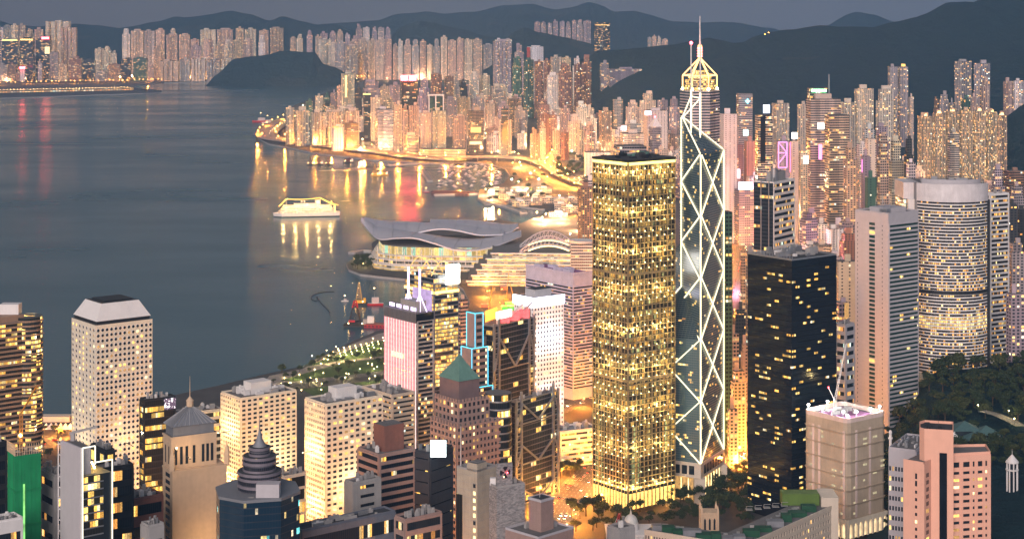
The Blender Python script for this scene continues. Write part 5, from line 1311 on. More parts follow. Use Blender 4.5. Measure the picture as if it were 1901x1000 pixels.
# ---- 15  right half: black glass tower, grey slab, round hotel, wrapped block, salmon tower
def black_tower():
    bx = Box3(1388, 1470, 1553, 1397); th, z0, z1 = body('black_glass_tower', 'black glass tower with scattered lit windows right of the white braced tower', bx, 484, 'skyscraper', mat='black_glass', roof='roof_dark')
    b = wloc(th); n = 46; ch = (z1 - 6 - 12) / n; seams = MB()
    for fi, f in enumerate(bx.faces):
        d = f.d * f.w; h = Vector((0, 0, ch * .40)); me = MB().poly([(0, 0, 0), d, d + h, h], 0, [(0, 0), (f.w, 0), (f.w, 3), (0, 3)]).mesh('window_band', M['band_dark'])
        for j in range(n): part('window_band', me, th, f.pt(0, 12 + j * ch + ch * .2, .04) - b)
        for j in range(n + 1): f.slab(seams, 0, f.w, 12 + j * ch - .12, 12 + j * ch + .22, .05, .12)
        f.slab(seams, 0, f.w, z1 - 5.6, z1 - 5.2, .05, .15)
    seams.build('floor_seams', M['seam'], th)
    roof_kit(th, bx, z1, 16, 'steel', 6, pm='steel', lo=.06)
    mb = MB()
    for k in range(30): p = bx.fl.pt(bx.fl.w * k / 29, z1 + 1.2, -.8); mb.beam(p, p + Vector((0, 0, 3.2)), .25)
    mb.beam(bx.fl.pt(0, z1 + 4.4, -.8), bx.fl.pt(bx.fl.w, z1 + 4.4, -.8), .3); mb.build('roof_rail', M['steel'], th)
black_tower()
th_, bx_, z1_ = banded('striped_office', 'striped office of a dark half and a white half behind the black glass tower', 1400, 1436, 1475, 340, 1900, 34, .52, 'band', 'white', a=R(35), units=6, hmax=8, pent=(.25, .7, .3, .8, 10, 'grey'))
f = bx_.fl; mb = MB(); f.sheet(mb, 0, f.w, 5, z1_, .75); mb.build('dark_glass_half', M['curtain'], th_, color=(.05, .06, .07))
for u in (.38, .78): mb = MB(); f.slab(mb, f.w * u - .5, f.w * u + .5, 5, z1_ + 2, .8, .6); mb.build('white_mullion', M['steel'], th_)
MB().cyl(bx_.at(.3, .3), 3.5, 3.5, z1_, z1_ + 14, 12).build('water_tank', M['steel'], th_); MB().cyl(bx_.at(.6, .6), 4, 4, z1_, z1_ + 9, 12).build('water_tank', M['lilac'], th_)

def grey_slab():
    bx = Box3(1588, 1650, 1705, 1630); th, z0, z1 = body('grey_slab_tower', 'tall lilac grey slab with a blank left face and ribbon windowed right face', bx, 398, 'skyscraper', mat='lilac')
    bands(th, [bx.fr], 12, z1 - 9, 50, .52, 'band_green', M['lilac'], ends=.8)
    f = bx.fl; wl_ = MB(); n = 50; ch = (z1 - 9 - 12) / n; sp = []
    f.slab(wl_, 0, f.w * .42, 12, z1, .0, .55); f.slab(wl_, f.w * .60, f.w, 12, z1, 0, .55); f.slab(wl_, f.w * .42, f.w * .60, z1 - 9, z1, 0, .5)
    for j in range(n):
        z = 12 + j * ch; f.slab(wl_, f.w * .42, f.w * .60, z, z + ch * .35, 0, .35); sp.append((f, f.w * .42, f.w * .60, z + ch * .35, z + ch, 'green_pane' if rn.random() > .13 else 'lit_y'))
        for u in (.08, .82):
            mb_u = f.w * u; f.slab(wl_, mb_u - .45, mb_u + .45, z + ch * .3, z + ch * .62, .56, .03, 1)
        f.slab(wl_, 0, f.w * .42, z, z + .12, .56, .05, 2); f.slab(wl_, f.w * .60, f.w, z, z + .12, .56, .05, 2)
    wl_.build('cladding', [M['lilac'], M['dark'], M['grey']], th); panes(th, sp)
    roof_kit(th, bx, z1, 8, 'grey', 4, pm='lilac')
    MB().prism(bx.sub(.2, .75, .2, .8), z1, z1 + 4).build('plant_deck', M['lilac'], th)
    for k in range(9):
        p = Vector((*bx.at(.25 + .05 * k, .3 + .05 * (k % 4)), z1 + 4)); mb = MB(); h = rn.uniform(5, 13); mb.beam(p, p + Vector((0, 0, h)), .35); mb.beam(p + Vector((0, 0, h * .7)), p + Vector((2.4, 0, h * .2)), .25); mb.build('antenna', M['steel'], th)
grey_slab()

def round_hotel():
    Y = 1700; z0 = 20; z1 = zt(342, Y); zt_ = zt(372, Y); xL, xR = (1703 - CX) * Y / F, (1832 - CX) * Y / F; w = xR - xL; cx = (xL + xR) / 2
    R_ = w * .62; hw = w / 2; cyy = Y + math.sqrt(R_ * R_ - hw * hw); FOOT.append((cx, Y + 15, 36))
    a0 = math.acos(hw / R_); n = 36
    arc = lambda r: [(cx - r * math.cos(a0 + (math.pi - 2 * a0) * i / n), cyy - r * math.sin(a0 + (math.pi - 2 * a0) * i / n)) for i in range(n + 1)]
    th = thing('round_hotel', (cx, Y + 20, z0), 'wide round fronted white tower with curved bands and a plain white crown ring', 'skyscraper')
    A = arc(R_); back = [(xR, Y + 55), (xL, Y + 55)]
    MB().prism(A + back, z0, z1, 0, 1).build('core', [M['pane'], M['roof']], th)
    nf = 54; zb = zt(690, Y); ch = (zt_ - zb) / nf; u = sum(math.dist(p, q) for p, q in zip(A, A[1:]))
    def ring(r0, r1, za, zb2, name, m, P0=None):
        I, Oo = arc(r0), arc(r1); mb = MB(); mb.prism(Oo + I[::-1], za, zb2, 0, None, True); return mb.build(name, m, th)
    mb0 = MB(); uu = 0; G = arc(R_ + .06)
    for p, q in zip(G, G[1:]):
        l = math.dist(p, q); mb0.poly([(p[0], p[1], 0), (q[0], q[1], 0), (q[0], q[1], ch * .56), (p[0], p[1], ch * .56)], 0, [(uu, 0), (uu + l, 0), (uu + l, 3), (uu, 3)]); uu += l
    b = wloc(th); me = {k: mb0.mesh('window_band', M[k], (b.x, b.y, 0)) for k in ('band_amber', 'band_bright3')}
    wb = MB()
    for j in range(nf):
        z = zb + j * ch; I, Oo = arc(R_), arc(R_ + .4); wb.prism(Oo + I[::-1], z, z + ch * .40, 0, None, True)
        part('window_band', me['band_bright3' if 14 <= j <= 18 else 'band_amber'], th, (0, 0, z + ch * .42 - b.z))
    wb.build('curved_bands', M['white'], th)
    ring(R_, R_ + 1.2, zt_, z1 + 1.5, 'crown_ring', M['tile_ring']); ring(R_ - 7, R_ - 6, z1, z1 + 5, 'crown_inner_ring', M['lilac'])
    ring(R_, R_ + .9, zb + 17 * 1 * ch + ch * 8.2, zb + 25.2 * ch + ch * 1.1, 'dark_service_band', M['dark'])
    ring(R_, R_ + .8, zb - 26, zb, 'curved_base', M['base_tile'])
    for k in range(10): MB().cbox((cx + rn.uniform(-24, 24), Y + rn.uniform(16, 48), z1), rn.uniform(3, 8), rn.uniform(3, 6), rn.uniform(1, 4)).build('roof_unit', M[rn.choice(['grey', 'steel'])], th)
    # flat flanks
    for px0, px1, dy in ((1686, 1704, 12), (1832, 1838, 6)):
        x0, x1 = (px0 - CX) * (Y + dy) / F, (px1 - CX) * (Y + dy) / F; mb = MB(); mb.box((x0, Y + dy, z0), (x1 - x0, 0, 0), (0, 45, 0), (0, 0, zt_ - z0)); mb.build('side_wall', M['white' if px0 < 1800 else 'dark'], th)
    x0 = (1675 - CX) * (Y + 20) / F; x1 = (1705 - CX) * (Y + 20) / F; MB().box((x0, Y + 15, zt_), (x1 - x0, 0, 0), (0, 40, 0), (0, 0, z1 - zt_)).build('crown_wing', M['tile_ring'], th)
    MB().box((x0 + .5, Y + 16, z0), (7, 0, 0), (0, 38, 0), (0, 0, zt_ - z0 - .1)).build('glass_corner', M['curtain'], th, color=(.1, .12, .13))
round_hotel()
banded('hotel_companion', 'narrow white companion tower right of the round white tower', 1824, 1838, 1873, 362, 1800, 48, .55, 'band_amber', 'white', a=R(60), units=3, ends=1.5)

def salmon_tower():
    Y = 1050; zb = gz(Y); wall = M['pinkwall']
    th = thing('salmon_tower', (at(1760, 900, Y + 15).x, Y + 20, zb), 'salmon pink tower with a tall central stair shaft and black glass strip at lower right', 'building')
    lw = Box3(1677, 1716, 1752, Y, R(38)); rw = Box3(1752, 1752.01, 1843, Y + 10, R(80)); z1, z2, z3 = zt(862, Y), zt(845, Y + 10), zt(806, Y)
    core = [((x - CX) * (Y + d) / F, Y + d) for x, d in ((1707, 12), (1716, 8), (1770, 4), (1770, 26), (1716, 30), (1707, 26))]
    o1 = MB().prism(lw.poly, zb, z1, 0, 1).build('left_wing', [wall, M['roof']], th)
    o3 = MB().prism(core, zb, z3, 0, 1).build('stair_shaft', [wall, M['roof_dark']], th)
    x0, x1 = (1768 - CX) * (Y + 9) / F, (1843 - CX) * (Y + 9) / F
    P = [(x0, Y + 9), (x1, Y + 14), (x1 + 2, Y + 32), (x0, Y + 30)]
    o2 = MB().prism(P, zb, z2, 0, 1).build('right_wing', [wall, M['roof']], th)
    f = Face(P[0], P[1], (x0, Y + 40)); n = 15; ch = 4.15; sp = []
    fr = MB()
    for j in range(n):
        z = z2 - 6.8 - j * ch; big = 1.4 if j == 0 else 0
        for u, w in ((.10, .15), (.36, .17), (.55, .05), (.72, .12), (.88, .05)):
            sp.append((f, f.w * (u - w / 2), f.w * (u + w / 2), z, z + 1.7 + big, pick(.55 if u < .2 else .28)))
    panes(o2, sp); wl2 = MB()
    us = [0] + [v for u, w in ((.10, .15), (.36, .17), (.55, .05), (.72, .12), (.88, .05)) for v in (u - w / 2, u + w / 2)] + [1]
    for j in range(n + 1):
        za = zb if j == n else z2 - 6.8 - j * ch + 1.7 + (1.4 if j == 0 else 0); zt2 = z2 if j == 0 else z2 - 6.8 - (j - 1) * ch
        f.slab(wl2, 0, f.w, za if j < n else z2 - 6.8 - (n - 1) * ch - 6, zt2, 0, .5)
    for j in range(n):
        z = z2 - 6.8 - j * ch; hh = 1.7 + (1.4 if j == 0 else 0)
        for k in range(0, len(us), 2): f.slab(wl2, f.w * us[k], f.w * us[k + 1], z, z + hh, 0, .47)
    for u in (.24, .48, .63, .80): f.slab(wl2, f.w * u - .3, f.w * u + .3, z2 - 6.8 - n * ch, z2 - 4, .5, .25)
    wl2.build('wall_relief', wall, o2)
    sp = []
    for j in range(14): sp.append((lw.fl, lw.fl.w * .56, lw.fl.w * .66, z1 - 9 - j * 4.3, z1 - 7.2 - j * 4.3 + (1.4 if j < 2 else 0), pick(.12)))
    for j in range(15):
        for u in (.16, .42, .66): sp.append((lw.fr, lw.fr.w * (u - .07), lw.fr.w * (u + .07), z1 - 8 - j * 4.15, z1 - 5.6 - j * 4.15, pick(.10)))
    panes(o1, sp)
    for j in range(14): MB().ball(lw.fr.pt(lw.fr.w * .93, z1 + 2 - j * 4.15, .5), .32, 8).build('stair_lamp', M['bulb_amber'], o1)
    fs = Face(core[1], core[2], (core[1][0], core[1][1] + 50)); mb = MB(); fs.slab(mb, fs.w * .52, fs.w * .78, zb, z3 - 12, .05, .2); mb.build('black_glass_strip', M['black_glass'], o3)
    for bxz in ((lw, z1),):
        mb = MB()
        for fc in lw.faces: fc.slab(mb, 0, fc.w, bxz[1], bxz[1] + 1.3, -.5, .5)
        mb.build('parapet', wall, o1)
    for P_, z in ((core, z3), (P, z2)):
        mb = MB()
        for i in range(len(P_)):
            p, q = Vector((*P_[i], z)), Vector((*P_[(i + 1) % len(P_)], z)); c = Vector((sum(a[0] for a in P_) / len(P_), sum(a[1] for a in P_) / len(P_), z)); mb.box(p, (q - p) * .98, (c - (p + q) / 2).normalized() * .5, (0, 0, 1.5))
        mb.build('parapet', wall, o3 if z == z3 else o2)
    MB().cbox((*lw.at(.3, .72), z1), 4, 4, 6).build('roof_hut', wall, o1)
    for k in range(12): MB().cbox((core[1][0] + rn.uniform(2, 14), Y + rn.uniform(10, 24), z3), rn.uniform(1, 3), 1.6, rn.uniform(.6, 1.6)).build('roof_unit', M['dark'], o3)
    MB().cyl((core[1][0] + 10, Y + 16), .15, .08, z3, z3 + 7, 6).build('antenna', M['dark'], o3)
salmon_tower()
def tile_tower():
    bx = Box3(1650, 1700, 1732, 1130, R(28)); th, z0, z1 = body('tile_tower', 'pale office of rows of small square windows behind the salmon tower', bx, 838, mat='pane')
    wall = MB(); sp = []
    for f, nc in ((bx.fl, 9), (bx.fr, 7)):
        for (ff, u0, u1, a, b, i, j) in grid_face(wall, f, z0, z1 - 9, nc, 15, .60, .45, .5): sp.append((ff, u0, u1, a, b, pick(.30)))
        f.slab(wall, 0, f.w, z1 - 9, z1, 0, .5)
    wall.build('wall_grid', M['lilac'], th); panes(th, sp); roof_kit(th, bx, z1, 14, 'steel', 2.5, pm='lilac')
tile_tower()

def wrapped_block():
    Y = 1330; bx = Box3(1492, 1573, 1645, Y); O = bx.O; c = .09
    pl = []
    for i in range(4):
        p, q, r = bx.poly[i - 1], bx.poly[i], bx.poly[(i + 1) % 4]
        pl += [(q[0] + (p[0] - q[0]) * c, q[1] + (p[1] - q[1]) * c), (q[0] + (p[0] - q[0]) * c * .3 + (r[0] - q[0]) * c * .3, q[1] + (p[1] - q[1]) * c * .3 + (r[1] - q[1]) * c * .3), (q[0] + (r[0] - q[0]) * c, q[1] + (r[1] - q[1]) * c)]
    zb, z1 = 12.0, zt(786, Y); th = thing('wrapped_block', (*O, zb), 'round cornered block wrapped in tan netting with floodlights around its roof', 'building site')
    zn = zb + 14; MB().prism(pl, zn, z1, 0, 1).build('netting', [M['net_tan'], M['roof']], th)
    n = 6
    for i in range(n + 1):
        z = zn + (z1 - 8 - zn) * i / n; sk = [(O[0] + (p[0] - O[0]) * 1.035, O[1] + (p[1] - O[1]) * 1.035) for p in pl]; MB().prism(pl, z - 1.2, z + .5, 0, None, True, sk).build('catch_fan', M['net_tan'], th)
    for f, us in ((bx.fl, (.20, .34, .90)), (bx.fr, (.20, .55))):
        for k, u in enumerate(us): mb = MB(); f.slab(mb, f.w * u, f.w * u + 2.2, zn, z1 - 6, .06, .25); mb.build('pale_net_strip', M['net_pale'], th)
        for j in range(16):
            for u in (.15, .4, .65, .85):
                if rn.random() < .3: mb = MB(); z = zn + 3 + j * (z1 - zn - 10) / 16; f.sheet(mb, f.w * u, f.w * u + rn.uniform(2, 5), z, z + 1.6, .12); mb.build('lit_gap', M['net_glow'], th)
    mb = MB()
    for i in range(len(pl)): p, q = Vector((*pl[i], z1)), Vector((*pl[(i + 1) % len(pl)], z1)); mb.box(p, q - p, (Vector((*O, z1)) - p).normalized() * .3, (0, 0, 3.4))
    mb.build('lit_hoarding', M['net_pale'], th)
    MB().prism([(O[0] + (p[0] - O[0]) * .7, O[1] + (p[1] - O[1]) * .7) for p in pl], z1, z1 + 1.0).build('red_deck', M['violet_roof'], th)
    for k in range(16): q = bx.at(rn.uniform(.2, .8), rn.uniform(.2, .8)); MB().cbox((*q, z1 + 1), rn.uniform(1.5, 5), rn.uniform(1, 4), rn.uniform(.8, 3.5)).build('roof_unit', M[rn.choice(['grey', 'white', 'steel'])], th)
    for k, (u, v) in enumerate(((.92, .03), (.62, .06), (.2, .12), (.06, .3), (.06, .66), (.08, .92), (.9, .5))):
        q = Vector((*bx.at(u, v), z1)); o = MB().beam(q, q + Vector((0, 0, 6.5)), .25).build('flood_mast', M['steel'], th); MB().ball(q + Vector((0, -.6, 6.8)), .85, 8).build('flood_lamp', M['bulb_white'], o)
        l = bpy.data.lights.new('flood_light', 'POINT'); l.energy = 5000; l.color = (1, .95, .88); l.shadow_soft_size = .9; lo = bpy.data.objects.new('flood_light', l); COL.objects.link(lo); lo.parent = o; lo.location = q + Vector((0, -2.0, 6.5)) - wloc(o)
    # arcade at the foot
    ar = MB(); gl = MB()
    for f in bx.faces:
        k = 8
        for i in range(k + 1): f.slab(ar, max(0, f.w * i / k - .8), min(f.w, f.w * i / k + .8), zb, zn, 0, 1.5)
        for i in range(k):
            for s in range(6):
                t0, t1 = s / 6, (s + 1) / 6; h = lambda t: zn - 3 - 4.5 * (1 - math.sqrt(max(0, 1 - (2 * t - 1) ** 2)))
                u0, u1 = f.w * (i + t0 * .72 + .14) / k, f.w * (i + t1 * .72 + .14) / k; f.slab(ar, u0, u1, h((t0 + t1) / 2), zn - .05, 0, 1.4)
        f.sheet(gl, 1, f.w - 1, zb, zn, .05)
    ar.build('white_arcade', M['ivory'], th); gl.build('lit_arcade_back', M['lit_w_soft'], th)
    q = bx.at(.55, .3); cr = thing('luffing_crane', (*q, z1 + 1), 'pale luffing crane standing on the wrapped block roof', 'crane')
    b0 = Vector((*q, z1 + 1)); mb = MB(); 
    for dx in (-.9, .9): mb.beam(b0 + Vector((dx, 0, 0)), b0 + Vector((dx, 0, 10)), .35)
    for k in range(5): mb.beam(b0 + Vector((-.9, 0, 2 * k)), b0 + Vector((.9, 0, 2 * k + 2)), .2)
    mb.build('mast', M['white'], cr); tip = b0 + Vector((9, 3, 52)); mb = MB()
    for dx in (-.7, .7): mb.beam(b0 + Vector((dx, 0, 10)), tip + Vector((dx * .3, 0, 0)), .3)
    for k in range(18): p = (b0 + Vector((0, 0, 10))).lerp(tip, k / 18); r = (b0 + Vector((0, 0, 10))).lerp(tip, (k + 1) / 18); mb.beam(p - Vector((.6, 0, 0)), r + Vector((.6, 0, 0)), .16)
    mb.build('jib', M['white'], cr); MB().beam(b0 + Vector((0, 0, 10)), b0 + Vector((-5, -1, 20)), .5).build('counter_jib', M['white'], cr); MB().ball(b0 + Vector((-5, -1.5, 20.4)), .5, 8).build('red_lamp', M['red_light'], cr)
wrapped_block()

# ---- 16  the rest of the close blocks
named('blank cream slab with dots of small windows between black tower and grey slab', 1553, 1590, 486, 1780, 'cxb', rot=.1)
th_, bx_, z_ = banded('striped_block', 'small white striped block right of the black glass tower', 1552, 1570, 1586, 604, 1500, 20, .5, 'band', 'lilac', a=R(45), units=4)
o = named('dark block with an orange lit slope beside the cream slab', 1552, 1577, 562, 1640, 'mqb', rot=.3); panel(o, 'lit_slope', 1568, 1576, 562, 590, 1625, M['lit_d'])
named('dark balconied tower hidden behind the right edge of the braced tower', 1322, 1360, 394, 1640, 'nqo', rot=.2)
row('blocks in the gap beside the black tower', 'in the gap before the black tower', 1900, [(1352, 1372, 620, 'tq', 1760), (1362, 1384, 575, 'dq', 1950), (1358, 1386, 690, 'cG', 1620), (1376, 1392, 640, 'cx', 1700), (1352, 1370, 760, 'cG', 1560), (1386, 1404, 470, 'gq', 2050)], rot=.2)
banded('car_park_block', 'low white block of lit decks left of the gold lit tower foot', 1020, 1040, 1112, 803, 1560, 7, .45, 'band_bright', 'white', a=R(65), units=10, zb=4)
banded('screen_slab', 'dark slab carrying a dazzling white screen in the lower middle', 768, 798, 840, 842, 1190, 12, .1, 'band_dark', 'charcoal', a=R(35), units=4)
o = [x for x in COL.objects if x.get('label', '').startswith('dark slab carrying')][0]
panel(o, 'screen', 799, 828, 818, 848, 1183, M['screen_cool'], 2)
def lit_strip_block():
    bx = Box3(848, 886, 922, 1120, R(40)); th, z0, z1 = body('lit_stair_block', 'concrete block with a lit window strip and curved top in the lower middle', bx, 876, mat='warm_concrete')
    f = bx.fr; sp = []
    for j in range(16): sp.append((bx.fl, bx.fl.w * .80, bx.fl.w * .92, z1 - 10 - j * 4.6, z1 - 7.4 - j * 4.6, 'lit_w' if j % 5 else 'pane'))
    for j in range(14): sp.append((f, f.w * .62, f.w * .78, z1 - 14 - j * 4.6, z1 - 12 - j * 4.6, pick(.4)))
    panes(th, sp); mb = MB(); mb.prism(bx.sub(.0, .5, .0, .5), z1, z1 + 5, 0, 1); mb.build('roof_block', [M['warm_concrete'], M['roof']], th)
    mb = MB(); bx.fl.slab(mb, 0, bx.fl.w * .28, z0, z1 - 16, .05, .5); mb.build('green_glass_bay', M['band_gold'], th)
    MB().cyl(bx.at(.9, .1), .25, .12, z1, z1 + 26, 6).build('flag_pole', M['white'], th); roof_kit(th, bx, z1, 5, 'grey', 4)
    jm = MB()
    for j in range(22):
        for fc in bx.faces: fc.slab(jm, 0, fc.w, z0 + j * 4.6, z0 + j * 4.6 + .14, .05, .1)
    jm.build('panel_joints', M['grey'], th)
lit_strip_block()
def rubble():
    t = NT('rubble_stone'); v = t.node('ShaderNodeTexVoronoi', feature='F1'); v.inputs['Scale'].default_value = .9
    mp = t.node('ShaderNodeMapping'); mp.inputs['Scale'].default_value = (.7, .7, 1.6); t.put(mp.inputs['Vector'], t.pos()); t.put(v.inputs['Vector'], mp.outputs[0])
    sc = t.node('ShaderNodeSeparateColor'); t.put(sc.inputs[0], v.outputs['Color']); return t.set(base=t.mix(sc.outputs[0], (.17, .165, .165), (.36, .34, .33)), rough=.9)
M['rubble'] = rubble()
def emblem_block():
    bx = Box3(908, 922, 975, 1080, R(62)); th, z0, z1 = body('stone_block', 'grey rubble stone block bearing a round petal emblem on its roof slab', bx, 906, mat='rubble')
    f = bx.fr; a = f.w * .14; mb = MB(); c = bx.at(.3, .12); w = f.w * .5
    g = Face(bx.at(.25, .10), bx.at(.25, .62), bx.at(.9, .4)); g.slab(mb, 0, g.w, z1, z1 + 13.5, -2, 2); mb.build('emblem_slab', M['rubble'], th)
    ctr = g.pt(g.w * .5, z1 + 8.2, .1); mb = MB()
    for k in range(4):
        t = math.pi / 4 + k * math.pi / 2 + math.pi / 4; e = g.d * math.cos(t) + Vector((0, 0, math.sin(t))); s_ = g.d * -math.sin(t) + Vector((0, 0, math.cos(t)))
        mb.poly([ctr + e * .6, ctr + e * 3.2 + s_ * 1.5, ctr + e * 3.6, ctr + e * 3.2 - s_ * 1.5]); mb.beam(ctr + e * .6, ctr + e * 3.2 + s_ * 1.5, .28); mb.beam(ctr + e * .6, ctr + e * 3.2 - s_ * 1.5, .28)
    mb.build('petal_emblem', M['dark'], th)
    for k in range(2): MB().ball(ctr + Vector((1.4 - 2.2 * k, -.4, -2.6 * k)), .4, 8).build('emblem_lamp', M['red_light' if k == 0 else 'bulb_amber'], th)
    roof_kit(th, bx, z1, 7, 'grey', 3, pm='grey', lo=.4); MB().cbox((*bx.at(.88, .1), z1), 3.4, 3.4, 4.2).build('white_tank', M['white'], th)
emblem_block()
def rose_roof_block():
    bx = Box3(938, 1000, 1066, 1010, R(45)); th, z0, z1 = body('rose_roof_block', 'rose block with white edged terraces and a roof tower at the bottom edge', bx, 1000, mat='rose', roof='roof')
    roof_kit(th, bx, z1, 6, 'lilac', 3, pm='lilac')
    MB().prism(bx.sub(.30, .66, .35, .70), z1, z1 + 18, 0, 1).build('roof_tower', [M['rose'], M['roof_dark']], th)
    mb = MB(); P = bx.sub(.28, .68, .33, .72)
    for i in range(4): p, q = Vector((*P[i], z1 + 17)), Vector((*P[(i + 1) % 4], z1 + 17)); mb.box(p, (q - p) * .98, (Vector((*bx.O, z1 + 17)) - (p + q) / 2).normalized() * .9, (0, 0, 1.3))
    mb.build('white_coping', M['lilac'], th); MB().cyl(bx.at(.5, .5), .12, .08, z1 + 18, z1 + 26, 6).build('antenna', M['white'], th)
    MB().ball(bx.fr.pt(bx.fr.w * .5, z1 + 3, -9), .5, 8).build('roof_lamp', M['bulb_warm'], th)
rose_roof_block()
def government_block():
    Y = 1230; z1 = zt(968, Y); zb = 10
    A, Bc, D = at(1197, 0, Y - 20), at(1375, 0, Y - 55), at(1545, 0, Y + 40)
    th = thing('government_block', (Bc.x, Y, zb), 'long low angled block with green boxes on its flat roof along the bottom edge', 'building')
    for nm, p, q, z, dep in (('left_wing', A, Bc, z1, 22), ('right_wing', Bc, D, z1 - .5, 24)):
        d = Vector((q.x - p.x, q.y - p.y, 0)); n = Vector((-d.y, d.x, 0)).normalized() * dep; P = [(p.x, p.y), (q.x, q.y), (q.x + n.x, q.y + n.y), (p.x + n.x, p.y + n.y)]
        o = MB().prism(P, zb, z, 0, 1).build(nm, [M['pane'], M['roof']], th)
        f = Face(P[0], P[1], P[2]); wall = MB(); sp = []
        for (ff, u0, u1, a, b, i, j) in grid_face(wall, f, zb, z - 1.5, 34, 8, .42, .52, .5): sp.append((ff, u0, u1, a, b, pick(.12)))
        f.slab(wall, 0, f.w, z - 1.5, z + .9, 0, .7); wall.build('wall_grid', M['cream'], o); panes(o, sp)
        for k in range(7):
            t = .08 + k * .125; m = P[0][0] + d.x * t + n.x * .3, P[0][1] + d.y * t + n.y * .3
            MB().cbox((*m, z), rn.uniform(6, 12), rn.uniform(6, 9), rn.uniform(2.4, 5)).build('green_roof_box', M['roof_green' if (k % 3 or nm == 'right_wing' and k > 4) else 'slate'], o)
        for k in range(14):
            t = rn.uniform(.05, .95); MB().cbox((P[0][0] + d.x * t + n.x * .72, P[0][1] + d.y * t + n.y * .72, z), rn.uniform(1, 4), rn.uniform(1, 3), rn.uniform(.6, 2)).build('roof_unit', M[rn.choice(['grey', 'steel'])], o)
    MB().cbox((D.x - 22, D.y + 6, z1), 26, 12, 8).build('bright_green_house', M['lime_panel'], th)
    MB().box((D.x - 8, D.y - 2, zb), (12, 0, 0), (0, 24, 0), (0, 0, z1 + 6 - zb)).build('end_pavilion', M['cream'], th)
    for k in range(5): x = D.x - 62 + k * 6.5; mb = MB(); mb.box((x, D.y - 13 + k * 2.6, z1), (4.6, 0, 0), (0, 5, 0), (0, 0, .3)); mb.beam((x, D.y - 13 + k * 2.6, z1), (x, D.y - 13 + k * 2.6, z1 + 3), .3); mb.beam((x, D.y - 13 + k * 2.6, z1 + 3), (x + 4.6, D.y - 13 + k * 2.6, z1 + 3), .3); mb.build('cooling_rack', M['steel'], th)
government_block()
def cathedral():
    Y = 1300; c = (at(1316, 0, Y).x, Y); zb = 10; th = thing('cathedral_tower', (*c, zb), 'small pinnacled gothic church tower among dark trees behind the long low block', 'church')
    z1 = zt(950, Y); w = 11.5; MB().cbox((*c, zb), w, w, z1 - zb).build('tower', M['sand'], th)
    mb = MB()
    for i in (-1, 1): 
        for j in (-1, 1): p = (c[0] + i * w / 2, c[1] + j * w / 2); mb.cbox((*p, zb), 1.6, 1.6, z1 - zb + 2.5); mb.cone([(p[0] - .8, p[1] - .8), (p[0] + .8, p[1] - .8), (p[0] + .8, p[1] + .8), (p[0] - .8, p[1] + .8)], z1 + 2.5, (p[0], p[1], z1 + 7))
    mb.build('pinnacles', M['sand'], th)
    for i in range(3): mb = MB(); x = c[0] - 3.4 + i * 3.4; mb.box((x - .7, c[1] - w / 2 - .06, z1 - 11), (1.4, 0, 0), (0, .05, 0), (0, 0, 7)); mb.poly([(x - .7, c[1] - w / 2 - .06, z1 - 4), (x + .7, c[1] - w / 2 - .06, z1 - 4), (x, c[1] - w / 2 - .06, z1 - 2.6)]); mb.build('lancet_opening', M['pane'], th)
    mb = MB(); mb.cbox((c[0], c[1], z1), w + 1, w + 1, 1.2); mb.build('parapet', M['sand'], th); mb = MB(); mb.box((c[0] + 5, c[1] + 2, zb), (34, -12, 0), (4, 10, 0), (0, 0, 13)); mb.build('nave', M['slate'], th)
cathedral()
def domed_court():
    Y = 1290; c = (at(1171, 0, Y).x, Y); zb = 10; th = thing('domed_court', (*c, zb), 'small white domed courthouse at the foot of the gold lit tower', 'courthouse')
    z = zt(985, Y); MB().cbox((c[0], c[1], zb), 34, 26, z - zb).build('hall', M['white'], th); MB().cbox((c[0], c[1], z), 36, 28, 1.2).build('cornice', M['white'], th)
    for k in range(9): MB().cyl((c[0] - 15 + k * 3.75, c[1] - 14.5), .6, .5, zb, z, 10).build('column', M['white'], th)
    MB().cyl(c, 5.4, 5.4, z + 1.2, z + 6, 20).build('drum', M['white'], th); mb = MB()
    for k in range(6): a, b = math.pi / 2 * k / 6, math.pi / 2 * (k + 1) / 6; mb.cyl(c, 5 * math.cos(a), 5 * math.cos(b) + .01, z + 6 + 6 * math.sin(a), z + 6 + 6 * math.sin(b), 20)
    mb.cyl(c, .8, .6, z + 12, z + 14, 10); mb.cyl(c, .25, .05, z + 14, z + 17, 6); mb.build('dome', M['dome_white'], th)
domed_court()
def red_crane():
    p, q = at(1137, 1010, 1120), at(1150, 952, 1150); th = thing('red_crane', (p.x, p.y, p.z - 10), 'red lattice crane jib rising at the bottom edge near the domed courthouse', 'crane'); mb = MB()
    for s in (-1, 1):
        for t in (-1, 1): mb.beam(p + Vector((s * .9, t * .9, 0)), q + Vector((s * .5, t * .5, 0)), .3)
    for k in range(14):
        a, b = p.lerp(q, k / 14), p.lerp(q, (k + 1) / 14)
        mb.beam(a + Vector((-.9, -.9, 0)), b + Vector((.8, -.8, 0)), .2); mb.beam(a + Vector((.9, -.9, 0)), b + Vector((-.8, -.8, 0)), .2)
    mb.build('jib', M['crane_red'], th); MB().beam(q, q + Vector((-12, -6, -22)), .18).build('hoist_rope', M['white'], th)
    MB().cbox((p.x + 2, p.y, p.z - 12), 5, 5, 8).build('machine_house', M['crane_red'], th)
red_crane()
banded('low_grey_block', 'tiny grey block at the bottom edge behind the red crane', 1128, 1150, 1178, 984, 1090, 2, .4, 'band_dark', 'grey', units=5)
named('pink finned hall between the gold glass tower and the neon tower', 848, 869, 556, 1850, 'pob', rot=.6)
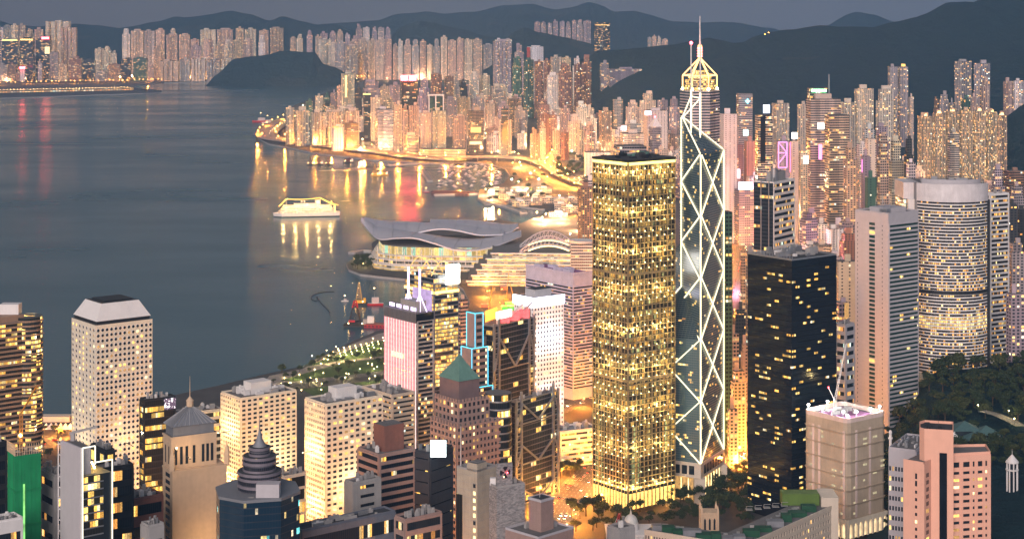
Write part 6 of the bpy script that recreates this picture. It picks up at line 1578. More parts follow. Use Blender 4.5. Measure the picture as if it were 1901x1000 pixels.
o = named('white drum with a pale ring roof behind the plum roofed block', 1060, 1101, 452, 2330, 'wor', rot=0, lift=False); mb = MB(); c_ = o.location; r_ = 14.5; zz_ = zt(452, 2330); mb.cyl((c_.x, c_.y), r_ + 1, r_ + 2, zz_, zz_ + 3, 24); mb.build('ring_roof', M['white'], o)
named('tall brown hotel with orange windows left of the gold lit tower', 1073, 1104, 348, 2500, 'bGb', rot=.4)
named('white banded low block left of the gold lit tower top', 1082, 1104, 336, 2760, 'wob', rot=.4)

# ---- 17  the winged convention hall on its island
def convention_hall():
    th = thing('convention_hall', (gp(830, 500).x, 2800, 3.5), 'convention hall with layered grey wing roofs over lit glass walls on the harbour', 'convention centre')
    def sheet(name, fr, bk, m, t=2.2):
        def spl(P): return smooth_line([at(*p) for p in P], 5)
        A, Bk = spl(fr), spl(bk); n = 40
        def samp(L, k): x = k * (len(L) - 1) / n; i = min(int(x), len(L) - 2); return L[i].lerp(L[i + 1], x - i)
        mb = MB(); dz = Vector((0, 0, t)); nc = 8
        G = []
        for k in range(n + 1):
            a, b = samp(A, k), samp(Bk, k); G.append([a.lerp(b, j / nc) + Vector((0, 0, 5.0 * math.sin(math.pi * j / nc))) for j in range(nc + 1)])
        for k in range(n):
            for j in range(nc):
                q = [G[k][j], G[k + 1][j], G[k + 1][j + 1], G[k][j + 1]]; mb.poly(q); mb.poly([p - dz for p in reversed(q)])
            for j in (0, nc): mb.poly([G[k][j] - dz, G[k + 1][j] - dz, G[k + 1][j], G[k][j]])
        o = mb.build(name, M[m], th); sm = MB()
        for k in range(4, n, 5):
            for j in range(nc): sm.beam(G[k][j] + Vector((0, 0, .3)), G[k][j + 1] + Vector((0, 0, .3)), .4)
        sm.build('roof_seams', M['steel'], o)
    sheet('wing_roof', [(670, 410, 2800), (700, 441, 2735), (735, 441, 2715), (770, 441, 2705), (810, 452, 2700), (850, 464, 2695), (900, 461, 2700), (940, 448, 2715), (968, 437, 2740)],
          [(672, 408, 2810), (700, 414, 2850), (740, 426, 2850), (790, 436, 2850), (830, 440, 2850), (870, 441, 2850), (910, 438, 2850), (940, 434, 2850), (967, 430, 2850)], 'wing')
    sheet('wing_roof', [(676, 409, 2815), (705, 421, 2800), (735, 433, 2790), (758, 439, 2785), (780, 430, 2785), (815, 424, 2785), (850, 427, 2785), (890, 435, 2785), (935, 434, 2790)],
          [(678, 408, 2860), (705, 409, 2890), (735, 410, 2900), (760, 411, 2900), (790, 413, 2900), (820, 415, 2900), (860, 419, 2900), (900, 424, 2900), (938, 429, 2900)], 'wing')
    sheet('wing_roof', [(798, 414, 2850), (830, 420, 2835), (860, 429, 2825), (890, 433, 2820), (920, 433, 2820), (945, 430, 2825), (962, 421, 2840)],
          [(800, 411, 2940), (830, 408, 2950), (860, 407, 2950), (890, 409, 2950), (920, 413, 2950), (945, 416, 2945), (962, 419, 2930)], 'wing')
    # glass walls and terraces under the roofs
    def hall_poly(k): 
        P = [(692, 2790), (700, 2735), (730, 2712), (770, 2703), (820, 2700), (880, 2697), (930, 2705), (965, 2725), (962, 2860), (700, 2850)]
        c = (830, 2790); return [((c[0] + (x - c[0]) * k - CX) * (c[1] + (y - c[1]) * k) / F, c[1] + (y - c[1]) * k) for x, y in P]
    z = 3.5
    for i, (h, k, m) in enumerate(((7, 1.04, 'hall_glass'), (7, 1.0, 'hall_glass'), (7, .96, 'hall_glass'), (13, .92, 'hall_glass_tall'))):
        MB().prism(hall_poly(k), z, z + h, 0, 1).build('lit_glass_wall', [M[m], M['grey']], th); z += h
        if i < 3: MB().prism(hall_poly(k + .022), z - .01, z + 1.2, 0, None, True).build('terrace_edge', M['white'], th)
    for k in range(16):
        p = hall_poly(.99); i = 1 + k * 6 / 16; a = p[int(i)]; b = p[min(int(i) + 1, 9)]; t = i - int(i); x, y = a[0] + (b[0] - a[0]) * t, a[1] + (b[1] - a[1]) * t; MB().cyl((x, y - 3), .6, .6, 3.5, 36, 8).build('column', M['white'], th)
convention_hall()
def terrace_building():
    Y = 2560; th = thing('terraced_hall', (at(1030, 0, Y).x, Y + 40, 3.5), 'terraced white exhibition hall with brightly lit storeys and arched truss roofs', 'exhibition hall')
    z = 3.5
    for i in range(6):
        x0, x1 = at(868 + i * 9, 0, Y + i * 12).x, at(1096, 0, Y + i * 12).x; h = 6.2
        MB().prism([(x0, Y + i * 12), (x1, Y + i * 10), (x1, Y + 190), (x0, Y + 190)], z, z + h, 0, 1).build('lit_storey', [M['hall_glass'], M['roof']], th)
        MB().box((x0 - 2, Y + i * 12 - 2.5, z + h), (x1 - x0 + 3, -2 * i, 0), (0, 6, 0), (0, 0, 1.5)).build('terrace_edge', M['white'], th); z += h
    for dy in (60, 120):
        A, Bq = at(965, 0, Y + dy), at(1072, 0, Y + dy); zr = z + 1; mb = MB(); pts = []; lo = []
        for k in range(15):
            t = k / 14; x = A.x + (Bq.x - A.x) * t; pts.append(Vector((x, Y + dy, zr + 3 + 22 * math.sin(math.pi * t)))); lo.append(Vector((x, Y + dy, zr + 13 * math.sin(math.pi * t))))
        mb.tube(pts, 1.0, 6); mb.tube(lo, .8, 6)
        for k in range(14): mb.beam(lo[k], pts[k + 1], .8); mb.beam(pts[k], lo[k], .6)
        mb.build('arch_truss', M['lilac'], th)
        MB().tube([p - Vector((0, 0, 2.5)) for p in lo[2:13]], .8, 6).build('lit_arch_line', M['bulb_line'], th)
terrace_building()
M['crown_a'] = plain('crown_deep_green', (.030, .048, .020), .9, var=.5, scale=.35)
M['crown_b'] = plain('crown_olive_green', (.050, .062, .022), .9, var=.5, scale=.35)
M['teal_roof'] = plain('teal_tiles', (.06, .12, .12), .6, var=.2, scale=.5)
M['head'] = glow('headlight', (1, .85, .55), 26); M['tail'] = glow('taillight', (1, .07, .03), 14); M['taxi'] = plain('taxi_red', (.45, .03, .03), .35); M['car_silver'] = plain('car_silver', (.45, .45, .46), .3, .5)
M['ship_white'] = plain('ship_white', (.78, .72, .66), .5, var=.05)
M['cabin_windows'] = facade('cabin_windows', 2.6, 3.4, .55, .50, .75, 1.2, pal=[(0, (1, .25, .12)), (.3, (1, .55, .15)), (.6, (.45, .8, .25)), (.8, (1, .8, .4))], glass=(.03, .03, .03), wall=(.78, .70, .62))
M['deck_glow'] = glow('deck_glow', (1, .56, .12), 2.2, .5, .3); M['string_light'] = glow('string_light', (1, .55, .08), 2.5)
M['crane_yellow'] = plain('crane_yellow', (.55, .33, .04), .6)
M['crane_dark'] = plain('crane_dark_red', (.10, .02, .02), .6)
# ================================================================ trees, lamps, cars, boats
TP_MESH = []
def tree_proto(seed, h, r, mat, n=420, squash=.62):
    g = random.Random(seed); th = thing('tree', (0, 0, -500), 'x', 'tree')
    mb = MB(); mb.cyl((0, 0), .045 * h, .02 * h, -500, -500 + h * .55, 7)
    limbs = []
    for k in range(6):
        a = k * 1.05 + g.uniform(-.3, .3); q = Vector((math.cos(a) * r * .55, math.sin(a) * r * .55, -500 + h * g.uniform(.55, .8))); limbs.append(q); mb.beam((0, 0, -500 + h * g.uniform(.3, .5)), q, .02 * h)
    mb.build('trunk', M['bark'], th)
    cl = [(q, r * g.uniform(.34, .52)) for q in limbs] + [(Vector((g.uniform(-.3, .3) * r, g.uniform(-.3, .3) * r, -500 + h * g.uniform(.62, .88))), r * g.uniform(.4, .55)) for _ in range(5)]
    cr = MB()
    for _ in range(n):
        c, rr = g.choice(cl); d = Vector((g.gauss(0, 1), g.gauss(0, 1), g.gauss(0, 1))).normalized() * rr * g.uniform(.55, 1.05); d.z *= squash; p = c + d
        s = g.uniform(.35, .8) * r / 5; nrm = (d.normalized() + Vector((g.gauss(0, .5), g.gauss(0, .5), g.gauss(0, .5)))).normalized()
        x = nrm.cross(Vector((g.random(), g.random(), g.random()))).normalized(); y = nrm.cross(x)
        cr.poly([p - x * s, p + y * s * .8, p + x * s, p - y * s * .8])
    cr.build('crown', M[mat], th); TP_MESH.append(cr); return th
TP = [tree_proto(1, 12, 5.5, 'crown_a'), tree_proto(2, 10, 5.0, 'crown_b'), tree_proto(3, 14, 5.2, 'crown_a', squash=.9), tree_proto(4, 11, 6.5, 'crown_b', n=480)]
gt = random.Random(77); used_tp = set()
MASS = MB()
def mass_tree(x, y, z, k, s):
    cr = TP_MESH[k]; a = gt.uniform(0, 6.28); c, q = math.cos(a) * s, math.sin(a) * s
    for f in cr.f: MASS.poly([(x + cr.v[i][0] * c - cr.v[i][1] * q, y + cr.v[i][0] * q + cr.v[i][1] * c, z + (cr.v[i][2] + 500) * s) for i in f])
def put_tree(x, y, z, k, s, label, group):
    if label is None: return mass_tree(x, y, z, k, s)
    if k in used_tp: t = copy_tree(TP[k])
    else: t = TP[k]; used_tp.add(k)
    t.location = (x, y, z); t.rotation_euler.z = gt.uniform(0, 6.28); t.scale = (s * gt.uniform(.9, 1.1), s * gt.uniform(.9, 1.1), s * gt.uniform(.85, 1.15)); tag(t, label, 'tree', group)
def grove(label, group, x0, x1, y0, y1, n, zf, s=(.8, 1.25), gap=4.5, ks=(0, 1, 2, 3), Yr=None):
    """trees spread over the patch of ground seen between those columns and rows"""
    done = []
    for _ in range(n * 12):
        if len(done) >= n: break
        px, py = gt.uniform(x0, x1), gt.uniform(y0, y1)
        if Yr: Y = gt.uniform(*Yr); X = (px - CX) * Y / F; z = zf(X, Y)
        else: p = gp(px, py, 4); X, Y = p.x, p.y; z = zf(X, Y)
        if any((a - X) ** 2 + (b - Y) ** 2 < gap ** 2 for a, b in done) or any((a - X) ** 2 + (b - Y) ** 2 < (q * .95) ** 2 for a, b, q in FOOT): continue
        if any((p.x - X) ** 2 + (p.y - Y) ** 2 < 150 for p, q in RW): continue
        if not in_poly(X, Y, COAST) or not in_poly(X - 5, Y + 6, COAST): continue
        done.append((X, Y)); put_tree(X, Y, z, gt.choice(ks), gt.uniform(*s), label, group)
flat = lambda X, Y: 3.6
def sstep(t): t = min(1, max(0, t)); return t * t * (3 - 2 * t)
def wood_z(X, Y):
    px = CX + X * F / Y
    return (12 + 52 * sstep((px - 1625) / 130) + max(0, px - 1760) * .06) * sstep((1790 - Y) / 110) + 4 * mnoise.noise(Vector((X * .02, Y * .02, 0))) + .5
def wooded_hill():
    mb = MB(); xs = list(range(1610, 2080, 10)); ys = [830 + 20 * i for i in range(49)]
    G = [[((px - CX) * y / F, y, wood_z((px - CX) * y / F, y)) for px in xs] for y in ys]
    for a, b in zip(G, G[1:]):
        for i in range(len(xs) - 1): mb.poly([a[i], a[i + 1], b[i + 1], b[i]])
    o = mb.build('wooded_hill', M['hill']); o['kind'] = 'structure'
    for p in o.data.polygons: p.use_smooth = True
wooded_hill()
def on_wood(label, name_, px, Y, fn, cat):
    X = (px - CX) * Y / F; z = wood_z(X, Y) - .5; th = thing(name_, (X, Y, z), label, cat); FOOT.append((X, Y, 10)); fn(th, X, Y, z)
def pavilion(th, X, Y, z):
    FOOT[-1] = (X, Y, 30)
    for k, (dx, dy, w, d, h) in enumerate(((-16, -4, 16, 14, 7), (0, 4, 20, 18, 10), (15, -2, 17, 15, 8), (4, -13, 18, 12, 6), (-13, -15, 11, 9, 5.5))):
        P = [(X + dx - w / 2, Y + dy - d / 2), (X + dx + w / 2, Y + dy - d / 2), (X + dx + w / 2, Y + dy + d / 2), (X + dx - w / 2, Y + dy + d / 2)]
        o = MB().prism(P, z, z + h).build('glass_hall', M['pane'] if k != 4 else M['white'], th)
        Q = [(X + dx + (p[0] - X - dx) * 1.12, Y + dy + (p[1] - Y - dy) * 1.12) for p in P]
        MB().cone(Q, z + h, (X + dx, Y + dy, z + h + 6)).build('hip_roof', M['teal_roof' if k != 4 else 'white'], th)
        for p in P[:2]: MB().cyl(p, .5, .5, z, z + h, 8).build('white_post', M['white'], th)
on_wood('cluster of teal hipped roofs on pale posts among the dark trees', 'pavilion', 1793, 1400, pavilion, 'pavilion')
def oct_tower(th, X, Y, z):
    for i in range(8): a = i * math.pi / 4; MB().beam((X + 3.6 * math.cos(a), Y + 3.6 * math.sin(a), z), (X + 3.6 * math.cos(a), Y + 3.6 * math.sin(a), z + 20), .8).build('pillar', M['white'], th)
    MB().cyl((X, Y), 2.6, 2.6, z, z + 20, 8).build('glass_shaft', M['pane'], th)
    for zz in (14.5, 19.6): MB().cyl((X, Y), 4.4, 4.4, z + zz, z + zz + .8, 16).build('ring', M['white'], th)
    mb = MB(); mb.cyl((X, Y), 4.4, .5, z + 20.4, z + 25, 16); mb.cyl((X, Y), .2, .05, z + 25, z + 29, 6); mb.build('cone_roof', M['white'], th)
on_wood('white pillared lookout tower with a cone roof among the dark trees at right', 'lookout_tower', 1879, 1240, oct_tower, 'tower')
def minaret(th, X, Y, z):
    zz = zt(824, Y); MB().cyl((X, Y), 1.1, 1.0, z, zz + 7, 8).build('shaft', M['white'], th); MB().cyl((X, Y), 1.7, 1.7, zz + 4, zz + 5, 8).build('gallery', M['white'], th); mb = MB(); mb.ball((X, Y, zz + 8.5), 1.3, 8, 0, 1.5); mb.build('onion_dome', M['white'], th)
on_wood('slim lit white minaret between the wrapped block and the pale office', 'minaret', 1653, 1310, minaret, 'tower')
grove('dark leafy tree packed into the wooded slope at lower right', 'trees on the wooded slope', 1640, 1915, 0, 0, 120, wood_z, (.8, 1.35), 9.0, Yr=(1110, 1760))
grove(None, None, 1640, 1915, 0, 0, 190, wood_z, (.6, 1.1), 7.0, Yr=(1110, 1760))
grove('dark leafy tree low in the bottom right corner', 'trees in the bottom right corner', 1845, 1925, 0, 0, 46, wood_z, (.8, 1.3), 6.5, Yr=(900, 1130))
grove(None, None, 1225, 1395, 900, 985, 60, lambda X, Y: 8, (.6, 1.0), 5)
grove('dark round tree around the church tower behind the long low block', 'trees by the church', 1225, 1395, 905, 958, 34, lambda X, Y: 9, (.7, 1.1), 6)
grove('dark tree beside the orange road, left of the gold lit tower', 'trees left of the gold tower', 1036, 1098, 842, 885, 30, flat, (.8, 1.2), 6)
grove('dark tree at the bottom edge by the domed courthouse', 'trees by the domed court', 1060, 1215, 958, 998, 22, lambda X, Y: 8, (.7, 1.1), 6)
grove('round tree lining the lit road right of the braced tower', 'trees by the lit road', 1342, 1388, 775, 905, 26, flat, (.55, .9), 5)
grove('tree in the gap behind the black glass tower', 'trees behind the black tower', 1352, 1384, 640, 780, 14, flat, (.7, 1.1), 7)
grove('tree at the foot of the wrapped block', 'trees by the wrapped block', 1520, 1610, 975, 999, 12, lambda X, Y: 8, (.7, 1.0), 5)
grove('tree in the waterfront park lawn', 'trees in the waterfront park', 500, 716, 640, 728, 46, flat, (.5, .85), 7)
grove('tree on the rounded tip of the convention island', 'trees on the island tip', 654, 694, 480, 500, 24, flat, (.7, 1.1), 7)
grove(None, None, 1035, 1135, 292, 338, 60, flat, (1.2, 2.0), 16)
grove(None, None, 905, 1010, 330, 378, 26, flat, (.9, 1.4), 12)
grove('tree beside the low roundabout at the left waterfront', 'trees on the left waterfront', 70, 130, 800, 850, 9, flat, (.5, .7), 8)
grove('tree by the foot of the round white tower', 'trees by the round tower', 1640, 1800, 742, 768, 16, lambda X, Y: 20, (.7, 1.0), 6)

tag(MASS.build('woodland', M['crown_a']), None, None, None, 'stuff')
# lamps
def lamp_proto(name, hh, r, mat, watts, col, arm=1.6):
    th = thing(name, (0, 0, 0), 'x', 'lamp'); mb = MB(); mb.cyl((0, 0), .14, .08, 0, hh, 6)
    mb.beam((0, 0, hh), (0, -arm, hh + .4), .14); mb.build('pole', M['dark'], th); o = MB().ball((0, -arm, hh + .2), r, 8, 0, .8).build('lamp_head', M[mat], th)
    if watts:
        l = bpy.data.lights.new('lamp_light', 'POINT'); l.energy = watts; l.color = col; l.shadow_soft_size = r; lo = bpy.data.objects.new('lamp_light', l); COL.objects.link(lo); lo.parent = th; lo.location = (0, -arm, hh - r - .4)
    return th
SOD = (1, .33, .04)
LP = {'near': lamp_proto('street_lamp', 9, .38, 'bulb_sodium', 48000, SOD), 'dark': lamp_proto('street_lamp', 9, .40, 'bulb_sodium', 0, SOD),
      'far': lamp_proto('street_lamp', 12, 1.3, 'bulb_sodium', 150000, SOD), 'hwy': lamp_proto('street_lamp', 12, 1.1, 'bulb_sodium', 230000, SOD), 'fardark': lamp_proto('street_lamp', 12, 1.3, 'bulb_sodium', 0, SOD),
      'city': lamp_proto('street_lamp', 12, 1.2, 'bulb_warm', 170000, (1, .50, .22)), 'park': lamp_proto('park_lamp', 5, .42, 'bulb_warm', 2500, (1, .75, .3), .3), 'parkdark': lamp_proto('park_lamp', 5, .42, 'bulb_warm', 0, SOD, .3),
      'cold': lamp_proto('flood_lamp', 22, 1.5, 'bulb_white', 22000, (.95, 1, .8)), 'pink_fill': lamp_proto('street_lamp', 14, 1.2, 'pink_sign', 170000, (1, .36, .60))}
used_l = set(); NL = [0]; LM = MB()
def lamp(k, x, y, z, label, group, rz=0):
    if k == 'fardark' and 'ridge' not in label:
        LM.cyl((x, y), .3, .2, z, z + 12, 5, 0); LM.ball((x, y, z + 12.4), 1.3, 8, 1, .8); return
    p = LP[k]; t = copy_tree(p) if k in used_l else p; used_l.add(k)
    t.location = (x, y, z); t.rotation_euler.z = rz; tag(t, label, 'lamp', group); NL[0] += 1
def lamps_along(c, gap, k, kd, off, label, group, z=0, every=2, alt=True):
    acc = 0; n = 0
    for a, b in zip(c, c[1:]):
        L = (b - a).length; d = (b - a).normalized(); nn = Vector((-d.y, d.x, 0))
        while acc < L:
            p = a + d * acc; s = 1 if n % 2 or not alt else -1
            lamp(k if n % every == 0 else kd, p.x + nn.x * off * s, p.y + nn.y * off * s, p.z, label, group, math.atan2(nn.y, nn.x) + (0 if s > 0 else math.pi) - math.pi / 2 + math.pi); acc += gap; n += 1
        acc -= L
lamps_along(ROADS['harbour'][:20], 60, 'far', 'fardark', 24, 'sodium lamp on the long glowing highway along the harbour', 'harbour highway lamps', every=3)
lamps_along(ROADS['harbour'][19:], 42, 'hwy', 'fardark', 24, 'sodium lamp on the long glowing highway along the harbour', 'harbour highway lamps')
lamps_along(ROADS['fly'], 45, 'hwy', 'fardark', 12.5, 'sodium lamp on the curving flyover by the boat shelter', 'flyover lamps')
lamps_along(ROADS['shore'], 70, 'far', 'fardark', 12, 'sodium lamp on the road below the curving flyover', 'shore road lamps')
lamps_along(ROADS['canal'], 55, 'far', 'fardark', 14, 'sodium lamp on the street running inland from the flyover', 'inland street lamps', every=1)
lamps_along(ROADS['queensway'], 26, 'near', 'dark', 18, 'sodium lamp on the orange road left of the gold lit tower', 'lamps on the road left of the gold tower', every=1)
lamps_along(ROADS['garden'], 24, 'near', 'dark', 12, 'sodium lamp on the lit road below the braced tower', 'lamps on the road below the braced tower', every=1)
lamps_along(ROADS['cotton'], 26, 'near', 'dark', 10, 'sodium lamp on the short road right of the braced tower', 'lamps on the short road', every=1)
lamps_along(ROADS['harcourt'], 30, 'near', 'dark', 18, 'sodium lamp on the road behind the low white block', 'lamps behind the low white block', every=1)
lamps_along(ROADS['gloucester'], 42, 'near', 'dark', 20, 'sodium lamp on the wide glowing road between the braced and black towers', 'lamps on the wide glowing road', every=1)
lamps_along(ROADS['gloucester2'], 55, 'near', 'dark', 13, 'sodium lamp on the street joining the wide glowing road', 'lamps on the joining street', every=1)
lamps_along(ROADS['east'], 40, 'near', 'dark', 14, 'sodium lamp in the narrow orange street beside the grey slab', 'lamps beside the grey slab', every=1)
lamps_along(ROADS['connaught'], 30, 'near', 'dark', 20, 'sodium lamp on the orange road at the left waterfront', 'lamps on the left waterfront road', every=1)
lamps_along(ROADS['lung_wo'], 22, 'park', 'parkdark', 8, 'small warm lamp along the waterfront park road', 'park road lamps')
lamps_along(ROADS['expo'], 34, 'near', 'dark', 13, 'sodium lamp on the drive in front of the convention hall', 'lamps before the convention hall', every=1)
lamps_along(ROADS['hillside'], 26, 'park', 'dark', 4, 'lone sodium lamp on the road cut through the dark trees', 'lamps on the wooded road', every=1)
for px, py in ((1160, 860), (1230, 885), (1265, 900), (1120, 800), (1190, 790)): p = gp(px, py, 4); lamp('near', p.x, p.y, 4, 'sodium lamp among the trees behind the gold lit tower', 'lamps behind the gold tower')
for k in range(62):
    px, py = gt.uniform(505, 716), gt.uniform(632, 736)
    if py < 790 - .232 * px + 4 or py < 640 and px < 650 or py < 690 and px < 560: continue
    p = gp(px, py, 3.7); lamp('park' if k % 4 == 0 else 'parkdark', p.x, p.y, 3.7, 'small warm lamp on the waterfront park lawn', 'park lawn lamps')
for r_ in range(4):
    for k in range(9): p = gp(628 + k * 10.5 - r_ * 9, 655 - k * 1.9 + r_ * 6.5, 3.7); lamp('parkdark' if (k + r_) % 3 else 'park', p.x, p.y, 3.7, 'small warm lamp in the planted rows of the park', 'park row lamps')
for k in range(15): p = gp(656 + k * 2.6, 484 + 14 * math.sin(k / 14 * 3.1) * .8, 4); lamp('park' if k % 4 == 0 else 'parkdark', p.x, p.y, 4, 'small warm lamp on the rounded tip of the convention island', 'island tip lamps')
for k, (px, py) in enumerate(((1043, 295), (1052, 293), (1061, 296), (950, 352), (985, 340), (1000, 352))): p = gp(px, py, 4); lamp('cold', p.x, p.y, 4, 'tall white flood lamp over the far park sports ground' if k < 3 else 'tall white flood lamp by the boat shelter shore', 'sports ground lamps' if k < 3 else 'shelter flood lamps')
def scatter_lamps(k, x0, x1, Y0, Y1, n, label, group, r=10):
    c = 0
    for _ in range(n * 40):
        if c >= n: break
        Y = gt.uniform(Y0, Y1); px = gt.uniform(x0, x1); X = (px - CX) * Y / F
        if (Y < 8900 and not in_poly(X, Y, COAST)) or any((a - X) ** 2 + (b - Y) ** 2 < (q + 4) ** 2 for a, b, q in FOOT): continue
        lamp(k, X, Y, 3.6, label, group); c += 1
scatter_lamps('city', 540, 960, 4750, 6800, 34, 'bright lamp in the streets of the harbour point', 'lamps of the harbour point')
scatter_lamps('city', 900, 1270, 3600, 5600, 34, 'bright lamp in the hazy streets beyond the gold lit tower', 'lamps beyond the gold tower')
scatter_lamps('city', 1390, 1720, 2000, 3900, 30, 'bright lamp in the streets of the dense right district', 'lamps of the right district')
scatter_lamps('pink_fill', 1340, 1500, 2300, 3700, 15, 'added pink street lamp for the sign glow near the neon blocks', 'added pink lamps')  # lamps added to cast the pink glow of the signs
scatter_lamps('city', 1700, 1900, 2600, 3800, 8, 'bright lamp below the gold lit estate', 'lamps below the estate')
scatter_lamps('near', 870, 1100, 2150, 2500, 26, 'sodium lamp on the construction ground before the convention hall', 'construction ground lamps')
for _ in range(900):
    if NL[0] and sum(1 for q in COL.objects if q.get('group') == 'lamps of the near streets') >= 10: break
    Y = gt.uniform(1040, 1400); px = gt.uniform(40, 940); X = (px - CX) * Y / F
    if any((a - X) ** 2 + (b - Y) ** 2 < (q + 3) ** 2 for a, b, q in FOOT) or Y > 1290 and not in_poly(X, Y, COAST): continue
    lamp('near', X, Y, gz(Y), 'sodium lamp in the narrow streets between the near towers', 'lamps of the near streets')
def shore_lamps(x0, x1, yf, n, label, group, every=5):
    for k in range(n): px = x0 + (x1 - x0) * k / (n - 1); p = gp(px, yf(px), 3.6); lamp('far' if k % every == 0 else 'fardark', p.x, p.y + gt.uniform(0, 60), 3.6, label, group)
scatter_lamps('city', 10, 430, 8950, 9700, 26, 'bright lamp between the towers of the far left shore', 'lamps of the far left shore')
scatter_lamps('city', 600, 940, 8950, 9500, 22, 'bright lamp between the towers above the harbour point', 'lamps above the harbour point')
shore_lamps(0, 300, lambda x: 158 - x * .02, 34, 'sodium lamp on the far left waterfront', 'far left shore lamps')
shore_lamps(310, 635, lambda x: 148.5, 30, 'sodium lamp at the foot of the far headland', 'headland lamps')
for k in range(16): p = gp(634 + k * 5 + gt.uniform(-2, 2), 131 + gt.uniform(-3, 4), 12); lamp('far' if k % 4 == 0 else 'fardark', p.x, min(p.y, 9100), 12, 'sodium lamp in the bright cluster right of the far headland', 'bright far cluster lamps')
for px, py, Y in ((1420, 66, 6750), (1427, 63, 6750), (1432, 65, 6760), (1440, 65, 6750)): p = at(px, py, Y); lamp('fardark', p.x, p.y, p.z - 8, 'small light on the mountain ridge', 'ridge lights')

# floodlights that wash the pale towers, plus added fill floods
def flood(th_label, face, u, z, off, watts, col=(1, .70, .34)):
    th = [x for x in COL.objects if x.get('label', '').startswith(th_label)][0]; b = wloc(th); p = face.pt(face.w * u, z, off)
    mb = MB(); mb.beam(face.pt(face.w * u, z, .8), p, .4); mb.cbox((p.x, p.y, z - .5), 1.2, 1.2, .8); o = mb.build('floodlight', M['dark'], th)
    l = bpy.data.lights.new('flood_beam', 'POINT'); l.energy = watts; l.color = col; l.shadow_soft_size = .6; lo = bpy.data.objects.new('flood_beam', l); COL.objects.link(lo); lo.parent = o; lo.location = p + Vector((0, 0, 1.2)) - wloc(o)
pt_ = Box3(133, 178, 283, 1350); FOOT.pop()
for f in pt_.faces:
    for z in (30, 75): flood('beige tower covered in round', f, .5, z, 14, 3500, (1, .74, .46))  # added fill floods; this tower is otherwise lit by dusk alone
for args, lb in (((411, 447, 550, 1400), 'white grid tower left of'), ((567, 605, 710, 1340), 'white grid tower with a yellow')):
    b3 = Box3(*args); FOOT.pop()
    for z in (30, 72): flood(lb, b3.fl, .5, z, 11, 14000, (1, .72, .30))
    flood(lb, b3.fr, .5, 45, 16, 15000, (1, .78, .45))
c3_ = Box3(955, 991, 1046, 1600); FOOT.pop()
for f in c3_.faces:
    for z in (50, 105): flood('white tower of small square', f, .5, z, 15, 15000, (.80, .84, 1))  # cool floods added to offset the orange street light on this tower
st_ = Box3(302, 320, 421, 1120, R(60)); FOOT.pop(); flood('blank sandstone', st_.fr, .6, 70, 18, 5000, (1, .62, .28)); flood('blank sandstone', st_.fr, .25, 125, 7, 2500, (1, .62, .28))

# cars
def car_proto(name, paint, van=False):
    th = thing(name, (0, 0, 0), 'x', 'car'); mb = MB(); L, Wd = (5.2, 2.0) if van else (4.5, 1.8); h = 1.0 if not van else 1.3
    mb.box((-L / 2, -Wd / 2, .35), (L, 0, 0), (0, Wd, 0), (0, 0, .55)); mb.build('body', M[paint], th)
    a, b = (-L * .34, L * .22) if not van else (-L * .48, L * .34)
    P = [(a, -Wd * .46), (b, -Wd * .46), (b, Wd * .46), (a, Wd * .46)]; Q = [(a + .3, -Wd * .4), (b - .6, -Wd * .4), (b - .6, Wd * .4), (a + .3, Wd * .4)]; MB().prism(P, .9, .9 + h * .6, 0, 1, False, Q).build('cabin', [M['pane'], M[paint]], th)
    for x in (-L * .3, L * .3):
        for y in (-Wd / 2, Wd / 2 - .2): mb = MB(); mb.tube([(x, y, .35), (x, y + .2, .35)], .33, 10); mb.build('wheel', M['dark'], th)
    for y in (-.6, .6): MB().ball((L / 2, y, .65), .20, 6).build('headlight', M['head'], th); MB().ball((-L / 2, y, .7), .16, 6).build('taillight', M['tail'], th)
    return th
CP = [car_proto('car', 'taxi'), car_proto('car', 'car_silver'), car_proto('van', 'white', True), car_proto('car', 'dark')]; CW = ['red taxi', 'silver car', 'white van', 'dark car']; cu = set()
def cars(c, lanes, gap, where, group, z=.05, side=1):
    acc = gt.uniform(0, gap); tot = 0
    for a, b in zip(c, c[1:]):
        L = (b - a).length; d = (b - a).normalized(); nn = Vector((-d.y, d.x, 0)); acc2 = acc
        while acc2 < L:
            for ln in lanes:
                if gt.random() < .62: continue
                k = gt.randrange(4); t = copy_tree(CP[k]) if k in cu else CP[k]; cu.add(k); p = a + d * (acc2 + gt.uniform(-4, 4)) + nn * ln; fw = 1 if ln > 0 else -1
                t.location = (p.x, p.y, p.z + z); t.rotation_euler.z = math.atan2(d.y, d.x) + (0 if fw > 0 else math.pi); tag(t, CW[k] + ' with lights on, ' + where, 'car' if k != 2 else 'van', group)
            acc2 += gap
        acc = acc2 - L
cars(ROADS['queensway'], (-12, -8, -4, 4, 8, 12), 14, 'on the orange road left of the gold tower', 'cars left of the gold tower')
cars(ROADS['garden'], (-7, -3, 3, 7), 15, 'on the lit road below the braced tower', 'cars below the braced tower')
cars(ROADS['harcourt'], (-10, -5, 5, 10), 18, 'on the road behind the low white block', 'cars behind the low white block')
cars(ROADS['gloucester'], (-17, -11, -5, 5, 11, 17), 20, 'on the wide glowing road between two dark towers', 'cars on the wide glowing road')
cars(ROADS['connaught'], (-10, -5, 5, 10), 18, 'on the left waterfront road', 'cars on the left waterfront road')
cars(ROADS['harbour'], (-9, 9), 46, 'on the long glowing harbour highway', 'cars on the harbour highway')
cars(ROADS['fly'], (-6, 6), 36, 'on the curving flyover', 'cars on the flyover')
cars(ROADS['east'], (-6, 6), 20, 'in the narrow orange street', 'cars in the narrow street')

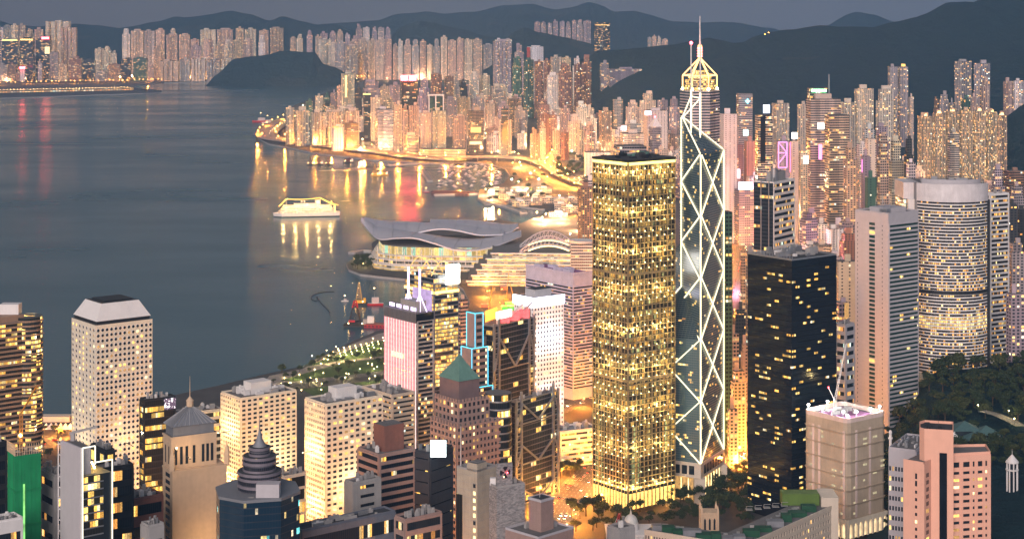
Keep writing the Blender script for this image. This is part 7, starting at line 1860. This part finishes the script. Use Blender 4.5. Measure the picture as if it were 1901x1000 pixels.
# boats
def hull_poly(L, Wd, bow=.2): return [(-L / 2, -Wd / 2), (L / 2 - L * bow, -Wd / 2), (L / 2, 0), (L / 2 - L * bow, Wd / 2), (-L / 2, Wd / 2)]
def cruise_ship():
    p = gp(569, 401.5, 0); th = thing('cruise_ship', p, 'white cruise ship strung with yellow lights, alone in the middle of the harbour', 'ship'); L = 122; rz = math.pi + .16
    def loc(pl): c, s = math.cos(rz), math.sin(rz); return [(p.x + x * c - y * s, p.y + x * s + y * c) for x, y in pl]
    def v(x, y, z): q = loc([(x, y)])[0]; return Vector((q[0], q[1], z))
    MB().prism(loc(hull_poly(L, 24, .12)), -.5, 1.6).build('waterline', M['dark'], th)
    MB().prism(loc(hull_poly(L, 24, .12)), 1.6, 8, 0, None, False, loc([(a * 1.03, b) for a, b in hull_poly(L, 25, .12)])).build('hull', M['ship_white'], th)
    z = 8
    for k, (x0, x1, h) in enumerate(((-52, 50, 3.4), (-50, 46, 3.4), (-47, 43, 3.4))):
        MB().prism(loc([(x0, -11.5), (x1, -11.5), (x1 + 3, 0), (x1, 11.5), (x0, 11.5)]), z, z + h, 0, 1).build('cabin_deck', [M['cabin_windows'], M['ship_white']], th); z += h
    for k, (x0, x1) in enumerate(((-44, 42), (-20, 22))):
        MB().prism(loc([(x0, -9), (x1, -9), (x1, 9), (x0, 9)]), z, z + 2.6, 0, 1).build('lit_upper_deck', [M['deck_glow'], M['ship_white']], th); MB().prism(loc([(x0 - 3, -11), (x1 + 2, -11), (x1 + 2, 11), (x0 - 3, 11)]), z + 2.6, z + 3.1, 0, None, True).build('deck_roof', M['ship_white'], th); z += 3.1
    for k in range(4): MB().prism(loc([(-60 + k * 3.2, -10.5 + k * .8), (-52, -10.5 + k * .8), (-52, 10.5 - k * .8), (-60 + k * 3.2, 10.5 - k * .8)]), 4 + k * 4, 4.6 + k * 4, 0, None, True).build('stern_terrace', M['ship_white'], th)
    for k in range(4): MB().prism(loc([(-54, -9), (-52.5, -9), (-52.5, 9), (-54, 9)]), 4.7 + k * 4, 7.4 + k * 4).build('stern_glow', M['deck_glow'], th)
    MB().prism(loc([(-26, -4), (-16, -4), (-18, 4), (-25, 4)]), z - 3, z + 6).build('funnel', M['ship_white'], th)
    m1, m2 = v(-26, 0, z + 10), v(38, 0, z + 9)
    for m, zz in ((m1, z + 2), (m2, z - 2)): MB().beam((m.x, m.y, z - 6), m, .7).build('mast', M['ship_white'], th)
    def cat(a, b, sag): return [a.lerp(b, k / 10) - Vector((0, 0, sag * 4 * (k / 10) * (1 - k / 10))) for k in range(11)]
    for a, b, s in ((m1, m2, 1.6), (m2, v(52, 0, z - 5), .8), (m1, v(-60, 0, 20), 1.2), (m1, v(-54, -10, 19), 1)): MB().tube(cat(a, b, s), .42, 6).build('light_string', M['string_light'], th)
    for k in range(9): q = v(-40 + k * 10, -10.8, z - 4.5); MB().ball(q, .7, 6).build('deck_lamp', M['bulb_warm'], th)
    for k in range(5): l = bpy.data.lights.new('hull_fill', 'POINT'); l.energy = 12000; l.color = (1, .58, .18); l.shadow_soft_size = .7; lo = bpy.data.objects.new('hull_fill', l); COL.objects.link(lo); lo.parent = th; lo.location = v(-44 + k * 22, 20 if k % 2 else 17, z + 2) - wloc(th)  # warm lights added off the ship's side to wash the hull
    for k in range(6): mb = MB(); mb.ball(v(-28 + k * 11, -12, 18.6), 1.6, 8, 0, .7); mb.build('lifeboat', M['crane_orange'], th)
    for k in (0, 1): MB().ball(v(4 + 5 * k, 0, z + 3.4), 2, 10).build('radar_dome', M['white'], th)
cruise_ship()
def lattice(mb, base, w0, top, w1, n, t=.5):
    b, q = Vector(base), Vector(top); C4 = [(-1, -1), (1, -1), (1, 1), (-1, 1)]
    ring = lambda k: [b.lerp(q, k) + Vector((x * (w0 + (w1 - w0) * k) / 2, y * (w0 + (w1 - w0) * k) / 2, 0)) for x, y in C4]
    for i in range(n):
        r0, r1 = ring(i / n), ring((i + 1) / n)
        for j in range(4): mb.beam(r0[j], r1[j], t); mb.beam(r0[j], r1[(j + 1) % 4], t * .6); mb.beam(r1[j], r1[(j + 1) % 4], t * .7)
def crane_barge(label, px, py, L, hgt, paint, hull, group=None, lean=0, cab='white', rz=0):
    p = gp(px, py, 0); th = thing('crane_barge', p, label, 'crane barge', group); 
    P = [(p.x - L / 2, p.y), (p.x + L / 2, p.y), (p.x + L / 2 - L * .05, p.y + L * .55), (p.x - L / 2 + L * .05, p.y + L * .55)]
    MB().prism([(x + (p.x - x) * .06, y) for x, y in P], -.4, 3.0, 0, 1, False, P).build('hull', [M[hull], M['bark']], th)
    mb = MB(); lattice(mb, (p.x - L * .08, p.y + L * .25, 6.5), L * .40, (p.x - L * .08 + lean, p.y + L * .25, hgt), L * .07, 7, L * .016); mb.build('crane_frame', M[paint], th)
    MB().cbox((p.x - L * .08, p.y + L * .25, 3), L * .5, L * .3, 3.6).build('winch_house', M[paint], th); MB().cbox((p.x + L * .30, p.y + L * .25, 3), L * .16, L * .2, 6.5).build('deck_cabin', M[cab], th)
    for k in range(2): MB().ball((p.x + L * (.2 - .5 * k), p.y - .3, 5.5), .5, 6).build('deck_lamp', M['bulb_warm'], th)
    return th, p
for k, px in enumerate((577, 593, 610)): crane_barge(['left', 'middle', 'right'][k] + ' one of three dark crane barges moored below the glowing highway', px, 306.5, 21, 21, 'crane_dark', 'dark', 'three dark crane barges')

crane_barge('dark barge with a short crane moored right of the three crane barges', 647, 302.5, 28, 13, 'crane_dark', 'dark', lean=5)
crane_barge('larger yellow crane of the yellow pair of barges off the breakwater', 697, 327, 24, 27, 'crane_yellow', 'crane_yellow')
crane_barge('smaller yellow crane of the yellow pair of barges off the breakwater', 714, 326, 19, 19, 'crane_yellow', 'crane_yellow')
crane_barge('orange lit crane barge beside a tug off the convention island', 668, 567, 20, 30, 'crane_yellow', 'dark', cab='crane_yellow')
t_, p_ = crane_barge('black and red crane barge nearest the shore, left of a long red barge', 662, 608, 34, 32, 'crane_black', 'dark', cab='grey')
mb = MB(); lattice(mb, (p_.x - 3 + .3, p_.y + 8.5, 24), 6.5, (p_.x - 2.6, p_.y + 8.5, 32), 2.6, 2, 1.0); mb.build('red_crane_top', M['crane_red'], t_); MB().cbox((p_.x - 6, p_.y - .2, 6.8), 8, .3, 2.6).build('red_name_board', M['crane_red'], t_)
MB().cbox((p_.x + 17, p_.y + 8, 3), 8, 7, 10).build('white_deck_house', M['white'], t_)
def flat_barge(label, px0, px1, py, paint, wd=16, ht=3.5):
    a, b = gp(px0, py, 0), gp(px1, py + 2, 0); th = thing('flat_barge', (a + b) / 2, label, 'barge'); d = b - a; n = Vector((0, wd, 0)); mb = MB(); mb.box(a, d, n, (0, 0, ht)); mb.build('hull', M[paint], th)
    mb = MB()
    for k in range(10): mb.box(a + d * (k / 10 + .01) + Vector((0, -.35, ht * .35)), d * .06, (0, .3, 0), (0, 0, ht * .4))
    mb.build('fenders', M['dark'], th); mb = MB(); mb.box(a + d * .05 + n * .15 + Vector((0, 0, ht)), d * .9, n * .7, (0, 0, 1.4)); mb.build('cargo_bed', M['brick'], th)
flat_barge('long red flat barge beside the black and red crane barge', 676, 745, 608, 'crane_red', 14)
flat_barge('dark flat barge moored along the outer breakwater', 801, 870, 362, 'brick', 16, 4)
flat_barge('rusty barge moored at the inner breakwater with deck lights', 800, 886, 359, 'crane_dark', 14, 4)
def small_boat_proto(name, L, cabin, hullm='ship_white'):
    th = thing(name, (0, 0, 0), 'x', 'boat'); P = hull_poly(L, L * .28, .35); MB().prism([(x * .93, y * .8) for x, y in P], -.3, L * .10, 0, 1, False, P).build('hull', [M[hullm], M['white']], th)
    MB().prism([(-L * .25, -L * .09), (L * .12, -L * .09), (L * .16, L * .09), (-L * .25, L * .09)], L * .10, L * .10 + cabin).build('cabin', M['lilac'], th)
    mb = MB(); mb.cyl((0, 0), .12, .06, L * .1 + cabin, L * .1 + cabin + L * .35, 5); mb.build('mast', M['white'], th); return th
SB = [small_boat_proto('yacht', 14, 2.2, 'boat_grey'), small_boat_proto('yacht', 10, 1.8, 'boat_grey'), small_boat_proto('fishing_boat', 13, 2.4, 'bark')]
sb_used = set(); spots = []
for _ in range(4000):
    if len(spots) >= 88: break
    px, py = gt.uniform(812, 950), gt.uniform(306, 348); p = gp(px, py, 0)
    if in_poly(p.x, p.y, COAST) or in_poly(p.x + 14, p.y, COAST) or in_poly(p.x, p.y + 14, COAST) or any((a.x - p.x) ** 2 + (a.y - p.y) ** 2 < 24 ** 2 for a in spots): continue
    if gt.random() > (px - 800) / 110: continue
    spots.append(p); k = gt.choice((0, 0, 1, 1, 1, 2)); t = copy_tree(SB[k]) if k in sb_used else SB[k]; sb_used.add(k); t.location = p; t.rotation_euler.z = gt.choice((.2, .3, 3.3)) + gt.uniform(-.15, .15)
    tag(t, ['larger white yacht moored in the crowded boat shelter', 'small white yacht moored in the crowded boat shelter', 'brown hulled boat moored in the crowded boat shelter'][k], 'boat', 'boats in the shelter')
def one_boat(label, px, py, L, hullm, cab, nm='tug_boat', lit=True, rz=3.3):
    p = gp(px, py, 0); t = small_boat_proto(nm, L, cab, hullm); t.location = p; t.rotation_euler.z = rz; tag(t, label, 'boat')
    if lit: MB().ball(p + Vector((0, -L * .12, L * .1 + cab + .6)), .55, 6).build('deck_lamp', M['bulb_warm'], t).location = (0, 0, L * .1 + cab + .8)
one_boat('red and white tug moored beside the orange lit crane barge', 695, 566, 24, 'crane_red', 8)
one_boat('tiny lit launch left of the orange lit crane barge', 640, 559, 10, 'ship_white', 2)
one_boat('small red lit launch off the inner breakwater', 791, 357, 14, 'crane_red', 2.4)
one_boat('red and white ferry berthed at the tip of the harbour point', 484, 227, 58, 'crane_red', 9, 'ferry')
one_boat('second lit ferry berthed behind the first at the harbour point', 497, 229, 40, 'ship_white', 8, 'ferry')
one_boat('small dark launch among the breakwaters', 815, 343, 14, 'dark', 2.4)
# floating boom, breakwaters, piers
mb = MB(); mb.tube(smooth_line([gp(x, y, .3) for x, y in ((620, 541), (600, 542), (585, 546), (578, 551), (580, 556), (590, 558), (588, 550), (596, 562), (606, 572), (612, 578), (611, 583))], 4), .5, 6)
tag(mb.build('floating_boom', M['dark']), 'thin dark floating boom curling on the water left of the crane barges', 'boom')
def pier(label, px, wd, z=3.2, name='breakwater', cat='breakwater'):
    c = [gp(x, y, z) for x, y in px]; mb = MB(); th = thing(name, (c[0].x, c[0].y, 0), label, cat)
    for a, b in zip(c, c[1:]): d = (b - a).normalized(); n = Vector((-d.y, d.x, 0)) * wd; mb.box(a - n / 2 - Vector((0, 0, z + 1)), b - a, n, (0, 0, z + 1))
    mb.build('rubble_wall', M['grey'], th); mb = MB()
    for a, b in zip(c, c[1:]): d = (b - a).normalized(); n = Vector((-d.y, d.x, 0)) * wd; mb.box(a - n * .42 + Vector((0, 0, .02)), b - a, n * .2, (0, 0, 1.0))
    mb.build('parapet_wall', M['cream'], th)
pier('outer leg of the boat shelter breakwater', [(783, 314), (798, 335)], 14); pier('breakwater arm below the three barges running to the boat shelter', [(720, 306), (790, 303), (850, 299.5)], 12)
pier('long thin jetty below the boat shelter', [(806, 361), (890, 359)], 7); pier('curved jetty with a white beacon lamp behind the convention hall roof', [(905, 374), (940, 383), (972, 394)], 16)
pier('small curved mole off the convention island', [(653, 468), (672, 464), (692, 465)], 14)
p = gp(909, 375, 3); lamp('cold', p.x, p.y, 3, 'white beacon lamp on the end of the curved jetty', 'jetty lamp')
def far_pier():
    th = thing('cruise_pier', (gp(120, 168).x, 8300, 0), 'long low pier with a row of small lights on the far left shore', 'pier'); a, b = gp(-20, 174, 5), gp(268, 168, 5)
    mb = MB(); mb.box(a - Vector((0, 0, 6)), b - a, (0, 120, 0), (0, 0, 6)); mb.build('deck', M['dark'], th); mb = MB(); mb.box(a.lerp(b, .05) + Vector((0, 30, .05)), (b - a) * .85, (0, 60, 0), (0, 0, 11)); mb.build('terminal_hall', M['pier_hall'], th, color=(.12, .12, .13))
    mb = MB()
    for k in range(40): mb.ball(a.lerp(b, .06 + k * .021) + Vector((0, 26, 15)), .7, 6)
    mb.build('roof_lamp', M['bulb_warm'], th)['kind'] = 'stuff'
far_pier()
# white tents and low sheds at the left waterfront
for k in range(6):
    p = gp(84 + k * 9, 797, 4); th = thing('tent', p, 'white peaked marquee, one of the row on the left waterfront', 'tent', 'waterfront tents'); P = [(p.x - 2, p.y), (p.x + 2.6, p.y), (p.x + 2.6, p.y + 5), (p.x - 2, p.y + 5)]
    MB().prism(P, 4, 6.4).build('canvas_wall', M['white'], th); MB().cone(P, 6.4, (p.x + .3, p.y + 2.5, 10)).build('peaked_roof', M['white'], th)
tag(MB().box(gp(75, 783, 3.6), (28, 0, 0), (0, 12, 0), (0, 0, 5)).build('pier_shed', M['cream']), 'low cream shed on the water edge behind the white tents', 'shed')
# construction ground and low waterfront sheds
for k in range(40):
    px, py = gt.uniform(880, 1095), gt.uniform(505, 592); p = gp(px, py, 3.6)
    if not in_poly(p.x, p.y, COAST) or any((a - p.x) ** 2 + (b - p.y) ** 2 < (q + 10) ** 2 for a, b, q in FOOT) or any((q.x - p.x) ** 2 + (q.y - p.y) ** 2 < 500 for q, w in RW): continue
    FOOT.append((p.x, p.y, 9)); th = thing('site_shed', p, 'low work shed on the construction ground behind the neon and crowned towers', 'shed', 'construction sheds'); w, d, h = gt.uniform(8, 22), gt.uniform(6, 14), gt.uniform(3, 6)
    MB().cbox(p, w, d, h).build('wall', M[gt.choice(['verdigris', 'grey', 'net_green', 'brick'])], th); MB().cbox(p + Vector((0, 0, h)), w + .8, d + .8, .5).build('roof', M[gt.choice(['verdigris', 'slate', 'grey'])], th)
for k, (px, py) in enumerate(((905, 588), (940, 560), (985, 545), (1030, 556), (960, 580))):
    p = gp(px, py, 3.6); th = thing('yellow_crawler_crane', p, 'thin yellow crane standing on the construction ground', 'crane', 'construction cranes'); MB().cbox(p, 6, 5, 4).build('cab', M['crane_yellow'], th); MB().beam(p + Vector((0, 0, 4)), p + Vector((gt.uniform(-16, 16), 4, 38)), .7).build('jib', M['crane_yellow'], th)
for k in range(26):
    px, py = gt.uniform(900, 1065), gt.uniform(356, 402); p = gp(px, py, 3.6)
    if not in_poly(p.x, p.y, COAST) or any((a - p.x) ** 2 + (b - p.y) ** 2 < (q + 14) ** 2 for a, b, q in FOOT): continue
    FOOT.append((p.x, p.y, 14)); o = MB().cbox(p, gt.uniform(18, 40), gt.uniform(14, 24), gt.uniform(7, 14)).build('club_house', M['shed_lit'], color=(.6, .52, .42)); o.location = p; o.data.transform(__import__('mathutils').Matrix.Translation(-p)); tag(o, 'low lit waterside building between the boat shelter and convention hall', 'building', 'low waterside buildings')
    MB().cbox((p.x, p.y, max(v.co.z for v in o.data.vertices) + p.z), 12, 9, 2.5).build('roof_house', M['white'], o)
scatter_lamps('city', 985, 1085, 2950, 3400, 8, 'bright lamp on the plaza behind the arched truss roofs', 'plaza lamps')
scatter_lamps('near', 890, 1080, 3350, 4000, 12, 'warm lamp on the ground between boat shelter and convention hall', 'boat shelter shore lamps')

tag(LM.build('distant_lamps', [M['dark'], M['bulb_sodium']]), None, None, None, 'stuff')
for k, p in LP.items():
    if k not in used_l:
        for c in list(p.children) + [p]: bpy.data.objects.remove(c)
# ================================================================ the air
def haze(density):
    t = bpy.data.materials.new('evening_haze'); t.use_nodes = True; nt = t.node_tree; nt.nodes.clear()
    o = nt.nodes.new('ShaderNodeOutputMaterial'); v = nt.nodes.new('ShaderNodeVolumePrincipled')
    v.inputs['Color'].default_value = (.31, .60, 1.0, 1); v.inputs['Density'].default_value = density; v.inputs['Anisotropy'].default_value = .2
    nt.links.new(v.outputs[0], o.inputs['Volume'])
    MB().box((-9500, -50, -6), (19000, 0, 0), (0, 15800, 0), (0, 0, 640)).build('haze', t)['kind'] = 'stuff'
haze(HAZE)
